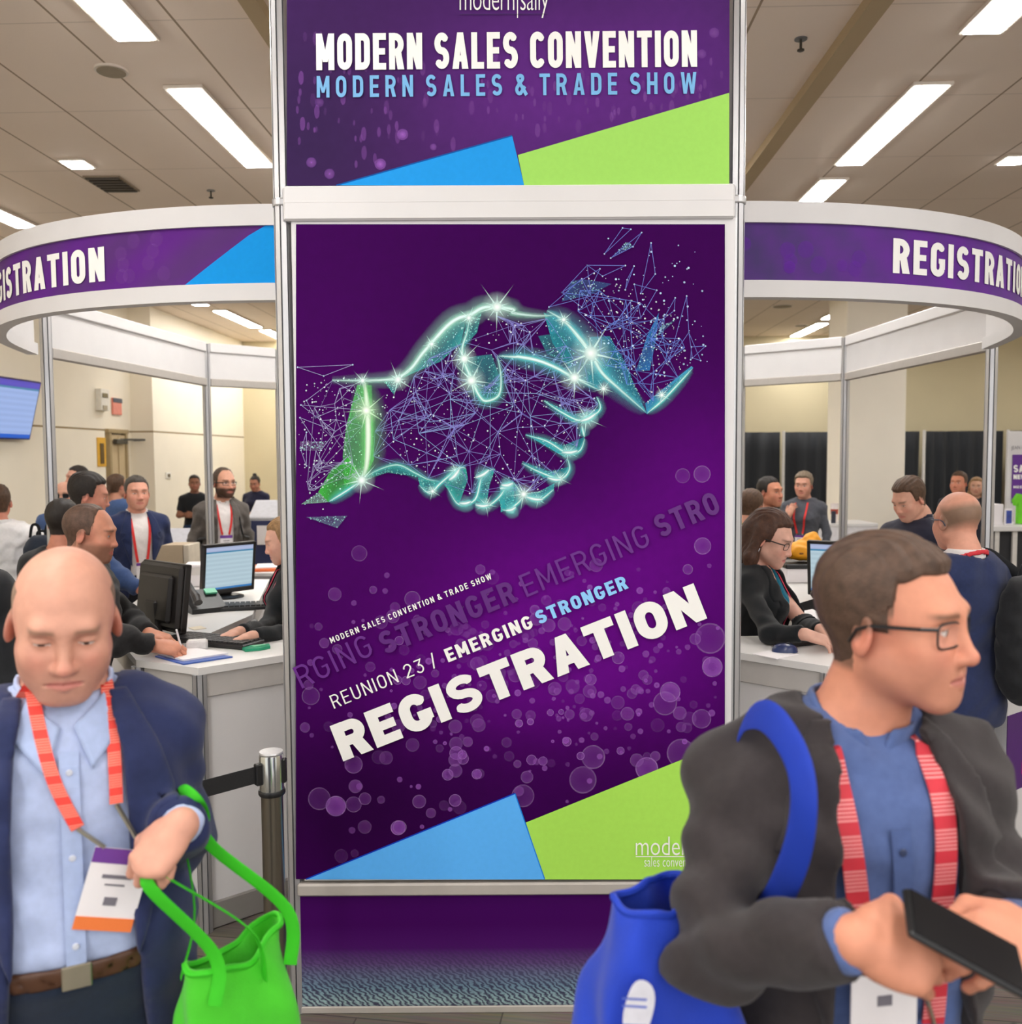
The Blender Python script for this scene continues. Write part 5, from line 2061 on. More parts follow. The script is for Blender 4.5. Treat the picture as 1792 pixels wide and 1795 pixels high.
def loft(P, zs, rx, ry, cx, cy, e=2.3):
    """upright body of elliptical sections, interpolated over height"""
    z = P[:, 2]
    x = P[:, 0] - np.interp(z, zs, cx)
    y = P[:, 1] - np.interp(z, zs, cy)
    a, b_ = np.interp(z, zs, rx), np.interp(z, zs, ry)
    k = ((np.abs(x) / a) ** e + (np.abs(y) / b_) ** e + 1e-12) ** (1 / e)
    d = (k - 1) * np.minimum(a, b_) * .95
    d = np.where(k > 1, np.minimum(d * 1.0, d), d)
    ex = np.maximum(zs[0] - z, z - zs[-1])
    return smax(d, ex, .03)


def vnoise(P, f, seed=0.):
    """cheap smooth wrinkle field"""
    x, y, z = (P * f).T
    return (np.sin(1.3 * x + 2.1 * np.sin(.9 * z + seed)) * np.sin(1.7 * z + 1.3 * np.sin(1.1 * y + seed * 1.7) + .8 * x) + .6 * np.sin(2.3 * y + 1.9 * z + 1.7 * np.sin(1.2 * x + seed * .6)))


def axis_lines(lo, hi, h, fine):
    """grid lines from lo to hi: spacing h, finer inside the given (a,b,hf) ranges"""
    out = [lo]
    while out[-1] < hi:
        x = out[-1]
        st = h
        for a, b_, hf in fine:
            if a - hf <= x <= b_:
                st = min(st, hf)
            elif x < a:
                st = min(st, max(hf, a - x if a - x < h else h))
        out.append(x + st)
    return np.array(out)


def surface_nets(f, xs, ys, zs, B=5):
    nx, ny, nz = len(xs), len(ys), len(zs)

    def centres(v):
        i = np.arange(0, len(v), B)
        e = np.minimum(i + B, len(v) - 1)
        return i, (v[i] + v[e]) / 2, (v[e] - v[i]) / 2
    ix, mx_, hx = centres(xs)
    iy, my_, hy = centres(ys)
    iz, mz_, hz = centres(zs)
    G = np.stack(np.meshgrid(mx_, my_, mz_, indexing='ij'), -1).reshape(-1, 3)
    HD = np.sqrt((hx[:, None, None] ** 2 + hy[None, :, None] ** 2 + hz[None, None, :] ** 2)).reshape(-1)
    Fc = f(G)
    act = (np.abs(Fc) < HD * 1.35 + .012).reshape(len(ix), len(iy), len(iz))
    full = np.repeat(np.repeat(np.repeat(Fc.reshape(len(ix), len(iy), len(iz)), B, 0), B, 1), B, 2)[:nx, :ny, :nz].copy()
    am = np.repeat(np.repeat(np.repeat(act, B, 0), B, 1), B, 2)[:nx, :ny, :nz]
    I = np.argwhere(am)
    P = np.stack([xs[I[:, 0]], ys[I[:, 1]], zs[I[:, 2]]], 1)
    vals = np.concatenate([f(P[k:k + 400000]) for k in range(0, len(P), 400000)]) if len(P) else np.zeros(0)
    full[I[:, 0], I[:, 1], I[:, 2]] = vals
    s = full < 0
    cs = [s[i:nx - 1 + i, j:ny - 1 + j, k:nz - 1 + k] for i in (0, 1) for j in (0, 1) for k in (0, 1)]
    anyv = cs[0].copy(); allv = cs[0].copy()
    for c in cs[1:]:
        anyv |= c; allv &= c
    cell = anyv & ~allv
    C = np.argwhere(cell)
    vid = -np.ones(cell.shape, np.int64)
    vid[cell] = np.arange(len(C))
    acc = np.zeros((len(C), 3)); cnt = np.zeros(len(C))
    crd = (xs, ys, zs)
    edges = [((i, j, k), (i + 1, j, k)) for i in (0,) for j in (0, 1) for k in (0, 1)] + [((i, 0, k), (i, 1, k)) for i in (0, 1) for k in (0, 1)] + [((i, j, 0), (i, j, 1)) for i in (0, 1) for j in (0, 1)]
    for a, b_ in edges:
        ia = C + np.array(a); ib = C + np.array(b_)
        fa = full[ia[:, 0], ia[:, 1], ia[:, 2]]; fb = full[ib[:, 0], ib[:, 1], ib[:, 2]]
        m = (fa < 0) != (fb < 0)
        t = np.where(m, fa / np.where(m, fa - fb, 1), 0)
        pa = np.stack([crd[q][ia[:, q]] for q in range(3)], 1); pb = np.stack([crd[q][ib[:, q]] for q in range(3)], 1)
        acc += np.where(m[:, None], pa + (pb - pa) * t[:, None], 0); cnt += m
    V = acc / np.maximum(cnt, 1)[:, None]
    quads = []
    for ax_ in range(3):
        sl0 = [slice(None)] * 3; sl1 = [slice(None)] * 3
        sl0[ax_] = slice(0, -1); sl1[ax_] = slice(1, None)
        o1, o2 = (ax_ + 1) % 3, (ax_ + 2) % 3
        for q in (o1, o2):
            sl0[q] = slice(1, -1); sl1[q] = slice(1, -1)
        d = s[tuple(sl0)] != s[tuple(sl1)]
        E = np.argwhere(d)
        if not len(E):
            continue
        E2 = E.copy()
        E2[:, o1] += 1; E2[:, o2] += 1
        neg = s[E2[:, 0], E2[:, 1], E2[:, 2]]

        def at(d1, d2):
            q = E2.copy()
            q[:, o1] += d1; q[:, o2] += d2
            return vid[q[:, 0], q[:, 1], q[:, 2]]
        a, b_, c, d_ = at(-1, -1), at(0, -1), at(0, 0), at(-1, 0)
        Q = np.stack([a, b_, c, d_], 1)
        Q[~neg] = Q[~neg][:, ::-1]
        quads.append(Q)
    Q = np.concatenate(quads)
    Q = Q[(Q >= 0).all(1)]
    return V, Q


def mesh_sdf(name, f, lo, hi, h, m, parent, fine=(), colf=None, keep=True):
    """f: implicit function in the parent's own frame; fine: list of (lo3, hi3, h)"""
    ax_ = [axis_lines(lo[i], hi[i], h, [(a[i], b_[i], hf) for a, b_, hf in fine]) for i in range(3)]
    V, Q = surface_nets(f, *ax_)
    if len(V) == 0:
        return None
    used = np.unique(Q)
    remap = -np.ones(len(V), np.int64)
    remap[used] = np.arange(len(used))
    V, Q = V[used], remap[Q]
    if keep:                        # drop specks: keep large connected pieces
        lab = np.arange(len(V))
        for _ in range(400):
            mn = lab[Q].min(1)
            nl = lab.copy()
            for k in range(4):
                np.minimum.at(nl, Q[:, k], mn)
            nl = nl[nl]
            if (nl == lab).all():
                break
            lab = nl
        u, inv, ct = np.unique(lab, return_inverse=True, return_counts=True)
        good = ct[inv] > max(30, .02 * len(V))
        Q = Q[good[Q].all(1)]
        used = np.unique(Q)
        remap = -np.ones(len(V), np.int64)
        remap[used] = np.arange(len(used))
        V, Q = V[used], remap[Q]
    me = bpy.data.meshes.new(name)
    n, k = len(V), len(Q)
    me.vertices.add(n)
    me.vertices.foreach_set('co', V.astype(np.float32).ravel())
    me.loops.add(4 * k)
    me.loops.foreach_set('vertex_index', Q.astype(np.int32).ravel())
    me.polygons.add(k)
    me.polygons.foreach_set('loop_start', np.arange(0, 4 * k, 4, dtype=np.int32))
    me.polygons.foreach_set('loop_total', np.full(k, 4, np.int32))
    me.update(calc_edges=True)
    if colf is not None:
        col = colf(V)
        ca = me.color_attributes.new('Col', 'FLOAT_COLOR', 'POINT')
        ca.data.foreach_set('color', np.concatenate([col, np.ones((n, 1))], 1).astype(np.float32).ravel())
    return link_mesh(name, me, m, parent, smooth=True)


# ------------------------------------------------------------------ head
def head_sdf(P, o, fine=True):
    """head in its own frame: origin between the ears at eye level, face towards -Y, z up; standard adult size"""
    w = o.get('w', 1.)
    j = o.get('jaw', 1.)
    d = ell(P, (0, .016, .032), (.0765 * w, .098, .088))
    d = smin(d, ell(P, (0, -.028, -.010), (.066 * w, .066, .085)), .03)
    d = smin(d, ell(P, (0, -.030, -.066), (.056 * w * j, .052, .046)), .035)
    d = smin(d, ell(P, (0, -.076, -.102), (.021 * j, .017, .018)), .03)
    for s in (-1, 1):
        d = smin(d, cone(P, (s * .048 * w, .0, -.055), (s * .021 * j, -.07, -.1), .02, .014), .03)     # jaw line
        d = smin(d, ell(P, (s * .041 * w, -.066, -.029), (.022, .018, .020)), .03)                     # cheek bone
        d = smin(d, ell(P, (s * .029 * w, -.057, -.056), (.024, .026, .028)), .03)                     # cheek
    d = smin(d, cone(P, (-.034, -.082, .021), (.034, -.082, .021), .013, .013), .022)                   # brow
    if fine:
        for s in (-1, 1):
            d = smax(d, -ell(P, (s * .033, -.104, .000), (.021, .020, .0135)), .018)                   # orbit
        nl = o.get('nose', 1.)
        d = smin(d, cone(P, (0, -.089, .012), (0, -.1045 * nl, -.034), .0068, .0105), .014)  # bridge
        d = smin(d, ell(P, (0, -.1065 * nl, -.0385), (.0120, .0105, .0098)), .01)
        for s in (-1, 1):
            d = smin(d, ell(P, (s * .0130, -.0985, -.0415), (.0075, .0105, .0075)), .007)                   # wings
        mo = o.get('open', 0.)
        d = smin(d, ell(P, (0, -.082, -.070), (.031, .0125, .022)), .02)                                 # muzzle
        for s in (-1, 1):                                                                              # lips, slightly bowed
            d = smin(d, cone(P, (0, -.0958, -.0652), (s * .0262, -.0890, -.0698), .0046, .0026), .006)
            d = smin(d, cone(P, (0, -.0950, -.0772 - mo), (s * .023, -.0890, -.0724), .0058, .003), .007)
            d = smax(d, -cone(P, (0, -.1012, -.0710), (s * .0275, -.0932, -.0714), .0024, .0022), .003)  # mouth line
        for s in (-1, 1):
            d = smin(d, ell(P, (s * .0325, -.0760, .000), (.0145, .0125, .0125)), .004)                 # eyeball
            cl = o.get('lid', .35)       # 0 open, 1 closed
            d = smin(d, ell(P, (s * .0325, -.0745, .0062 - .004 * cl), (.0175, .0140, .0090 + .004 * cl)), .003)   # upper lid
            d = smin(d, ell(P, (s * .0325, -.0735, -.0098), (.0165, .0130, .0062)), .004)               # lower lid
    for s in (-1, 1):                                                                                   # ears
        Q = (P - np.array([s * .0785 * w, .012, -.012])) @ rot(0, s * -8, s * 24)
        e = ell(Q, (0, 0, 0), (.0075, .019, .0325))
        e = smax(e, -ell(Q, (s * .0075, -.002, .004), (.006, .0105, .019)), .005)
        d = smin(d, e, .006)
    # neck
    d = smin(d, cone(P, (0, .022, -.05), (0, .040, -.135), .054 * o.get('neck', 1.), .056 * o.get('neck', 1.)), .03)
    return d


def head_paint(P, o):
    """complexion in the head frame"""
    n = len(P)
    sk = np.array(lin(o.get('skin', (222, 170, 148)))[:3])
    C = np.tile(sk, (n, 1))
    x, y, z = P.T

    def blend(m, c, a=1.):
        m = np.clip(m, 0, 1)[:, None] * a
        C[:] = C * (1 - m) + np.array(lin(c)[:3]) * m
    fr = np.clip((-y - .02) / .03, 0, 1)
    for s in (-1, 1):
        blend(np.exp(-((x - s * .043) / .02) ** 2 - ((z + .035) / .022) ** 2) * fr, o.get('flush', (214, 128, 112)), .4)
    blend(np.exp(-(x / .014) ** 2 - ((z + .036) / .014) ** 2) * fr, o.get('flush', (214, 128, 112)), .45)
    blend(np.clip((np.abs(x) - .066) / .01, 0, 1) * np.exp(-((z + .012) / .04) ** 2), o.get('flush', (206, 116, 100)), .5)
    if o.get('beard'):
        b_ = np.clip((-.036 - z + .010 * np.clip(np.abs(x) / .05, 0, 1)) / .022, 0, 1) * np.clip((.03 - y) / .02, 0, 1) * np.clip((z + .135) / .02, 0, 1)
        b_ *= 1 - np.exp(-(x / .02) ** 2 - ((z + .071) / .008) ** 2)
        b_ = np.maximum(b_, np.exp(-((np.abs(x) - .06) / .02) ** 2) * np.clip((.03 - z) / .01, 0, 1) * np.clip((z + .1) / .01, 0, 1) * np.exp(-((y + .0) / .026) ** 2))
        blend(b_, o['beard'], o.get('beard_a', .8))
    lp = np.exp(-((z + .0712) / (.0088 * (1 - .55 * np.clip(np.abs(x) / .027, 0, 1) ** 2))) ** 4) * np.clip((.0285 - np.abs(x)) / .004, 0, 1) * np.clip((-y - .08) / .006, 0, 1)
    blend(lp, o.get('lips', (184, 96, 92)), .75)
    bz = .0235 + .004 * np.cos(np.clip(np.abs(np.abs(x) - .034) / .022, 0, 1.5)) - .004
    br = np.exp(-((z - bz) / .0045) ** 2) * np.clip((.022 - np.abs(np.abs(x) - .034)) / .006, 0, 1) * np.clip((-y - .05) / .01, 0, 1)
    blend(br, o.get('brow', (96, 68, 50)), .8)
    # eyes
    for s in (-1, 1):
        ex, ez = x - s * .0325, z + .0006
        cl = o.get('lid', .35)
        eye = ((ex / .0125) ** 2 + ((ez + .0012 * cl) / (.0058 * (1 - .72 * cl))) ** 2 < 1) & (y < -.078)
        C[eye] = np.array(lin((226, 216, 210))[:3])
        g = o.get('gaze', 0.) * .006
        ir = eye & ((ex - g) ** 2 + (ez + .001) ** 2 < .0052 ** 2)
        C[ir] = np.array(lin(o.get('iris', (74, 62, 52)))[:3])
        C[ir & ((ex - g) ** 2 + (ez + .001) ** 2 < .0024 ** 2)] = .006
        ls = np.exp(-((ez - .0058 * (1 - .72 * cl) + .0012 * cl) / .0012) ** 2) * np.clip((.0145 - np.abs(ex)) / .003, 0, 1) * (y < -.07)
        blend(ls, (70, 46, 38), .8)
    if o.get('stubble'):
        h_ = np.clip(hair_zone(P, o.get('hair_kind', 'short')) / o.get('stubble_w', .012), 0, 1)
        blend(h_, o['stubble'], o.get('stubble_a', .6))
    return C


def hair_zone(P, kind):
    """positive where hair grows, in the head frame"""
    x, y, z = P.T
    ax_ = np.abs(x)
    if kind == 'ring':           # bald crown, hair round the back and sides
        top = .068 - z + .25 * np.clip(y - .04, 0, 1)
        frontl = y + .012 + .15 * np.clip(z, -.1, .1)
        low = z + .055 + .3 * np.clip(.03 - y, -.1, .1)
        return np.minimum(np.minimum(top, frontl), low)
    line = .074 if kind != 'receding' else .098
    zl = np.where(y < -.035, line - .25 * np.clip(ax_ - .045, 0, .05) * 2.2, 0)
    front = z - (line - np.clip((ax_ - .040) / .02, 0, 1) * .012)
    side = np.where(y < -.030, front, z - np.where(y < .012, .012 - (y + .03) * .5, -.02 - (y - .012) * .75))
    side = np.where((y < .004) & (y >= -.030) & (z > -.012), np.maximum(side, np.minimum((y + .030) * 1.2, .010 + z)), side)
    if kind == 'receding':
        side = np.where(z > .05, np.minimum(side, y + .062 - .5 * np.clip(.035 - ax_, 0, 1) * 0 + .6 * (ax_ < .02) * .03), side)
    return np.where(y > .03, np.minimum(z + .075, .2), side)


def hair_sdf(P, o):
    kind = o.get('hair_kind', 'short')
    t = o.get('hair_t', .010)
    w = o.get('w', 1.)
    sk = ell(P, (0, .016, .032), (.0765 * w, .098, .088))
    sk = smin(sk, ell(P, (0, -.028, -.010), (.066 * w, .066, .085)), .03)
    sk = smin(sk, cone(P, (0, .022, -.05), (0, .040, -.135), .054, .056), .03)
    x, y, z = P.T
    vol = np.clip((z - .02) / .08, 0, 1)
    nz = .0013 * np.sin(x * 330 + 2.2 * np.sin(z * 38 + y * 34)) + .0010 * np.sin(x * 150 + y * 60 - z * 40)
    zone = hair_zone(P, kind)
    edge = np.clip(zone / .022, 0., 1.)
    d = sk - t * (.35 + .65 * vol) * (.12 + .88 * edge) - nz * o.get('hair_n', 1.) * (.4 + vol) * edge
    d = smax(d, -zone, .010)
    if kind in ('long', 'pony'):
        L = o.get('hair_len', .26)
        for s in (-1, 1):
            d = smin(d, cone(P, (s * .066, .028, .03), (s * .080, .030, -.10), .026, .028) + nz, .03)
            d = smin(d, cone(P, (s * .080, .030, -.10), (s * .072, -.015, -L), .030, .018) + nz, .03)
        d = smin(d, cone(P, (0, .085, .0), (0, .075, -L * .85), .052, .05) + nz, .04)
        f = smax(-(y + .012), z - .055, .01)
        d = np.where(True, d, f)
    if kind == 'tied':
        d = smin(d, cone(P, (0, .10, -.01), (0, .13, -.09), .028, .018) + nz, .02)
    if kind == 'bun':
        d = smin(d, ell(P, (0, .03, .138), (.034, .034, .03)) + nz, .012)
    return d


# ------------------------------------------------------------------ hands
def hand_pts(pose):
    """finger chains in a right-hand frame: wrist at origin, fingers towards +X, palm facing -Z, thumb towards +Y"""
    if pose == 'fist':         # closed round a handle
        B, M, T = -62, -80, -55
    elif pose == 'relax':
        B, M, T = -22, -34, -20
    elif pose == 'type':
        B, M, T = -14, -38, -26
    elif pose == 'grip':       # round a phone
        B, M, T = -38, -52, -30
    elif pose == 'pen':
        B, M, T = -46, -50, -22
    else:
        B, M, T = -8, -10, -8
    ch = []
    for k, (y, L, sp) in enumerate(((.028, .94, 6), (.009, 1.03, 1), (-.011, .97, -4), (-.029, .78, -10))):
        p = np.array([.088 - abs(k - 1) * .004, y, .0])
        pts = [p]
        ang = 0.
        for seg, a in zip((.043, .027, .021), (B - k * 3, M, T)):
            ang += a
            d = rot(0, -ang, sp) @ np.array([1., 0, 0])
            p = p + d * seg * L
            pts.append(p)
        ch.append(pts)
    if pose in ('fist', 'grip', 'pen'):
        th = [(.022, .030, -.006), (.052, .052, -.026), (.082, .040, -.044), (.100, .020, -.050)]
    elif pose == 'type':
        th = [(.022, .030, -.006), (.050, .052, -.016), (.076, .058, -.028), (.095, .056, -.038)]
    else:
        th = [(.022, .030, -.004), (.050, .054, -.012), (.080, .062, -.018), (.102, .062, -.022)]
    return ch, [np.array(t) for t in th]


def hand_sdf(P, wrist, R, side, pose, sc=1.):
    """side: +1 right hand frame as above, -1 mirrored"""
    Q = (P - np.asarray(wrist)) @ R / sc
    Q = Q * np.array([1, side, 1])
    ch, th = hand_pts(pose)
    d = cone(Q, (0, 0, 0), (.03, 0, 0), .026, .024)
    palm = ell(Q, (.056, 0, .001), (.050, .040, .0165))
    d = smin(d, palm, .02)
    d = smin(d, cone(Q, (.03, -.018, -.002), (.078, -.026, -.002), .016, .0135), .012)
    d = smin(d, cone(Q, (.02, .02, -.006), (.05, .034, -.012), .016, .016), .014)
    for k, pts in enumerate(ch):
        rr = (.0092, .0094, .0090, .0080)[k]
        d = smin(d, cone(Q, (.05, pts[0][1] * .8, .002), pts[0], .010, rr * 1.08), .006)
        d = smin(d, cone(Q, pts[0], pts[1], rr * 1.08, rr * .98), .004)
        d = smin(d, cone(Q, pts[1], pts[2], rr, rr * .92), .003)
        d = smin(d, cone(Q, pts[2], pts[3], rr * .93, rr * .78), .003)
    d = smin(d, cone(Q, th[0], th[1], .016, .0125), .012)
    d = smin(d, cone(Q, th[1], th[2], .0122, .0105), .005)
    d = smin(d, cone(Q, th[2], th[3], .0108, .0085), .004)
    return d * sc
# ------------------------------------------------------------------ dressed figures
SKIN = attr_mat('complexion', .48, spec=.35, noise=.05, nscale=45, bump=.12, bscale=420)


def cloth(name, c, var=.10, bump=.45, sheen=.15, scale=70, bscale=900, rough=.88):
    return mat(name, c, rough, var=var, scale=scale, bump=bump, bscale=bscale, sheen=sheen, spec=.2)


def hairmat(name, c):
    return mat(name, c, .55, var=.28, scale=55, bump=.5, bscale=240, spec=.35)


ZS = np.array([.80, .88, .95, 1.02, 1.10, 1.20, 1.30, 1.38, 1.44, 1.49])
RX = np.array([.150, .166, .168, .160, .153, .157, .168, .170, .148, .085])
RY = np.array([.104, .118, .116, .110, .108, .114, .120, .113, .090, .062])
CYB = np.array([.012, .014, .010, .002, -.004, -.004, .002, .012, .022, .032])


def _dense(v):
    t = np.array([p[1] for p in smooth_path(list(zip(_Z0, v)), 6)])
    return t


_Z0 = ZS
ZSd = np.array([p[0] for p in smooth_path(list(zip(_Z0, RX)), 6)])
RX, RY, CYB = _dense(RX), _dense(RY), _dense(CYB)
ZS = ZSd


def atD(px, py, d):
    return EYE + ray(px, py) * d


class Person:
    def __init__(self, label, x, y, yaw=0., s=1., o=None, lean=0., side=0., head=(0, 0, 0), hs=1., belly=0., build=1., arms=None, legs=None, h=.02, hf=.005, z0=0., hand_h=None, group=None, shoulder=1., category='person', fem=False, at=None, hoff=(0, 0)):
        self.o = o or {}
        self.s, self.lean, self.side, self.build, self.belly, self.sh = s, math.tan(math.radians(lean)), math.tan(math.radians(side)), build, belly, shoulder
        self.h, self.hf, self.hand_h = h, hf, hand_h or hf
        self.fem = fem
        self.yaw = math.radians(yaw)
        self.loc = np.array([x, y, z0])
        c_, s_ = math.cos(self.yaw), math.sin(self.yaw)
        self.Rw = np.array([[c_, -s_, 0], [s_, c_, 0], [0, 0, 1]])
        self.cy = CYB - self.lean * np.clip(ZS - .95, 0, 1)
        self.cx = self.side * np.clip(ZS - .95, 0, 1)
        self.N = np.array([self.side * .5, .032 - self.lean * .5, 1.45])
        self.hs = hs
        self.Rh = rot(*head)
        up = np.array([self.side * .3, -self.lean * .55, 1.])
        self.piv = self.N + up / np.linalg.norm(up) * .085 + np.array([hoff[0], hoff[1], 0.])
        self.HO = self.piv + self.Rh @ np.array([0, -.030, .105]) * hs
        if at is not None:            # put the head where it is seen; the height follows from standing on the floor
            at = np.asarray(at, float)
            if s is None:
                self.s = s = at[2] / self.HO[2]
                z0 = 0.
            else:
                z0 = at[2] - self.HO[2] * s
            q = self.Rw @ (self.HO * s)
            self.loc = np.array([at[0] - q[0], at[1] - q[1], z0])
        sx = .180 * build * shoulder
        self.shd = {k: np.array([k * sx + self.side * .46, .018 - self.lean * .46, 1.395]) for k in (-1, 1)}
        self.arm = {}
        arms = arms or {}
        for k, nm in ((-1, 'R'), (1, 'L')):
            a = dict(elbow=(k * .245 * build, .045 - self.lean * .1, 1.125), wrist=(k * .240 * build, -.035, .885), fingers=(0, -.12, -1), back=(k, .1, 0), pose='relax')
            a.update(arms.get(nm, {}))
            for q in ('elbow', 'wrist'):
                v = a[q]
                if len(v) == 4:       # ('px', x, y, depth)
                    v = self.local(atD(v[1], v[2], v[3]))
                a[q] = np.asarray(v, float)
            for q in ('fingers', 'back'):
                if q + '_w' in a:
                    a[q] = self.Rw.T @ np.asarray(a[q + '_w'], float)
            fx = np.asarray(a['fingers'], float); fx /= np.linalg.norm(fx)
            bz = np.asarray(a['back'], float); bz = bz - fx * (bz @ fx); bz /= np.linalg.norm(bz)
            a['R'] = np.stack([fx, np.cross(bz, fx), bz], 1)
            self.arm[k] = a
        legs = legs or {}
        self.leg = {}
        for k, nm in ((-1, 'R'), (1, 'L')):
            l = dict(hip=(k * .088, .01, .90), knee=(k * .095, -.005, .50), ankle=(k * .098, .035, .085), toe=(k * .115, -.13, .03))
            l.update(legs.get(nm, {}))
            self.leg[k] = {q: np.asarray(v, float) for q, v in l.items()}
        # body mesh is the thing itself
        fine = [(self.HO - .17 * hs, self.HO + .17 * hs, hf)]
        for k in (-1, 1):
            a = self.arm[k]
            if a.get('hide'):
                continue
            c = a['wrist'] + a['R'][:, 0] * .08
            fine.append((c - .125, c + .125, self.hand_h))
        pts = np.array([self.HO] + [a['wrist'] for a in self.arm.values()] + [a['elbow'] for a in self.arm.values()] + [l[q] for l in self.leg.values() for q in ('knee', 'ankle', 'toe')] + [self.shd[1], self.shd[-1]])
        self.lo = pts.min(0) - .22
        self.hi = pts.max(0) + .22
        self.lo[2] = max(-.02, self.lo[2])
        self.lo[2] = -.01
        self.root = mesh_sdf('person', self.body, self.lo, self.hi, max(h, .02), SKIN, None, fine, self.paint)
        self.root.location = self.loc
        self.root.rotation_euler = (0, 0, self.yaw)
        self.root.scale = (s, s, s)
        thing(self.root, label, category, group)

    # --- frames
    def world(self, p):
        return self.loc + self.Rw @ (np.asarray(p, float) * self.s)

    def local(self, w):
        return (self.Rw.T @ (np.asarray(w, float) - self.loc)) / self.s

    def H(self, P):
        return ((P - self.HO) @ self.Rh) / self.hs

    def hw(self, q):
        """head frame point(s) -> person's frame"""
        return self.HO + (np.asarray(q, float) * self.hs) @ self.Rh.T

    # --- implicit functions
    def torso(self, P, off=0., flare=0., z_lo=None):
        b = self.build
        bel = self.belly * np.exp(-((ZS - 1.07) / .12) ** 2)
        fe = (.020 * np.exp(-((ZS - 1.29) / .06) ** 2)) if self.fem else 0 * ZS
        wst = (-.018 * np.exp(-((ZS - 1.13) / .07) ** 2)) if self.fem else 0 * ZS
        rx = RX * b + off + wst + bel * .5
        ry = RY * b + off + bel + fe
        cy = self.cy - bel * .7 - fe
        if flare:
            f = np.clip((1.05 - ZS) / .25, 0, 1) * flare
            rx = rx + f
            ry = ry + f
        return loft(P, ZS, rx, ry, self.cx, cy)

    def shoulders(self, P, off=0.):
        d = np.full(len(P), 9.)
        for k in (-1, 1):
            a = self.N + np.array([k * .045, .0, -.005])
            d = np.minimum(d, cone(P, a, self.shd[k], .050 + off, .054 * self.build + off))
        return d

    def sleeves(self, P, r0, r1, r2, r3, cut=0., short=None, k_=.03):
        d = np.full(len(P), 9.)
        for k in (-1, 1):
            a = self.arm[k]
            e, w_ = a['elbow'], a['wrist']
            if short is None:
                we = w_ + (e - w_) / np.linalg.norm(e - w_) * cut
                q = smin(cone(P, self.shd[k], e, r0, r1), cone(P, e, we, r2, r3), k_)
                n = (e - w_) / np.linalg.norm(e - w_)
                near = np.linalg.norm(P - w_, axis=1) < .2
                pl = -((P - we) @ n) - .004
                q = np.where(near, smax(q, pl, .008), q)
            else:
                e2 = self.shd[k] + (e - self.shd[k]) * short
                q = cone(P, self.shd[k], e2, r0, r1 * 1.05)
                n = (e - self.shd[k]) / np.linalg.norm(e - self.shd[k])
                q = smax(q, (P - e2) @ n, .006)
            d = np.minimum(d, q)
        return d

    def neckcone(self, P, r, r2=None, ext=.05):
        a = self.N + np.array([0, 0, -.06])
        b_ = self.piv + (self.piv - self.N) * .3 + np.array([0, 0, ext])
        return cone(P, a, b_, r if r2 is None else r2, r)

    def body(self, P):
        r = np.linalg.norm(P - self.HO, axis=1)
        d = r - .10
        m = r < .27
        if m.any():
            d[m] = head_sdf(self.H(P[m]), self.o) * self.hs
        nk = .055 * self.o.get('neck', 1.)
        tor = smin(self.torso(P, -.004), self.shoulders(P, -.004), .05)
        tor = smin(tor, cone(P, self.N + np.array([0, 0, -.03]), self.hw((0, .040, -.125)), nk * 1.12, nk), .045)
        d = smin(d, tor, .02)
        for k in (-1, 1):
            a = self.arm[k]
            b = self.build
            q = smin(cone(P, self.shd[k], a['elbow'], .050 * b, .040 * b), cone(P, a['elbow'], a['wrist'], .042 * b, .027), .02)
            d = smin(d, q, .03)
            if not a.get('hide'):
                rr = np.linalg.norm(P - a['wrist'] - a['R'][:, 0] * .07, axis=1)
                hd = rr - .10
                m = rr < .22
                if m.any():
                    hd[m] = hand_sdf(P[m], a['wrist'], a['R'], -k, a['pose'], a.get('sc', 1.))
                d = smin(d, hd, .012)
            l = self.leg[k]
            q = smin(cone(P, l['hip'], l['knee'], .078 * b, .055), cone(P, l['knee'], l['ankle'], .054, .038), .03)
            q = smin(q, cone(P, l['ankle'], l['toe'], .036, .026), .02)
            d = smin(d, q, .03)
        return d

    def paint(self, V):
        C = np.tile(np.array(lin(self.o.get('skin', (222, 170, 148)))[:3]), (len(V), 1))
        r = np.linalg.norm(V - self.HO, axis=1)
        m = r < .24 * self.hs
        C[m] = head_paint(self.H(V[m]), self.o)
        hc = np.array(lin(self.o.get('hand_skin', self.o.get('skin', (222, 170, 148))))[:3])
        for k in (-1, 1):
            w_ = self.arm[k]['wrist']
            C[np.linalg.norm(V - w_, axis=1) < .24] = hc
        return C

    # --- garments
    def part(self, name, f, lo, hi, h, m, parent=None, fine=(), keep=True):
        return mesh_sdf(name, f, np.asarray(lo, float), np.asarray(hi, float), h, m, parent or self.root, fine, keep=keep)

    def tb(self, z0, z1, arms=True, pad=.1):
        """bounding box of the trunk (and the arms)"""
        p = [np.array([self.cx[i] + sx * (RX[i] * self.build + self.belly), self.cy[i] + sy * (RY[i] + self.belly), ZS[i]]) for i in range(len(ZS)) for sx in (-1, 1) for sy in (-1, 1)]
        p += [self.shd[-1], self.shd[1]]
        if arms:
            for a in self.arm.values():
                p += [a['elbow'], a['wrist']]
        p = np.array(p)
        lo, hi = p.min(0) - pad, p.max(0) + pad
        lo[2] = min(z0, lo[2] + pad - .08) if arms else z0
        hi[2] = z1
        return lo, hi

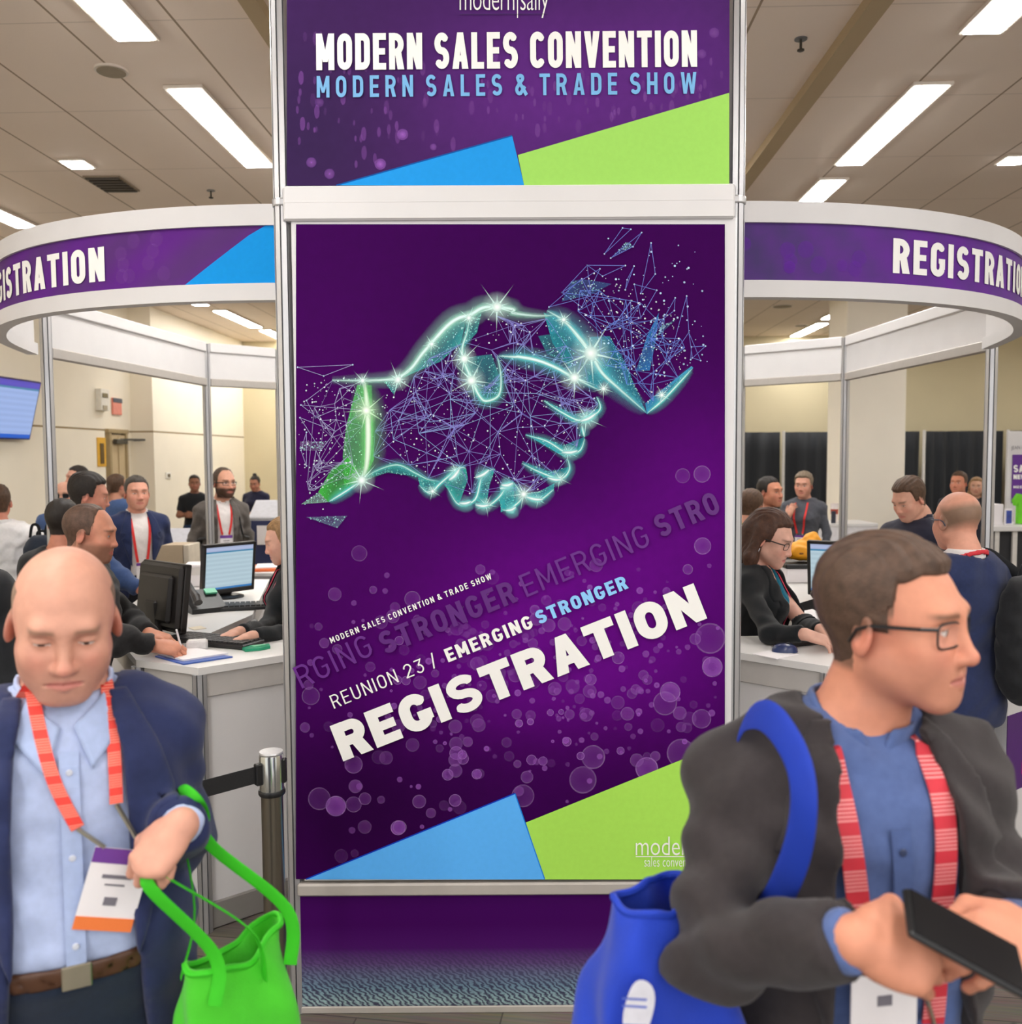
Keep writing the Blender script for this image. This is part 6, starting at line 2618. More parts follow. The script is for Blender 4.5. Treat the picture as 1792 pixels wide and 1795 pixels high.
    def shirt(self, m, z0=.93, sleeve='long', slim=False, neck=.064, off=.011, vneck=0., wr=.002, h=None, name='shirt', collar=None, collar_m=None, tuck=True):
        def f(P):
            d = smin(self.torso(P, off), self.shoulders(P, off - .002), .05)
            b = self.build
            if sleeve == 'long':
                d = smin(d, self.sleeves(P, *((.050 * b, .036 * b, .036 * b, .0345) if slim else (.054 * b, .046 * b, .046 * b, .036)), cut=.004 if slim else .015), .03)
            elif sleeve == 'short':
                d = smin(d, self.sleeves(P, .060 * b, .055 * b, 0, 0, short=.75), .03)
            d = d + wr * vnoise(P, 34., 1.3)
            d = smax(d, -self.neckcone(P, neck), .008)
            if vneck:
                d = smax(d, -np.maximum(np.abs(P[:, 0] - self.side * .5) - np.interp(P[:, 2], [1.46 - vneck, 1.48], [0., .06]), P[:, 1] - self.N[1] + .01), .006)
            return smax(d, z0 - P[:, 2], .01)
        self.shirt_f = f
        self.chest_f = lambda P: smin(self.torso(P, off + wr), self.shoulders(P, off - .002 + wr), .05)
        lo, hi = self.tb(z0 - .03, 1.56, sleeve is not None)
        o = self.part(name, f, lo, hi, h or self.h * .6, m)
        if collar:
            def g(P):
                ax_ = self.N
                dz = P[:, 2] - self.N[2]
                d = smax(self.neckcone(P, .0715, .094), -self.neckcone(P, .0655, .080), .003)
                up = self.piv - self.N
                yy = P[:, 1] - self.N[1]
                tip = np.clip((-yy - .01) / .06, 0, 1)
                d = smax(d, (.020 - tip * collar * .075) - (dz - .012), .006)
                d = smax(d, (dz - .075 + tip * .038), .006)
                d = smax(d, -np.maximum(.010 + .55 * np.clip(.052 - dz, -.01, .08) - 9 * 0 - (0.03 - np.abs(P[:, 0] - self.side * .5)) - .03, -9) * 0 - 9, .001) if False else d
                gap = np.maximum(np.abs(P[:, 0] - self.side * .5) - (.006 + .42 * np.clip(dz - .0, -.05, .08)), P[:, 1] - self.N[1] + .02)
                return smax(d, -gap, .003)
            c = self.N
            self.part('collar', g, c + np.array([-.13, -.15, -.09]), c + np.array([.13, .13, .11]), min(.006, (h or self.h * .6)), collar_m or m, o)
        return o

    def jacket(self, m, z0=.78, open_w=None, neck=.078, off=.030, wr=.0035, h=None, lapel=True, name='jacket', sl=(.062, .059, .060, .046), closed=False, cut=.02, lapel_m=None, seed=0.):
        ow = open_w or ([.78, 1.0, 1.15, 1.30, 1.42, 1.50], [.115, .075, .055, .060, .066, .06])
        b = self.build

        def full(P, e=0.):
            d = smin(self.torso(P, off + e, flare=.012), self.shoulders(P, off * .75 + e), .055)
            d = smin(d, self.sleeves(P, sl[0] * b + e, sl[1] * b + e, sl[2] * b + e, sl[3] + e, cut=cut), .03)
            w_ = vnoise(P, 22., seed)
            arm_w = 0.
            for k in (-1, 1):
                a = self.arm[k]
                r = np.linalg.norm(P - a['elbow'], axis=1)
                arm_w = arm_w + np.exp(-(r / .1) ** 2)
            return d + w_ * wr * (1 + 1.3 * np.clip(arm_w, 0, 1))

        def openf(P, extra=0.):
            w_ = np.interp(P[:, 2], ow[0], ow[1])
            c = np.interp(P[:, 2], ZS, self.cx)
            cyv = np.interp(P[:, 2], ZS, self.cy)
            return np.maximum(np.abs(P[:, 0] - c) - w_ - extra, P[:, 1] - cyv + .02)

        def f(P):
            d = full(P)
            d = smax(d, -self.neckcone(P, neck, neck + .012), .01)
            if not closed:
                d = smax(d, -openf(P), .010)
            return smax(d, z0 - P[:, 2], .012)
        self.jacket_f = f
        lo, hi = self.tb(z0 - .03, 1.58)
        o = self.part(name, f, lo, hi, h or self.h * .7, m)
        if lapel and not closed:
            for k in (-1, 1):
                def g(P, k=k):
                    z = P[:, 2]
                    d = smax(full(P, .008), -full(P, -.014), .003)
                    x = (P[:, 0] - np.interp(z, ZS, self.cx)) * k
                    w_ = np.interp(z, ow[0], ow[1])
                    lw = np.interp(z, [1.06, 1.16, 1.295, 1.30, 1.325, 1.33, 1.40, 1.50], [-.004, .034, .072, .05, .046, .078, .062, .03])
                    d = smax(d, np.maximum(w_ - .004 - x, x - w_ - lw), .004)
                    d = smax(d, P[:, 1] - np.interp(z, ZS, self.cy) + .0, .004)
                    d = smax(d, -self.neckcone(P, neck, neck + .01), .004)
                    return smax(d, np.maximum(1.06 - z, z - 1.50), .004)
                lo2 = np.array([self.N[0] - .20, self.N[1] - .34 - self.belly, 1.05])
                hi2 = np.array([self.N[0] + .20, self.N[1] + .10, 1.52])
                self.part('lapel', g, lo2, hi2, min(.008, (h or self.h * .7)), lapel_m or m, o)
        return o

    def trousers(self, m, z1=1.01, h=None, shoe_m=None, wr=.003, shoes=True):
        b = self.build

        def f(P):
            d = self.torso(P, .016)
            d = smax(d, P[:, 2] - z1, .01)
            for k in (-1, 1):
                l = self.leg[k]
                q = smin(cone(P, l['hip'], l['knee'], .098 * b, .074), cone(P, l['knee'], l['ankle'] + np.array([0, 0, -.02]), .072, .060), .03)
                d = smin(d, q, .04)
            d = d + wr * vnoise(P, 26., 4.)
            return smax(d, .05 - P[:, 2], .01)
        self.trousers_f = f
        p = np.array([l[q] for l in self.leg.values() for q in ('hip', 'knee', 'ankle')])
        lo = np.minimum(p.min(0) - .14, [-.26, -.24 - self.belly, 0]); hi = np.maximum(p.max(0) + .14, [.26, .24, 0])
        lo[2], hi[2] = .03, z1 + .04
        o = self.part('trousers', f, lo, hi, h or self.h, m)
        if shoes:
            for k in (-1, 1):
                l = self.leg[k]

                def g(P, l=l):
                    t = l['toe'] - l['ankle']
                    t[2] = 0
                    t = t / np.linalg.norm(t)
                    a = l['ankle'] * [1, 1, 0]
                    d = smin(cone(P, a - t * .03 + [0, 0, .05], a + t * .17 + [0, 0, .035], .045, .04), cone(P, a + [0, 0, .05], a + [0, 0, .1], .045, .048), .03)
                    return smax(d, -P[:, 2] + .002, .006)
                c = l['ankle']
                self.part('shoe', g, [c[0] - .25, c[1] - .3, -.01], [c[0] + .25, c[1] + .25, .17], max(.012, self.hf), shoe_m or BLACK_PL)
        return o

    def hair(self, m, h=None, L=.30):
        def f(P):
            return hair_sdf(self.H(P), self.o) * self.hs
        e = L if self.o.get('hair_kind') in ('long', 'pony') else .13
        return self.part('hair', f, self.HO + np.array([-.17, -.17, -e]) * self.hs, self.HO + np.array([.17, .20, .20]) * self.hs, h or self.hf * 1.1, m)

    def front(self, x, z, f, y0=-.45, y1=.15, off=0., n=90):
        """y of the garment surface seen from the front at (x,z)"""
        ys = np.linspace(y0, y1, n)
        P = np.stack([np.full(n, x), ys, np.full(n, z)], 1)
        v = f(P) - off
        i = np.argmax(v < 0)
        if v[i] >= 0:
            return None
        if i == 0:
            return ys[0]
        t = v[i - 1] / (v[i - 1] - v[i])
        return ys[i - 1] + (ys[i] - ys[i - 1]) * t

    def ribbon(self, name, path, w, fs, m, parent=None, th=.002, off=.004, n=5, start3=None, end3=None, smooth_k=5):
        """a flat strap lying on the garment, following (x,z) points of its front"""
        P = smooth_path(path, smooth_k)
        pts = []
        f = (lambda Q: np.minimum.reduce([g(Q) for g in fs]))
        for x, z in P:
            y = self.front(x, z, f, off=off)
            if y is None:
                y = pts[-1][1] if pts else self.N[1] - .08
            pts.append(np.array([x, y, z]))
        if start3 is not None:
            pts = [np.asarray(q, float) for q in start3] + pts
        if end3 is not None:
            pts = pts + [np.asarray(q, float) for q in end3]
        ys = np.array([p[1] for p in pts])
        if len(ys) > 5:
            k = np.array([.25, .5, .25])
            for _ in range(2):
                ys[1:-1] = np.minimum(ys[1:-1], np.convolve(ys, k, 'valid'))
            for p, y in zip(pts, ys):
                p[1] = y
        V, Fc = [], []
        for i, p in enumerate(pts):
            t = pts[min(i + 1, len(pts) - 1)] - pts[max(i - 1, 0)]
            t /= np.linalg.norm(t) + 1e-9
            nrm = np.array([0, -1., 0]) if i >= (len(start3) if start3 is not None else 0) else np.array([0, -.5, .85])
            sd = np.cross(nrm, t)
            sd /= np.linalg.norm(sd) + 1e-9
            nn_ = np.cross(t, sd)
            if nn_ @ nrm < 0:
                nn_ = -nn_
            for a, b_ in ((-1, 0), (1, 0), (1, 1), (-1, 1)):
                V.append(p + sd * a * w / 2 + nn_ * b_ * th)
        for i in range(len(pts) - 1):
            a = i * 4
            for k in range(4):
                Fc.append((a + k, a + (k + 1) % 4, a + 4 + (k + 1) % 4, a + 4 + k))
        e = (len(pts) - 1) * 4
        Fc += [(3, 2, 1, 0), (e, e + 1, e + 2, e + 3)]
        W = [self.world(v) for v in V]
        return pydata(name, W, Fc, m, parent or self.root), pts

    def patch(self, name, quad, fs, m, parent=None, off=.004, th=.003, n=8, bulge=0.):
        """a cloth leaf over four (x,z) corners, laid on the garment"""
        f = (lambda Q: np.minimum.reduce([g(Q) for g in fs]))
        q = [np.array(v, float) for v in quad]
        G = []
        for j in range(n + 1):
            for i in range(n + 1):
                u, v = i / n, j / n
                p = (q[0] * (1 - u) + q[1] * u) * (1 - v) + (q[3] * (1 - u) + q[2] * u) * v
                y = self.front(p[0], p[1], f, off=off + bulge * 16 * u * (1 - u) * v * (1 - v))
                G.append([p[0], y, p[1]])
        ys = [g[1] for g in G if g[1] is not None]
        for g in G:
            if g[1] is None:
                g[1] = max(ys)
        G = np.array(G)
        Y = G[:, 1].reshape(n + 1, n + 1)
        for _ in range(2):
            Y2 = Y.copy()
            Y2[1:-1, 1:-1] = np.minimum(Y[1:-1, 1:-1], (Y[:-2, 1:-1] + Y[2:, 1:-1] + Y[1:-1, :-2] + Y[1:-1, 2:]) / 4)
            Y = Y2
        G[:, 1] = Y.reshape(-1)
        V = list(G) + [g + [0, th, 0] for g in G]
        N_ = (n + 1) ** 2
        Fc = []
        for j in range(n):
            for i in range(n):
                a = j * (n + 1) + i
                Fc += [(a, a + 1, a + n + 2, a + n + 1), (N_ + a + n + 1, N_ + a + n + 2, N_ + a + 1, N_ + a)]
        ring = list(range(n + 1)) + [k * (n + 1) + n for k in range(1, n + 1)] + [n * (n + 1) + k for k in range(n - 1, -1, -1)] + [k * (n + 1) for k in range(n - 1, 0, -1)]
        for k in range(len(ring)):
            a, b_ = ring[k], ring[(k + 1) % len(ring)]
            Fc.append((b_, a, N_ + a, N_ + b_))
        return pydata(name, [self.world(v) for v in V], Fc, m, parent or self.root, smooth=True)

    def shirt_details(self, m, z0, z1, btn, x=0., leaf=True, parent=None):
        fs = [self.chest_f]
        self.ribbon('placket', [(x, z1), (x, (z0 + z1) / 2), (x, z0)], .030, fs, m, parent, th=.0015, off=.003)
        n = max(3, int((z1 - z0) / .085))
        for k in range(n):
            z = z1 - .03 - (z1 - z0 - .06) * k / (n - 1)
            y = self.front(x, z, self.chest_f)
            if y is not None:
                self.put(MB().lathe([(.0055, 0), (.0055, .002), (.004, .003)], (0, 0, 0), 12), 'button', btn, parent) if False else None
                mb = MB().lathe([(.0055, 0), (.0055, .002), (.004, .003)], (0, 0, 0), 12)
                mb.V = [(x + v[0], y - .005 - v[2], z + v[1]) for v in mb.V]
                self.put(mb, 'button', btn, parent)
        if leaf:
            for k in (-1, 1):
                self.patch('collar_leaf', [(x + k * .060, 1.496), (x + k * .010, 1.452), (x + k * .036, 1.385), (x + k * .086, 1.446)], fs + [lambda Q: self.neckcone(Q, .068, .084)], m, parent, off=.006, th=.004)

    def put(self, mb, name, m, parent=None, smooth=False):
        mb.V = [tuple(self.world(v)) for v in mb.V]
        return mb.build(name, m, parent or self.root, smooth)

    def glasses(self, m, lens_m, w=.052, hgt=.034, drop=-.004, fwd=-.098):
        fr = MB()
        rims = []
        for s in (-1, 1):
            c = np.array([s * .0335, fwd, drop])
            loop = []
            for k in range(24):
                a = 2 * PI * k / 24
                ca, sa = math.cos(a), math.sin(a)
                q = (abs(ca) ** 4 + abs(sa) ** 4) ** -.25
                x = c[0] + ca * q * w / 2
                loop.append(self.hw((x, fwd + abs(x) * .20, drop + sa * q * hgt / 2)))
            rims.append(loop)
            fr.tube(loop + [loop[0]], .0013 * self.hs * self.o.get('rim', 1.), 6, caps=False)
            hinge = (s * (.0335 + w / 2), fwd + (.0335 + w / 2) * .2, drop + hgt * .3)
            fr.tube([self.hw(hinge), self.hw((s * .074, fwd + .03, drop + hgt * .3)), self.hw((s * .083, .0, drop + hgt * .2)), self.hw((s * .083, .018, drop)), self.hw((s * .080, .030, drop - .02))], .0021 * self.hs * self.o.get('rim', 1.), 6)
        fr.tube([self.hw((-.0335 + w / 2, fwd + .002, drop + .006)), self.hw((0, fwd - .002, drop + .009)), self.hw((.0335 - w / 2, fwd + .002, drop + .006))], .0015 * self.hs * self.o.get('rim', 1.), 6)
        g = self.put(fr, 'glasses', m)
        for loop in rims:
            cen = np.mean(loop, axis=0)
            n = self.Rh @ np.array([0, -1., 0])
            mb = MB()
            k = len(loop)
            V = [p + n * .0005 for p in loop] + [p - n * .0005 for p in loop]
            mb.add(V, [tuple(range(k)), tuple(range(k, 2 * k))[::-1]] + [(i, k + i, k + (i + 1) % k, (i + 1) % k) for i in range(k)])
            self.put(mb, 'lens', lens_m, g)
        return g


def glass_mat():
    m, nt, b = nodes_of('spectacle_lens')
    b.inputs['Base Color'].default_value = (.55, .58, .62, 1)
    b.inputs['Roughness'].default_value = .02
    b.inputs['Alpha'].default_value = .035
    tc = nt.nodes.new('ShaderNodeTexCoord')
    nz = nt.nodes.new('ShaderNodeTexNoise')
    nt.links.new(tc.outputs['Object'], nz.inputs['Vector'])
    mr = nt.nodes.new('ShaderNodeMapRange')
    mr.inputs['To Min'].default_value = .01
    mr.inputs['To Max'].default_value = .04
    nt.links.new(nz.outputs['Fac'], mr.inputs['Value'])
    nt.links.new(mr.outputs['Result'], b.inputs['Roughness'])
    return m


LENS = glass_mat()
# ------------------------------------------------------------------ shared bits worn by people
RED_L = mat('red_webbing', (226, 52, 48), .6, var=.05, bump=.3, bscale=700)
PINK_L = mat('rose_webbing', (214, 70, 96), .6, var=.08, bump=.3, bscale=700)
BADGE_W = mat('badge_card', (240, 236, 238), .5, var=.02)
BADGE_P = mat('badge_purple', (110, 56, 150), .5, var=.1)
BADGE_O = mat('badge_orange', (244, 128, 62), .5, var=.05)
METAL_C = mat('clip_metal', (176, 170, 150), .3, metal=.8)
BELT_M = mat('belt_leather', (82, 52, 34), .45, var=.12)
JEAN = cloth('dark_denim', (38, 52, 76))
DARKTR = cloth('dark_trousers', (34, 36, 44))
BLK = cloth('black_cloth', (30, 31, 34))
NAVY = cloth('navy_wool', (38, 48, 84))


def stripes(m, c2, scale, width=.5):
    """add woven cross stripes to a webbing material"""
    nt = m.node_tree
    b = nt.nodes['Principled BSDF']
    src = b.inputs['Base Color'].links[0].from_socket
    tc = nt.nodes.new('ShaderNodeTexCoord')
    sp = nt.nodes.new('ShaderNodeSeparateXYZ')
    nt.links.new(tc.outputs['Object'], sp.inputs[0])
    wv = nt.nodes.new('ShaderNodeMath'); wv.operation = 'MULTIPLY'; wv.inputs[1].default_value = scale
    nt.links.new(sp.outputs['Z'], wv.inputs[0])
    fr = nt.nodes.new('ShaderNodeMath'); fr.operation = 'FRACT'
    nt.links.new(wv.outputs[0], fr.inputs[0])
    w2 = nt.nodes.new('ShaderNodeMath'); w2.operation = 'MULTIPLY'; w2.inputs[1].default_value = scale / 9.
    nt.links.new(sp.outputs['Z'], w2.inputs[0])
    f2 = nt.nodes.new('ShaderNodeMath'); f2.operation = 'FRACT'
    nt.links.new(w2.outputs[0], f2.inputs[0])
    a = nt.nodes.new('ShaderNodeMath'); a.operation = 'LESS_THAN'; a.inputs[1].default_value = width
    nt.links.new(fr.outputs[0], a.inputs[0])
    c = nt.nodes.new('ShaderNodeMath'); c.operation = 'LESS_THAN'; c.inputs[1].default_value = .62
    nt.links.new(f2.outputs[0], c.inputs[0])
    mm = nt.nodes.new('ShaderNodeMath'); mm.operation = 'MULTIPLY'
    nt.links.new(a.outputs[0], mm.inputs[0]); nt.links.new(c.outputs[0], mm.inputs[1])
    mx = nt.nodes.new('ShaderNodeMix'); mx.data_type = 'RGBA'
    nt.links.new(mm.outputs[0], mx.inputs['Factor']); nt.links.new(src, mx.inputs['A'])
    mx.inputs['B'].default_value = lin(c2)
    nt.links.new(mx.outputs['Result'], b.inputs['Base Color'])
    return m


def lanyard(P, paths, w, m, fs, badge=None, start=True, th=.0018, name='lanyard', bw=.088, bh=.125, roll=0., bands=True, name_text=None, foot=None):
    """two straps over the garment down to a badge; paths are (x,z) lists in the person's frame"""
    root = None
    ends = []
    for k, pth in enumerate(paths):
        sgn = -1 if pth[0][0] < P.N[0] else 1
        st = None
        if start:
            a = P.N + np.array([sgn * .02, .075, .03]); b_ = P.N + np.array([sgn * .068, .045, .035]); c = P.N + np.array([sgn * .082, -.005, .018])
            st = [a, b_, c]
        o, pts = P.ribbon(name if root is None else 'strap', pth, w, fs, m, root, th=th, off=.005, start3=st)
        root = root or o
        ends.append(pts[-1])
    if badge is not None:
        bx, bz = badge
        y = min(e[1] for e in ends) - .012
        f = lambda Q: np.minimum.reduce([g(Q) for g in fs])
        for dz in (.4, -.4):
            yy = P.front(bx, bz + dz * bh, f)
            if yy is not None:
                y = min(y, yy - .012)
        R_ = rot(0, roll, 0)
        c = np.array([bx, y, bz])
        b_ = P.put(MB().box(c, (bw, .003, bh), R=R_), 'badge', BADGE_W, root)
        P.put(MB().box(c + R_ @ np.array([0, -.0021, bh * .41]), (bw, .0015, bh * .18), R=R_), 'badge_header', BADGE_P, root)
        if foot:
            P.put(MB().box(c + R_ @ np.array([0, -.0021, -bh * .42]), (bw, .0015, bh * .16), R=R_), 'badge_foot', foot, root)
        tx = mat('badge_print', (120, 116, 126), .6)
        for i, (dz, ww, hh) in enumerate(((.16, .5, .045), (.06, .34, .02), (-.14, .22, .1))):
            P.put(MB().box(c + R_ @ np.array([0, -.0021, bh * dz]), (bw * ww, .0012, bh * hh), R=R_), 'badge_print', tx, root)
        cl = MB()
        for e, sx in zip(ends, (-1, 1)):
            cl.bar(e + [0, -.004, 0], c + R_ @ np.array([sx * bw * .34, -.001, bh * .5]), .007, .004)
        P.put(cl, 'clip', METAL_C, root)
    return root


def belt(P, m, z=1.0, h=.008):
    def f(Q):
        d = smax(P.torso(Q, .021), -P.torso(Q, .012), .002)
        return smax(d, np.abs(Q[:, 2] - z) - .019, .003)
    lo, hi = P.tb(z - .04, z + .04, arms=False, pad=.05)
    lo[2] = z - .04
    b_ = P.part('belt', f, lo, hi, h, m)
    y = P.front(0., z, f)
    if y is not None:
        P.put(MB().box((0, y - .002, z), (.045, .006, .04), bev=.002), 'buckle', METAL_C, b_)
    return b_


# ------------------------------------------------------------------ near man on the left
A = Person('bald man in navy blazer and pale blue shirt looking down, walking past at left', 0, 0, yaw=27, s=None, at=atD(113, 1086, 1.53),
           o=dict(skin=(212, 156, 134), lid=.93, hair_kind='ring', hair_t=.0022, hair_n=.3, stubble=(140, 112, 94), stubble_a=.55, stubble_w=.03, brow=(146, 112, 92), beard=(190, 140, 122), beard_a=.35, lips=(192, 112, 106), w=1.03, jaw=1.12, nose=1.04, neck=1.1),
           head=(17, 2, -1), hs=1.01, belly=.03, build=1.0, shoulder=.84, h=.03, hf=.0026, hand_h=.0028, lean=3,
           arms={'L': dict(elbow=('px', 312, 1452, 1.68), wrist=('px', 318, 1446, 1.46), fingers_w=(-.50, -.62, -.58), back_w=(.12, -.55, .78), pose='fist', sc=.92),
                 'R': dict(hide=False)})
A.trousers(cloth('ink_denim', (30, 42, 62)), z1=1.06, h=.02)
belt(A, BELT_M, 1.06)
CHECK = cloth('pale_blue_shirting', (176, 190, 224), var=.05, bump=.3)
A.shirt(CHECK, z0=1.07, slim=True, collar=1., h=.008, neck=.068, wr=.0025, off=.013)


def under(Q):
    d = smax(A.neckcone(Q, .0665, .072), -A.neckcone(Q, .060, .064), .002)
    return smax(d, np.abs(Q[:, 2] - A.N[2] - .004 + .25 * (Q[:, 1] - A.N[1]) * -1) - .022, .003)


A.part('undershirt', under, A.N + [-.11, -.13, -.08], A.N + [.11, .11, .08], .005, cloth('white_knit', (238, 236, 230), var=.03))
AJ = A.jacket(cloth('navy_blazer', (42, 50, 88), var=.07), z0=.76, h=.009, off=.034, seed=2., wr=.0045, neck=.082,
              open_w=([.76, .95, 1.05, 1.15, 1.30, 1.42, 1.50], [.125, .105, .097, .092, .092, .084, .068]))
al = lambda px, py, d=1.45: tuple(A.local(atD(px, py, d))[[0, 2]])
RED_A = stripes(mat('coral_webbing', (236, 64, 52), .6, var=.05, bump=.3, bscale=700), (246, 150, 128), 260, .45)
lanyard(A, [[al(52, 1215), al(72, 1300), al(98, 1380), al(137, 1458)], [al(196, 1230), al(202, 1290), al(206, 1360), al(208, 1428)]], .021, RED_A, [A.chest_f], badge=al(200, 1570), bw=.092, bh=.135, roll=17, foot=BADGE_O)
A.hair(hairmat('grey_brown_stubble_hair', (138, 112, 94)), h=.0028)
A.shirt_details(cloth('pale_blue_placket', (168, 184, 220), var=.05, bump=.3), 1.08, 1.415, mat('shirt_button', (206, 210, 222), .3))
# ring on the finger is left to the hand; the green tote he carries
GREEN = mat('lime_tote_fabric', (74, 214, 34), .75, var=.08, scale=14, bump=.5, bscale=500, sheen=.2)
GREEN_D = mat('lime_tote_binding', (56, 196, 26), .75, var=.06)


def tote(name, base, yaw, w, d, hgt, label, m, m2, straps, sr=.0115, flare=1.1, sag=.02, mark=None, tilt=0.):
    root = empty(name, tuple(base), yaw)
    thing(root, label, 'tote bag')
    Mw = np.array(world_of(root))
    Rt = rot(0, math.degrees(tilt), 0)
    tr = lambda v: (Mw @ np.array([*(Rt @ np.array(v)), 1.]))[:3]
    nu, nv = 56, 22
    V, Fc = [], []
    for layer in (0, 1):
        for j in range(nv + 1):
            t = j / nv
            z = hgt * t
            for i in range(nu):
                a = 2 * PI * i / nu
                ca, sa = math.cos(a), math.sin(a)
                q = (abs(ca) ** 6 + abs(sa) ** 6) ** (-1 / 6.)
                k = 1 + (flare - 1) * t
                dd = d * (1 - .45 * t ** 2)
                x = ca * q * w / 2 * k
                y = sa * q * dd / 2
                x += .006 * math.sin(z * 22 + a * 3)
                y += .012 * math.sin(z * 17 + x * 24) * (.3 + t) + .006 * math.sin(x * 60 + z * 30)
                zz = z - sag * t * (1 - (x / (w * .55)) ** 2) + .004 * math.sin(a * 5)
                s_ = 1 - layer * .004 / (w / 2)
                V.append((x * s_, y * s_ - 0, zz + layer * .003 * (1 - t)))
    n1 = (nv + 1) * nu
    for layer in (0, 1):
        for j in range(nv):
            for i in range(nu):
                i2 = (i + 1) % nu
                f = [layer * n1 + j * nu + i, layer * n1 + j * nu + i2, layer * n1 + (j + 1) * nu + i2, layer * n1 + (j + 1) * nu + i]
                Fc.append(f if layer == 0 else f[::-1])
    for i in range(nu):
        i2 = (i + 1) % nu
        Fc.append([nv * nu + i, nv * nu + i2, n1 + nv * nu + i2, n1 + nv * nu + i])
    Fc.append(list(range(nu))[::-1]); Fc.append([n1 + i for i in range(nu)])
    body = pydata('bag_body', [tr(v) for v in V], Fc, m, root, smooth=True)
    # bound rim
    rim = [V[nv * nu + i] for i in range(nu)]
    rb_ = MB().tube([tr(np.array(v) + [0, 0, -.006]) for v in rim + rim[:1]], .0055, 6, caps=False)
    rb_.build('rim_binding', m2, root, smooth=True)
    for pts in straps:
        P_ = smooth_path(pts, 8)
        MB().tube(P_, sr, 12, flat=.14).build('handle', m2, root, smooth=True)
    if mark:
        mark(root, tr)
    return root, tr


bw0 = atD(416, 1800, 1.56)
gbase = np.array([bw0[0], bw0[1], bw0[2] - .19])
hA = A.world(A.arm[1]['wrist'] + A.arm[1]['R'][:, 0] * .085)
eA = A.world(A.arm[1]['wrist'] * .45 + A.arm[1]['elbow'] * .55)
gy = math.radians(50)
gx = np.array([math.cos(gy), math.sin(gy), 0]); gn = np.array([-math.sin(gy), math.cos(gy), 0])
topc = gbase + np.array([0, 0, .345])
s1 = [topc - gx * .07 - gn * .045 + [0, 0, -.05], topc - gx * .066 - gn * .05 + [0, 0, .05], atD(355, 1470, 1.40), atD(344, 1402, 1.42), atD(318, 1388, 1.44)]
s1 = [topc + gx * .075 - gn * .05 + [0, 0, -.06], topc + gx * .07 - gn * .05 + [0, 0, .04], atD(368, 1480, 1.53), atD(356, 1425, 1.52), atD(344, 1400, 1.49), atD(322, 1388, 1.51), atD(312, 1420, 1.58), topc - gx * .05 + gn * .04 + [0, 0, .06], topc - gx * .075 + gn * .045 + [0, 0, -.05]]
s2 = [topc - gx * .075 - gn * .055 + [0, 0, -.06], topc - gx * .07 - gn * .05 + [0, 0, .02], hA + [0.01, .0, -.03], hA + [.012, .02, -.012], hA + [.03, .03, -.03], topc + gx * .0 - gn * .05 + [0, 0, .03], topc + gx * .02 - gn * .055 + [0, 0, -.06]]
tote('green_tote_bag', gbase, gy, .175, .11, .345, 'bright green tote bag carried by the bald man', GREEN, GREEN_D, [s1, s2], flare=1.06)

# ------------------------------------------------------------------ near man on the right
Bm = Person('man in dark blazer, glasses and wide red lanyard walking right with a phone', 0, 0, yaw=9, s=None, at=atD(1566, 1088, 1.36), hoff=(.025, -.03),
            o=dict(skin=(214, 146, 118), lid=.35, hair_kind='short', hair_t=.014, stubble=(96, 76, 62), stubble_a=.75, brow=(96, 72, 56), beard=(180, 130, 112), beard_a=.3, lips=(178, 104, 98), nose=1.03, rim=1.3, w=1.0, neck=1.05, gaze=.3),
            head=(1, 0, 36), hs=1.03, belly=.015, build=1.02, h=.03, hf=.0024, hand_h=.0026, lean=2,
            arms={'R': dict(elbow=('px', 1252, 1668, 1.22), wrist=('px', 1496, 1648, 1.06), fingers_w=(.93, -.05, -.25), back_w=(-.15, -.86, .48), pose='grip', sc=1.02),
                  'L': dict(elbow=('px', 1752, 1590, 1.36), wrist=('px', 1812, 1640, 1.12), fingers_w=(-.82, -.42, .12), back_w=(.35, -.62, .7), pose='grip', sc=1.02)})
Bm.trousers(JEAN, z1=1.0, h=.02)
belt(Bm, mat('black_leather', (28, 26, 26), .4, var=.1), 1.0)
Bm.shirt(cloth('slate_blue_shirting', (88, 108, 158), var=.07), z0=1.0, collar=1., h=.008, neck=.062, wr=.003, off=.013, slim=True)


def under2(Q):
    d = smax(Bm.neckcone(Q, .067, .073), -Bm.neckcone(Q, .060, .064), .002)
    return smax(d, np.abs(Q[:, 2] - Bm.N[2] + .020) - .026, .003)


Bm.part('undershirt', under2, Bm.N + [-.11, -.13, -.09], Bm.N + [.11, .11, .08], .005, cloth('navy_knit', (40, 44, 70), var=.06))
Bm.jacket(cloth('charcoal_blazer', (56, 51, 52), var=.09), z0=.77, h=.009, off=.034, seed=5., wr=.006, neck=.083,
          open_w=([.77, .95, 1.05, 1.15, 1.30, 1.42, 1.50], [.14, .12, .115, .108, .102, .090, .066]))
bl_ = lambda px, py, d=1.05: tuple(Bm.local(atD(px, py, d))[[0, 2]])
RED_B = stripes(mat('crimson_webbing', (206, 44, 60), .6, var=.06, bump=.3, bscale=700), (236, 150, 150), 190, .5)
lanyard(Bm, [[(-.078, 1.46), (-.080, 1.40), (-.074, 1.32), (-.064, 1.23), (-.052, 1.14), (-.044, 1.08)], [(.070, 1.46), (.074, 1.40), (.070, 1.32), (.060, 1.23), (.050, 1.14), (.044, 1.08)]], .034, RED_B, [Bm.chest_f], badge=bl_(1622, 1800, 1.16), bw=.10, bh=.15, th=.0025)
Bm.shirt_details(cloth('slate_blue_placket', (80, 100, 150), var=.07), 1.02, 1.36, mat('dark_button', (60, 70, 100), .3), leaf=False)
Bm.hair(hairmat('dark_brown_hair', (86, 66, 54)), h=.0028)
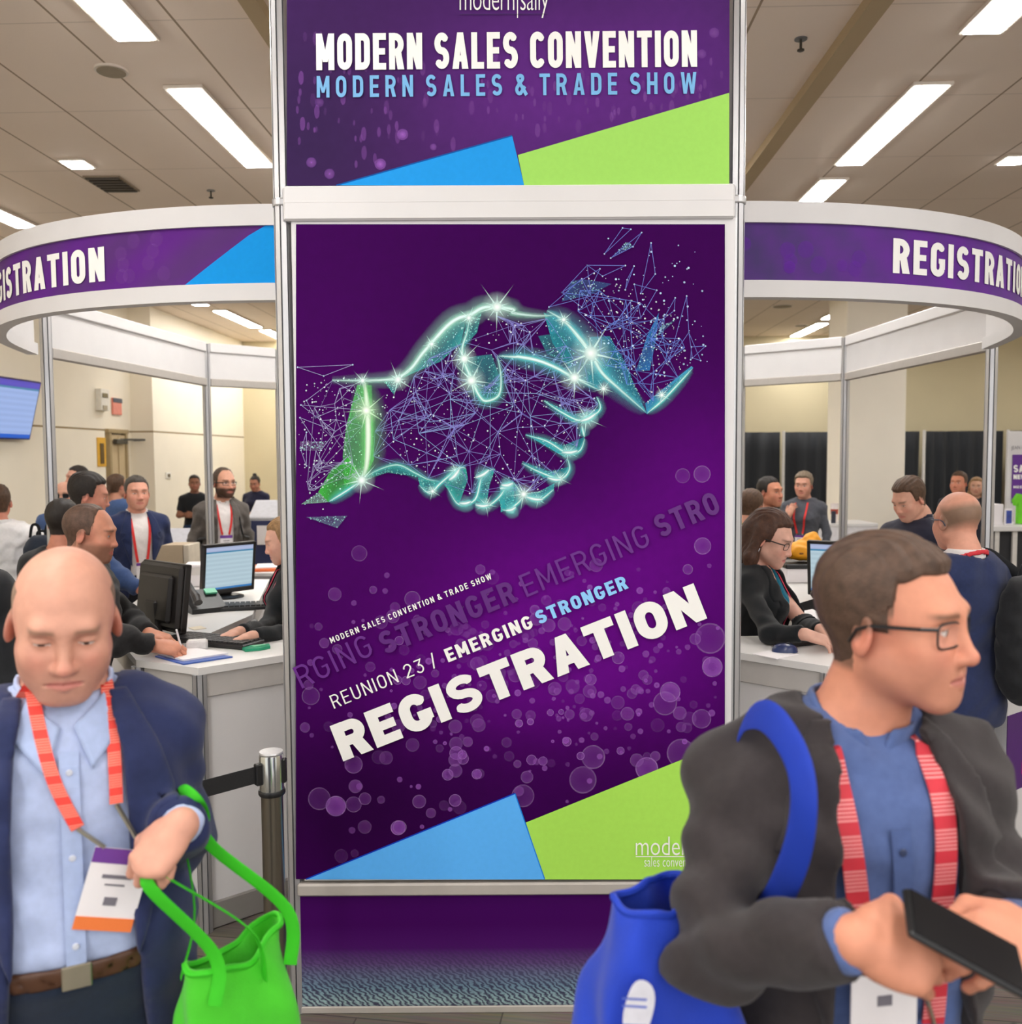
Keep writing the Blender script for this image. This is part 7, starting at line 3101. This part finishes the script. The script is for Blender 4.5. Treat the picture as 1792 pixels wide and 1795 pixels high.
Bm.glasses(BLACK_PL, LENS, w=.054, hgt=.036)
# the phone between his hands
ph = empty('smartphone', tuple(atD(1690, 1650, 1.03)))
thing(ph, 'black smartphone with a strap held in both hands by the man in glasses', 'phone')
c = atD(1690, 1652, 1.035)
lx = np.array([.80, -.10, -.42]); lx /= np.linalg.norm(lx)
nz_ = np.array([-.15, -.30, .93]); nz_ -= lx * (nz_ @ lx); nz_ /= np.linalg.norm(nz_)
Rp = np.stack([lx, np.cross(nz_, lx), nz_], 1)
MB().box(c, (.145, .070, .011), R=Rp, bev=.004).build('case', BLACK_PL, ph)
MB().box(c + Rp @ np.array([0, 0, .006]), (.134, .064, .0015), R=Rp).build('screen', mat('phone_glass', (14, 16, 22), .12), ph)
c2 = c + Rp @ np.array([.07, -.02, 0])
MB().tube(smooth_path([c2, c2 + [.015, -.01, -.02], c2 + [.045, -.01, -.045], c2 + [.02, 0, -.075], c2 + [-.01, .01, -.05]], 6), .007, 8, flat=.4).build('wrist_strap', BLACK_PL, ph, smooth=True)
# blue tote over his near shoulder
BLUE = mat('royal_blue_tote_fabric', (10, 58, 190), .75, var=.07, scale=12, bump=.5, bscale=500, sheen=.2)
BLUE_D = mat('royal_blue_binding', (16, 56, 178), .75, var=.05)
yb = math.radians(20)
bb = atD(1152, 1790, 1.30)
bbase = np.array([bb[0], bb[1], bb[2] - .17])
gx = np.array([math.cos(yb), math.sin(yb), 0]); gn = np.array([-math.sin(yb), math.cos(yb), 0])


def bagmark(root, tr):
    o = Ink(lambda x, y, k: tr((x, -.077 - k, y)), 2e-5)
    o.lay = 10
    w_ = lin((226, 226, 236))[:3] + (1.,)
    b_ = lin((90, 110, 200))[:3] + (1.,)
    cx_, cz_ = -.070, .248
    pts = [(cx_ + .023 * math.cos(2 * PI * k / 24) * (1 + .15 * math.sin(4 * PI * k / 24)), cz_ + .040 * math.sin(2 * PI * k / 24)) for k in range(24)]
    o.add(pts, [tuple(range(24))], [w_] * 24)
    for q in (.022, .012, -.014):
        o.next(3)
        o.add([(cx_ - .025, cz_ + q), (cx_ + .012, cz_ + q - .010), (cx_ + .011, cz_ + q - .013), (cx_ - .025, cz_ + q - .003)], [(0, 1, 2, 3)], [b_] * 4)
    o.next(3)
    o.add([(cx_ - .012, cz_ - .036), (cx_ + .022, cz_ - .034), (cx_ + .026, cz_ - .066), (cx_ + .006, cz_ - .074)], [(0, 1, 2, 3)], [w_] * 4)
    m_ = o.build('printed_mark', attr_mat('bag_print', .6, alpha=True), root)
    return m_


bt = bbase + np.array([0, 0, .378])
shB = Bm.world(Bm.shd[-1] + np.array([.03, -.02, .0]))
st1 = [bt + gx * .02 - gn * .04 + [0, 0, -.06], atD(1285, 1640, 1.36), atD(1345, 1600, 1.27), atD(1388, 1520, 1.14), atD(1408, 1430, 1.09), atD(1402, 1345, 1.10), atD(1366, 1275, 1.15), atD(1330, 1252, 1.24), atD(1300, 1280, 1.36), atD(1270, 1400, 1.42), bt + gx * .09 + gn * .05 + [0, 0, .0], bt + gx * .05 + gn * .04 + [0, 0, -.06]]
tote('blue_tote_bag', bbase, yb, .30, .15, .378, 'royal blue tote bag with white mark on the shoulder of the man in glasses', BLUE, BLUE_D, [st1], sr=.021, flare=.40, mark=bagmark)
# ------------------------------------------------------------------ the people round and behind the desks
HB = hairmat('brown_hair', (84, 62, 46))
HD = hairmat('near_black_hair', (40, 34, 30))
HG = hairmat('greying_hair', (132, 116, 98))
HL = hairmat('long_brown_hair', (74, 48, 36))
HF = hairmat('fair_hair', (150, 116, 78))
WSH = cloth('white_shirting', (232, 226, 224), var=.04)
GREYJ = cloth('grey_tweed', (102, 96, 92))
BLUEJ = cloth('denim_blue', (70, 94, 140))
GSW = cloth('grey_sweater', (86, 88, 96))


def crowd(label, px, py, d, yaw, hs=1.0, head=(0, 0, 0), o=None, hair=None, lod=1, s=None, **kw):
    hf, h = {0: (.0042, .022), 1: (.006, .026), 2: (.0085, .03)}[lod]
    oo = dict(skin=(209, 153, 130), lid=.3, hair_kind='short', hair_t=.012, stubble=(90, 70, 54), stubble_a=.6)
    oo.update(o or {})
    p = Person(label, 0, 0, yaw=yaw, s=s, at=atD(px, py, d), hs=hs, head=head, o=oo, h=h, hf=hf, **kw)
    p.gh = {0: .011, 1: .014, 2: .02}[lod]
    if hair:
        p.hair(hair, h=hf * 1.15, L=.38)
    return p


def neckband(P, m, r=.086):
    def f(Q):
        d = smax(P.neckcone(Q, r + .004, r + .012), -P.neckcone(Q, r - .003, r + .004), .002)
        return smax(d, np.abs(Q[:, 2] - P.N[2] - .020 - .5 * (Q[:, 1] - P.N[1])) - .011, .002)
    return P.part('lanyard', f, P.N + [-.15, -.16, -.12], P.N + [.15, .16, .14], .006, m)


# woman at the right desk
D = crowd('woman in black blazer and glasses with long brown hair working at the right desk', 1350, 943, 4.22, 58, hs=1.13, head=(20, 0, 0), lod=0, hair=HL, fem=True,
          o=dict(hair_kind='long', hair_t=.016, hair_len=.30, w=.95, jaw=.85, skin=(218, 169, 150), lid=.75, brow=(70, 46, 36), lips=(190, 100, 104), neck=.85, stubble=(70, 46, 36), rim=1.3), build=.92, lean=4,
          arms={'R': dict(elbow=('px', 1352, 1112, 3.86), wrist=('px', 1412, 1112, 3.74), fingers_w=(.86, -.32, -.22), back_w=(.15, -.35, .92), pose='type'),
                'L': dict(elbow=('px', 1412, 1098, 4.12), wrist=('px', 1440, 1104, 3.86), fingers_w=(.75, -.6, -.25), back_w=(.1, .1, 1), pose='type')})
D.shirt(cloth('teal_top', (26, 110, 136), var=.06), z0=.96, sleeve=None, vneck=.16, h=.009, neck=.062)
D.jacket(cloth('black_blazer', (27, 29, 32)), h=.010, z0=.80, neck=.08, lapel=True, open_w=([.78, 1.0, 1.1, 1.25, 1.40, 1.50], [.05, .03, .03, .062, .074, .06]), sl=(.058, .052, .052, .042))
lanyard(D, [[(-.062, 1.45), (-.062, 1.36), (-.040, 1.22), (-.012, 1.12)], [(.062, 1.45), (.062, 1.36), (.040, 1.22), (.012, 1.12)]], .017, PINK_L, [D.chest_f], badge=None)
D.trousers(DARKTR, h=.025)
D.glasses(BLACK_PL, LENS, w=.046, hgt=.030)
er = MB()
er.tube([D.hw((-.083, .006, -.046)), D.hw((-.086, .006, -.062)), D.hw((-.086, .006, -.080))], .0028, 6)
D.put(er, 'earring', mat('earring_silver', (190, 190, 196), .2, metal=.9))

# woman at the left desk, seen past the tower post
X = crowd('fair haired woman in black jacket typing at the left desk beside the tower post', 498, 946, 4.55, -66, hs=1.02, head=(17, 0, -8), lod=0, hair=HF, fem=True,
          o=dict(hair_kind='long', hair_t=.010, hair_len=.28, w=.95, jaw=.86, skin=(218, 167, 146), lid=.8, brow=(140, 100, 72), lips=(196, 112, 110), neck=.85, stubble=(150, 112, 76)), build=.9, lean=6,
          arms={'L': dict(elbow=('px', 512, 1108, 4.12), wrist=('px', 442, 1116, 3.93), fingers_w=(-.92, -.2, -.22), back_w=(-.2, .05, 1), pose='type'),
                'R': dict(elbow=('px', 470, 1100, 4.36), wrist=('px', 420, 1108, 4.02), fingers_w=(-.88, -.3, -.22), back_w=(-.2, .05, 1), pose='type')})
X.shirt(cloth('charcoal_top', (52, 50, 54)), z0=.96, sleeve=None, vneck=.10, h=.012)
X.jacket(cloth('black_blazer', (27, 29, 32)), h=.011, z0=.80, neck=.08, lapel=False, sl=(.058, .052, .052, .040))
lanyard(X, [[(-.058, 1.45), (-.060, 1.34), (-.040, 1.20), (-.012, 1.08)], [(.058, 1.45), (.060, 1.34), (.040, 1.20), (.012, 1.08)]], .016, PINK_L, [X.chest_f], badge=None)
X.trousers(DARKTR, h=.028)

# man writing at the left desk
K = crowd('balding bearded man in dark jacket writing at the left desk', 158, 934, 3.72, 97, hs=1.02, head=(9, 0, 0), lod=0, hair=hairmat('clipped_brown_hair', (88, 66, 54)), lean=9,
          o=dict(hair_kind='receding', hair_t=.003, hair_n=.4, stubble_w=.03, skin=(207, 142, 116), lid=.4, beard=(104, 78, 62), beard_a=.6, brow=(80, 58, 44), stubble=(104, 78, 62), stubble_a=.65),
          arms={'R': dict(elbow=('px', 205, 1122, 3.56), wrist=('px', 272, 1132, 3.64), fingers_w=(.95, .05, -.12), back_w=(.1, -.45, .88), pose='pen'),
                'L': dict(elbow=('px', 225, 1085, 4.0), wrist=('px', 262, 1112, 3.80), fingers_w=(.9, -.3, -.15), back_w=(0, 0, 1), pose='relax')})
K.trousers(DARKTR, h=.026)
K.shirt(cloth('dark_knit', (44, 42, 44)), z0=.95, h=.012, sleeve=None, collar=.4)
K.jacket(cloth('black_shell', (38, 37, 38), var=.2), h=.011, z0=.84, closed=True, lapel=False, neck=.074, wr=.006, seed=3.)
pn = empty('ballpoint_pen', tuple(K.world(K.arm[-1]['wrist'] + K.arm[-1]['R'] @ np.array([.12, .03, -.03]))))
thing(pn, 'white ballpoint pen in the hand of the man writing', 'pen')
pa = K.world(K.arm[-1]['wrist'] + K.arm[-1]['R'] @ np.array([.108, .022, -.058])); pb_ = K.world(K.arm[-1]['wrist'] + K.arm[-1]['R'] @ np.array([.082, .032, .072]))
MB().tube([pa + (pb_ - pa) * .12, pb_], .0042, 8).build('barrel', PAPER, pn, smooth=True)
MB().tube([pa, pa + (pb_ - pa) * .12], [.001, .004], 8).build('tip', METAL_C, pn, smooth=True)

# back view right
C1 = crowd('man in navy blazer seen from behind with black backpack, at the right', 1678, 912, 3.62, 206, hs=.96, head=(6, 0, -14), lod=0, hair=None,
           o=dict(hair_kind='ring', stubble_w=.035, skin=(212, 153, 130), lid=.3, stubble=(122, 100, 82), stubble_a=.9, rim=1.2), belly=.01, build=1.04,
           arms={'R': dict(elbow=(-.26, -.02, 1.13), wrist=(-.16, -.22, 1.10), fingers=(.6, -.8, 0), back=(-.3, -.2, 1)), 'L': dict(elbow=(.26, -.02, 1.13), wrist=(.15, -.24, 1.10), fingers=(-.6, -.8, 0), back=(.3, -.2, 1))})
C1.trousers(cloth('blue_denim', (34, 54, 82)), h=.02, wr=.005)
C1.shirt(WSH, z0=1.0, sleeve=None, h=.013, collar=.6)
C1.jacket(NAVY, h=.010, z0=.80, seed=7., wr=.004)
neckband(C1, stripes(mat('red_white_webbing', (206, 44, 56), .6), (232, 220, 226), 22, .5))
C1.glasses(mat('dark_blue_frame', (40, 44, 66), .4), LENS, w=.05, hgt=.034)


def backpack(name, P, label, m, m2, off=.0, x0=.0, z=1.22, w=.15, hgt=.24, dep=.085, h=.012, straps=(-1, 1), loops=False):
    """pack on the back of person P (a thing of its own)"""
    yb_ = np.interp(z, ZS, P.cy) + .118 + .03
    c = np.array([x0, yb_ + dep, z])
    wc = P.world(c)
    root = empty(name, tuple(P.world(c + [0, 0, -hgt])), P.yaw)
    thing(root, label, 'backpack')

    def tolocal(f):
        return f
    Mw = np.array(world_of(root))
    Ri, Ti = Mw[:3, :3], Mw[:3, 3]

    def q2(Q):     # root frame -> person frame
        return (((Q @ Ri.T + Ti) - P.loc) @ P.Rw) / P.s

    def body(Q):
        p = q2(Q) - c
        w_ = w * (1 - .22 * np.clip(p[:, 2] / hgt, -.3, 1) ** 2)
        k = ((np.abs(p[:, 0]) / w_) ** 3.2 + (np.abs(p[:, 1]) / dep) ** 2.6 + (np.abs(p[:, 2]) / hgt) ** 3.6) ** (1 / 3.)
        return (k - 1) * dep * .8 + .002 * vnoise(p, 30., 1.)

    def pocket(Q):
        p = q2(Q) - c - np.array([0, dep * .95, -.085])
        k = ((np.abs(p[:, 0]) / (w * .8)) ** 3 + (np.abs(p[:, 1]) / .035) ** 2.4 + (np.abs(p[:, 2]) / .12) ** 3.4) ** (1 / 3.)
        return (k - 1) * .03
    mesh_sdf('pack_body', body, np.array([-.26, -.2, -.06]), np.array([.26, .2, hgt * 2 + .08]), h, m, root)
    mesh_sdf('front_pocket', pocket, np.array([-.22, -.1, -.06]), np.array([.22, .24, hgt * 2]), h, m2, root)
    for sx in straps:
        a = c + [sx * w * .6, -dep * .8, hgt * .75]
        sh_ = P.shd[sx] + np.array([-sx * .06, 0, .098])
        fr_ = P.shd[sx] + np.array([-sx * .05, -.125, -.06])
        lf_ = P.shd[sx] + np.array([-sx * .03, -.165, -.22])
        sd_ = np.array([sx * .225 * P.build, -.02, z - .08])
        lw_ = c + [sx * w * .95, -dep * .4, -hgt * .7]
        MB().tube([P.world(v) for v in smooth_path([a, (a + sh_) / 2 + [0, 0, .02], sh_, fr_, lf_, sd_, lw_], 6)], .020, 8, flat=.25).build('shoulder_strap', m2, root, smooth=True)
    if loops:
        for dx in (-.05, .04):
            MB().tube([P.world(v) for v in smooth_path([c + [dx - .03, 0, hgt * .9], c + [dx - .02, 0, hgt * 1.35], c + [dx + .015, 0, hgt * 1.38], c + [dx + .03, 0, hgt * .9]], 5)], .011, 8, flat=.4).build('carry_loop', m2, root, smooth=True)
    MB().tube([P.world(v) for v in smooth_path([c + [-.03, -dep * .4, hgt * .95], c + [-.02, -dep * .3, hgt * 1.12], c + [.02, -dep * .3, hgt * 1.12], c + [.03, -dep * .4, hgt * .95]], 5)], .008, 8).build('grab_handle', m2, root, smooth=True)
    return root


PACK = cloth('black_nylon', (30, 31, 34), var=.2, rough=.6)
PACK2 = cloth('black_nylon_trim', (24, 25, 28), rough=.6)
backpack('backpack', C1, 'large black backpack worn by the man in navy blazer seen from behind', PACK, PACK2, z=1.17, w=.15, hgt=.26, dep=.085, x0=-.15, straps=(-1,))

# man looking down behind the right desks
E_ = crowd('brown haired man in dark polo looking down behind the right desk', 1594, 874, 5.4, -62, hs=1.0, head=(27, 0, -6), lod=0, hair=HB,
           o=dict(lid=.8, hair_t=.016, stubble=(104, 82, 62), skin=(216, 162, 139)))
E_.shirt(cloth('midnight_polo', (42, 42, 58)), z0=.92, sleeve='short', h=.012, collar=.7)
E_.trousers(DARKTR, h=.03)
neckband(E_, mat('grey_cord', (176, 172, 176), .5), r=.083)

# left, middle distance
Q1 = crowd('dark haired man in black coat seen from behind, beside the left ring post', 112, 914, 4.75, 176, hs=1.0, lod=1, hair=HD, o=dict(hair_t=.012, skin=(194, 127, 103), stubble=(50, 40, 34)))
Q1.trousers(DARKTR, h=.03)
Q1.jacket(BLK, h=.016, closed=True, lapel=False, neck=.070)
L1 = crowd('dark haired man in blue jacket bending behind the writing man', 156, 868, 5.5, 112, hs=1.05, head=(12, 0, 0), lod=1, hair=HD, lean=8,
           o=dict(hair_t=.018, skin=(201, 138, 116), stubble=(56, 44, 38)),
           arms={'R': dict(elbow=('px', 214, 1016, 5.25), wrist=('px', 248, 1034, 5.22), fingers_w=(.9, 0, -.25), back_w=(.1, -.4, .9), pose='relax')})
L1.trousers(DARKTR, h=.03)
L1.shirt(WSH, z0=.95, sleeve=None, h=.016, collar=.6)
L1.jacket(cloth('blue_jacket', (58, 80, 124)), h=.015, neck=.078)
M1 = crowd('man in navy blazer with red lanyard facing right, left of the taupe lectern', 240, 864, 7.1, 34, hs=1.12, lod=1, hair=hairmat('dark_grey_hair', (72, 66, 60)),
           o=dict(hair_t=.010, skin=(214, 155, 132), stubble=(110, 96, 84), stubble_a=.6, hair_kind='short', lid=.5))
M1.trousers(DARKTR, h=.03)
M1.shirt(WSH, z0=.90, sleeve=None, h=.014, collar=.7)
M1.jacket(NAVY, h=.014, z0=.76, open_w=([.76, .95, 1.05, 1.15, 1.30, 1.42, 1.50], [.11, .09, .085, .08, .08, .075, .062]))
lanyard(M1, [[(-.070, 1.45), (-.066, 1.36), (-.050, 1.2), (-.035, 1.1)], [(.070, 1.45), (.066, 1.36), (.050, 1.2), (.035, 1.1)]], .020, RED_L, [M1.chest_f], badge=(0.0, 1.03), bw=.10, bh=.13)
N1 = crowd('bearded man with glasses in grey jacket with white badge behind the pale blue monitor', 393, 846, 8.3, 30, hs=1.14, head=(2, 0, 16), lod=1, hair=hairmat('clipped_dark_hair', (84, 68, 56)),
           o=dict(hair_kind='receding', hair_t=.005, skin=(212, 157, 132), beard=(58, 40, 30), beard_a=.95, brow=(64, 46, 36), stubble=(96, 76, 62), rim=1.6), hoff=(.01, -.02))
N1.trousers(cloth('khaki', (118, 104, 82)), h=.03)
N1.shirt(WSH, z0=.90, sleeve=None, h=.015, collar=.7)
N1.jacket(GREYJ, h=.015, z0=.74, wr=.006, seed=4., open_w=([.76, .95, 1.05, 1.15, 1.30, 1.42, 1.50], [.10, .085, .08, .075, .075, .07, .06]))
lanyard(N1, [[(-.064, 1.45), (-.060, 1.36), (-.045, 1.25), (-.030, 1.18)], [(.064, 1.45), (.060, 1.36), (.045, 1.25), (.030, 1.18)]], .018, RED_L, [N1.chest_f], badge=(0.0, 1.10), bw=.11, bh=.15)
N1.glasses(BLACK_PL, LENS, w=.05, hgt=.03)
backpack('backpack', N1, 'dark backpack on the shoulder of the bearded man in grey jacket', PACK, PACK2, h=.018)
S1 = crowd('man in white shirt seen from behind at the left picture edge', -4, 880, 6.0, 205, hs=1.0, lod=1, hair=HB, o=dict(hair_t=.010, skin=(209, 136, 112), stubble=(100, 80, 62)), build=1.05)
S1.trousers(DARKTR, h=.03)
S1.shirt(cloth('loose_white_shirt', (236, 234, 234), var=.04), z0=.80, h=.016, off=.03, wr=.006, collar=.3)
P1 = crowd('bald man in dark sunglasses and blue jacket half hidden by the left ring post', 112, 868, 8.0, 12, hs=1.05, lod=2, hair=None, o=dict(hair_kind='ring', skin=(209, 157, 134), rim=2.2))
P1.trousers(DARKTR, h=.034)
P1.shirt(cloth('pink_shirt', (222, 196, 204)), z0=.9, sleeve=None, h=.02)
P1.jacket(BLUEJ, h=.02, lapel=False)
P1.glasses(BLACK_PL, mat('dark_lens', (20, 20, 24), .1), w=.055, hgt=.036)
pk = backpack('backpack', S1, 'dark blue backpack hanging behind the man in white shirt at the left edge', cloth('navy_nylon', (36, 44, 58), rough=.6), PACK2, z=1.25, x0=-.27, w=.12, hgt=.17, dep=.08, h=.016, straps=(), loops=True)
O1_ = crowd('blurred dark haired man facing left beside the left ring post, near the wall', 135, 838, 9.6, -42, hs=1.05, lod=2, hair=HD, o=dict(skin=(212, 157, 135), hair_t=.010))
O1_.trousers(DARKTR, h=.034); O1_.shirt(WSH, z0=.92, h=.022)
R1 = crowd('brown haired woman in blue jacket behind the man in navy blazer', 206, 852, 9.6, 150, hs=1.02, lod=2, hair=HB, fem=True, o=dict(hair_kind='tied', hair_t=.016, skin=(201, 142, 116)))
R1.trousers(DARKTR, h=.034); R1.jacket(BLUEJ, h=.022, closed=True, lapel=False)
V1 = crowd('staff member in black polo with folded arms standing against the cream wall', 341, 847, 13.2, 22, hs=1.06, lod=2, hair=HD, o=dict(hair_t=.010, skin=(141, 95, 73), brow=(50, 36, 28), stubble=(44, 34, 30)),
           arms={'R': dict(elbow=(-.25, -.04, 1.14), wrist=(.04, -.21, 1.17), fingers=(1, .1, .1), back=(0, -1, .2)), 'L': dict(elbow=(.25, -.04, 1.14), wrist=(-.04, -.24, 1.14), fingers=(-1, .1, .1), back=(0, -1, .2))})
V1.trousers(cloth('blue_denim', (34, 54, 82)), h=.034)
V1.shirt(BLK, z0=.92, sleeve='short', h=.02)
W1 = crowd('woman with dark hair in a bun and navy top by the far navy stand', 447, 847, 14.2, -8, hs=1.04, lod=2, hair=HD, fem=True, head=(14, 0, 0), o=dict(hair_kind='bun', hair_t=.010, skin=(184, 127, 103), brow=(40, 30, 26), lips=(170, 70, 70), stubble=(40, 32, 28)),
           arms={'R': dict(elbow=(-.24, -.05, 1.14), wrist=(-.07, -.26, 1.12), fingers=(.5, -.8, .1), back=(0, .2, 1)), 'L': dict(elbow=(.24, -.05, 1.14), wrist=(.07, -.26, 1.12), fingers=(-.5, -.8, .1), back=(0, .2, 1))})
W1.trousers(BLK, h=.034)
W1.shirt(cloth('navy_jersey', (40, 42, 66)), z0=.9, h=.02)

Z1 = crowd('person in black coat cut by the left picture edge behind the bald man', -105, 905, 2.9, 170, hs=.95, lod=1, hair=HD, o=dict(hair_t=.012, skin=(190, 130, 108), stubble=(50, 40, 34)))
Z1.trousers(DARKTR, h=.03)
Z1.jacket(BLK, h=.014, closed=True, lapel=False, neck=.07)

# right, middle distance
F1 = crowd('dark haired man facing right behind the woman at the right desk', 1350, 862, 7.4, 38, hs=1.06, lod=1, hair=HD, o=dict(hair_t=.008, skin=(203, 138, 110), stubble=(60, 46, 38), lid=.6))
F1.trousers(DARKTR, h=.03); F1.jacket(BLK, h=.016, closed=True, lapel=False, neck=.07)
G1 = crowd('brown haired man in black jacket with green lanyard seen from behind beside tower', 1318, 888, 6.6, 142, hs=1.10, lod=1, hair=HB, head=(8, 0, -8), o=dict(hair_t=.014, skin=(207, 149, 125), stubble=(96, 76, 58)))
G1.trousers(DARKTR, h=.03); G1.jacket(BLK, h=.016, closed=True, lapel=False, neck=.07)
neckband(G1, mat('olive_webbing', (122, 132, 48), .6), r=.078)
H1 = crowd('greying woman in grey sweater with red lanyard looking left by the black drape', 1409, 850, 9.4, -32, hs=1.12, lod=1, hair=HG, fem=True, head=(4, 0, 0), o=dict(hair_kind='short', hair_t=.020, skin=(209, 153, 130), stubble=(140, 124, 104), rim=1.2),
           arms={'R': dict(elbow=(-.22, -.12, 1.12), wrist=(-.10, -.22, 1.32), fingers=(.3, .2, 1), back=(-.2, -1, .1), pose='relax')})
H1.trousers(DARKTR, h=.03); H1.shirt(GSW, z0=.86, h=.015, off=.022, wr=.004)
lanyard(H1, [[(-.066, 1.45), (-.062, 1.34), (-.045, 1.2), (-.03, 1.12)], [(.066, 1.45), (.062, 1.34), (.045, 1.2), (.03, 1.12)]], .020, RED_L, [H1.chest_f], badge=(0.0, 1.04), bw=.10, bh=.13)
I1 = crowd('man in dark shirt facing left in front of the drape at right', 1681, 846, 10.2, -48, hs=1.08, lod=2, hair=HB, o=dict(hair_t=.012, skin=(207, 136, 107), stubble=(80, 62, 48)))
I1.trousers(DARKTR, h=.034); I1.shirt(cloth('dark_shirt', (40, 40, 50)), z0=.92, h=.02)
J1 = crowd('woman with light brown hair and pale scarf partly hidden by the right ring post', 1712, 853, 11.8, -30, hs=1.12, lod=2, hair=HF, fem=True, o=dict(hair_kind='long', hair_t=.014, hair_len=.2, skin=(209, 160, 134), stubble=(140, 104, 70)))
J1.trousers(DARKTR, h=.034); J1.shirt(BLK, z0=.9, h=.022)

# the orange bag on the rear counter inside the ring, right
zr = CT
oc = atD(1410, 962, 5.82)
wb = empty('white_storage_box', (oc[0], oc[1], CT))
thing(wb, 'white box with black lid under the orange bag on the right desk', 'box')
MB().box((oc[0], oc[1], CT + .045), (.30, .26, .088), bev=.005).build('carton', PAPER, wb)
MB().box((oc[0], oc[1], CT + .105), (.31, .27, .03), bev=.006).build('lid', BLACK_PL, wb)
zr = CT + .122
ob_ = empty('orange_bag', (oc[0], oc[1], zr))
thing(ob_, 'bright orange soft bag on the far end of the right desk', 'bag')


def obag(Q):
    p = Q.copy()
    d = ell(p, (0.0, 0, .066), (.125, .11, .065))
    d = smin(d, ell(p, (.05, 0, .11), (.055, .07, .08)), .06)
    d = smax(d, -p[:, 2] + .002, .02)
    return d + .0035 * vnoise(p, 38., 2.)


mesh_sdf('bag_body', obag, np.array([-.2, -.16, -.02]), np.array([.2, .16, .27]), .008, mat('orange_nylon', (240, 164, 28), .55, var=.07, bump=.3, bscale=400), ob_)
MB().tube([(oc[0] - .06, oc[1] - .098, zr + .06), (oc[0] + .03, oc[1] - .103, zr + .062)], .006, 8, flat=.5).build('zip_pocket', mat('zip_brown', (140, 84, 24), .6), ob_)
